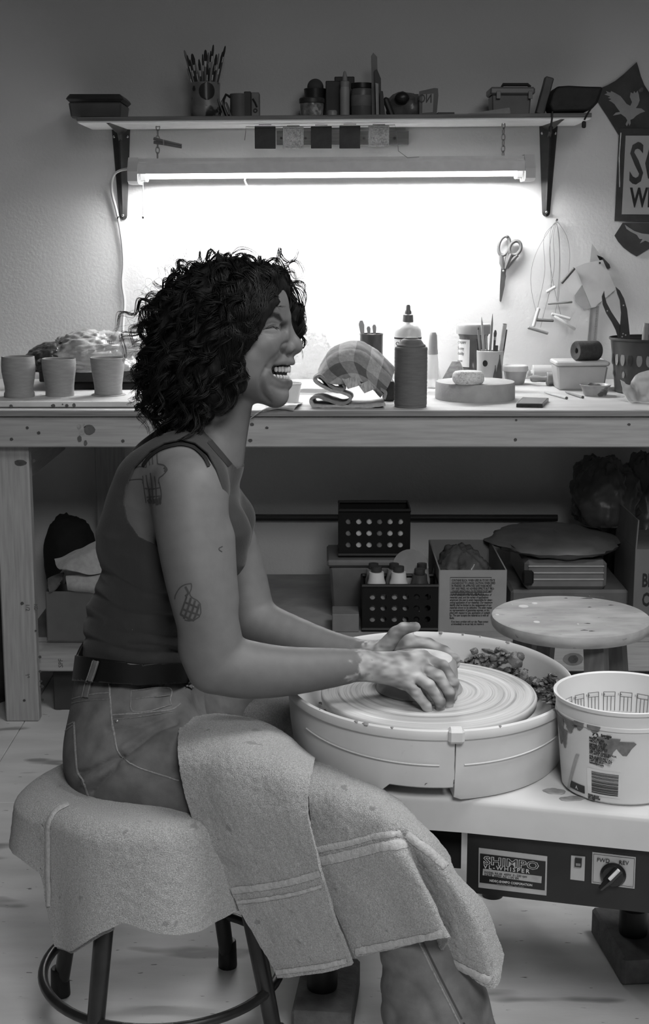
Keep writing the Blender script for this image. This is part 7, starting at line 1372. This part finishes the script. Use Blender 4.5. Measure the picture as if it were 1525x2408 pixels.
def comb(pts, n, spread, amp=6.0, r=.00055):
    for k in range(n):
        sx, sy = hr.normal() * spread, hr.normal() * spread * .5; ph = sx * .12 + hr.normal() * .35; fr = 2.1 + hr.normal() * .15; C = cr([(x + sx, y + sy) for x, y in pts], 44); u = np.linspace(0, 1, 44); C[:, 0] += amp * np.sin(u * fr * 6.28 + ph); C[:, 1] += amp * .5 * np.cos(u * fr * 6.28 + ph); out = []; fd = poly_sd(C, FACE); lf = .002 + .004 * hr.random()
        for i, (x, y) in enumerate(C):
            p, _q = cast(bh, x, y, lf)
            if p is None or fd[i] < -6: break
            out.append(tuple(p))
        if len(out) > 12: fly.append((np.array(out), r))
for pts, n, sp in (([(600, 625), (632, 645), (640, 675), (622, 705), (606, 745), (598, 775), (575, 800)], 70, 9), ([(570, 615), (600, 650), (605, 700), (585, 745), (575, 790), (560, 830)], 80, 12), ([(540, 612), (560, 660), (565, 720), (555, 780), (548, 840), (560, 880)], 80, 14), ([(510, 615), (525, 680), (535, 750), (530, 820), (535, 880), (545, 930)], 70, 14), ([(590, 760), (602, 778), (592, 795), (572, 790), (570, 770)], 24, 5), ([(545, 850), (568, 865), (572, 885), (556, 900), (540, 890)], 24, 5), ([(548, 780), (566, 800), (562, 830), (545, 840)], 24, 6)): comb(pts, n, sp)
strands('flyaway_hair', fly, person, m_hair)
# earring
mb = MB(); ec = Vector(H(512, 930, .082)); mb.tube([ec + Vector((0, 0, .012)), ec, ec + Vector((.002, 0, -.016))], [.001, .0045, .001], 10); build('earring', mb, M('earring_metal', .4, .2, metal=.8), person)
# thumb nail
p, n = cast(bvh, 972, 1470, .0006)
# ================================================================== TOWELS
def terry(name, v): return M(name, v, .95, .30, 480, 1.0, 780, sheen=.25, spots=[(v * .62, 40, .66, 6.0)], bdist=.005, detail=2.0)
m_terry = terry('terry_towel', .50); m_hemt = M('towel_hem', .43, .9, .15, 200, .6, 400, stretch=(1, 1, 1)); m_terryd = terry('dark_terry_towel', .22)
def towel(name, label, G, nu, nv, mat, th=.006, noise=.005, parent=None):
    GG = [[W(*q) for q in r] for r in G]; Pn = catmull_grid(GG, nu, nv); du = np.gradient(Pn, axis=0); dv = np.gradient(Pn, axis=1); n = np.cross(du, dv); n /= np.linalg.norm(n, axis=2, keepdims=True) + 1e-12
    Pn = Pn + n * (vnoise(Pn, 22) * .008 + vnoise(Pn, 170) * .0016 + vnoise(Pn, 420) * .0010)[..., None]
    o = sheet(name, Pn, th, mat, label=label, cat='towel'); a, b = nu, nv; V = Pn.reshape(-1, 3); F = np.array([(i * b + j, i * b + j + 1, (i + 1) * b + j + 1, (i + 1) * b + j) for i in range(a - 1) for j in range(b - 1)]); return o, bvh_of(V, F)
GA = [[(432, 1705, 2.26), (520, 1700, 2.235), (622, 1712, 2.20), (738, 1790, 2.14)], [(424, 1698, 2.19), (520, 1690, 2.165), (628, 1712, 2.13), (738, 1786, 2.07)], [(420, 1760, 2.125), (520, 1765, 2.095), (625, 1785, 2.05), (730, 1830, 2.005)], [(430, 1850, 2.10), (525, 1862, 2.066), (628, 1880, 2.025), (724, 1905, 1.978)], [(470, 1965, 2.10), (560, 1972, 2.066), (655, 1985, 2.022), (742, 1995, 1.972)], [(545, 2100, 2.10), (625, 2110, 2.07), (705, 2118, 2.028), (775, 2118, 1.978)], [(655, 2298, 2.10), (712, 2290, 2.075), (770, 2282, 2.035), (828, 2268, 1.985)]]
GA = [[(x, y, d - (0 if i < 2 else (.045, .05, .04, .018)[j])) for j, (x, y, d) in enumerate(r)] for i, r in enumerate(GA)]
oa, ba_ = towel('lap_towel', 'pale terry towel over the thigh with its edge band showing', GA, 150, 90, m_terry)
GB = [[(720, 1800, 2.19), (795, 1826, 2.15), (875, 1862, 2.11), (930, 1900, 2.08), (975, 1940, 2.06), (1010, 1975, 2.05), (1046, 2022, 2.04)], [(722, 1790, 2.10), (800, 1812, 2.065), (880, 1848, 2.03), (938, 1890, 2.00), (982, 1932, 1.985), (1018, 1970, 1.98), (1050, 2020, 1.99)], [(726, 1860, 2.015), (810, 1876, 1.975), (890, 1902, 1.945), (942, 1935, 1.93), (985, 1968, 1.925), (1022, 2000, 1.93), (1060, 2045, 1.95)], [(738, 1985, 1.99), (825, 1976, 1.948), (925, 1982, 1.915), (972, 2008, 1.925), (1012, 2026, 1.912), (1055, 2052, 1.915), (1085, 2078, 1.945)], [(770, 2090, 1.985), (865, 2078, 1.94), (978, 2062, 1.895), (1002, 2098, 1.945), (1060, 2128, 1.915), (1112, 2152, 1.91), (1140, 2140, 1.95)], [(812, 2190, 1.985), (905, 2172, 1.94), (1025, 2150, 1.89), (1022, 2195, 1.955), (1085, 2228, 1.925), (1145, 2255, 1.915), (1168, 2205, 1.955)], [(835, 2250, 1.985), (930, 2228, 1.94), (1052, 2204, 1.885), (1034, 2254, 1.965), (1098, 2288, 1.935), (1160, 2320, 1.92), (1182, 2245, 1.96)]]
ob, bb2 = towel('lap_towel', 'pale terry towel hanging over the knee with folded corner', GB, 150, 150, m_terry)
def band(name, bv, pts, w, mat, par, lift=.004, th=.0015, n=60): rib(name, bv, pts, w, mat, par, lift=lift, th=th, n=n, cols=5)
band('edge_hem', ba_, [(731, 1792), (724, 1850), (722, 1905), (734, 1960), (750, 2030), (772, 2110), (800, 2190), (822, 2262)], 14, m_hemt, oa)
band('woven_band', ba_, [(548, 2092), (620, 2083), (690, 2070), (758, 2050)], 16, m_hemt, oa); band('woven_band', ba_, [(560, 2120), (635, 2110), (700, 2098), (768, 2078)], 9, m_hemt, oa)
band('hem', ba_, [(652, 2284), (708, 2276), (765, 2268), (818, 2256)], 12, m_hemt, oa)
band('woven_band', bb2, [(748, 1998), (820, 1982), (890, 1965), (940, 1960)], 15, m_hemt, ob); band('woven_band', bb2, [(752, 2025), (830, 2006), (900, 1990), (955, 1984)], 22, m_hemt, ob)
band('woven_band', bb2, [(955, 1962), (985, 1985), (1015, 2010), (1045, 2040)], 14, m_hemt, ob)
band('hem', bb2, [(838, 2236), (930, 2216), (1040, 2194)], 17, m_hemt, ob); band('hem', bb2, [(1040, 2246), (1090, 2274), (1150, 2304)], 18, m_hemt, ob)
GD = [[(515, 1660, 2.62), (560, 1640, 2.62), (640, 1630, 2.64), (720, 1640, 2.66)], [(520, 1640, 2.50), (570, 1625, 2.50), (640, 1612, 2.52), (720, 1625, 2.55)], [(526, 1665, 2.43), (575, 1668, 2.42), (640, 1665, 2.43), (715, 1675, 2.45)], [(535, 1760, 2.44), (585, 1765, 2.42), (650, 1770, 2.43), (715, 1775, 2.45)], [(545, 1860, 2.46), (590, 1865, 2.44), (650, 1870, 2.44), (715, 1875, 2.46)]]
towel('lap_towel', 'dark terry towel over the far thigh beside the splash pan', GD, 60, 60, m_terryd)
G2 = [[(470, 1705, 2.24), (540, 1700, 2.24), (600, 1700, 2.24), (632, 1694, 2.24)], [(480, 1697, 2.19), (545, 1698, 2.19), (600, 1702, 2.19), (634, 1700, 2.19)], [(490, 1712, 2.15), (550, 1716, 2.15), (600, 1722, 2.15), (630, 1722, 2.16)]]
# seat towel: polar drape over the stool
na, nr = 170, 90; a0, a1 = R(152), R(322); rows = []
hemz = lambda a: np.interp(math.degrees(a), [152, 180, 205, 214, 222, 235, 252, 262, 275, 292, 305, 322], [.372, .352, .345, .33, .215, .225, .275, .296, .285, .276, .278, .285])
for i in range(nr):
    v = i / (nr - 1); row = []
    for j in range(na):
        a = a0 + (a1 - a0) * j / (na - 1); hz = hemz(a); flat_r = .172; top = .436
        L1, L2, L3 = flat_r - .04, .05, (top - .03) - hz; tot = L1 + L2 + L3; s_ = v * tot
        if s_ < L1: r_, z_ = .04 + s_, top + .003
        elif s_ < L1 + L2: q = (s_ - L1) / L2 * math.pi / 2; r_, z_ = flat_r + .031 * math.sin(q), top + .003 - .031 * (1 - math.cos(q))
        else: q = s_ - L1 - L2; r_, z_ = flat_r + .031 + .10 * q * (1 + .3 * math.sin(a * 3)), top - .028 - q
        hang = max(0, min(1, (s_ - L1) / (L2 + L3))); r_ += hang * (.006 * math.sin(a * 9 + 1) + .010 * math.sin(a * 4.3)) + (.026 * math.exp(-((math.degrees(a) - 188) / 22) ** 2)) * min(1, hang * 2.5)
        row.append((SC.x + r_ * math.cos(a), SC.y + r_ * math.sin(a), z_))
    rows.append(row)
Pn = np.array(rows); Pn += (vnoise(Pn, 160) * .004)[..., None] * np.array([.6, -.6, .3]); o = sheet('seat_towel', Pn, .007, m_terry, label='pale terry towel draped over the metal stool seat', cat='towel')
bs_ = bvh_of(Pn.reshape(-1, 3), np.array([(i * na + j, i * na + j + 1, (i + 1) * na + j + 1, (i + 1) * na + j) for i in range(nr - 1) for j in range(na - 1)]))
jl = int((R(219) - a0) / (a1 - a0) * na); edge = [tuple(proj(Pn[i, jl])) for i in range(34, nr, 6)]; band('edge_hem', bs_, edge, 12, m_hemt, o, .005)
for dz, nn in ((-.012, 'under_layer'),):
    sub = Pn[60:, int(na * .40):int(na * .62)].copy(); sub[..., 1] += .016; sub[..., 2] += dz; sheet(nn, sub, .006, m_terry, o)
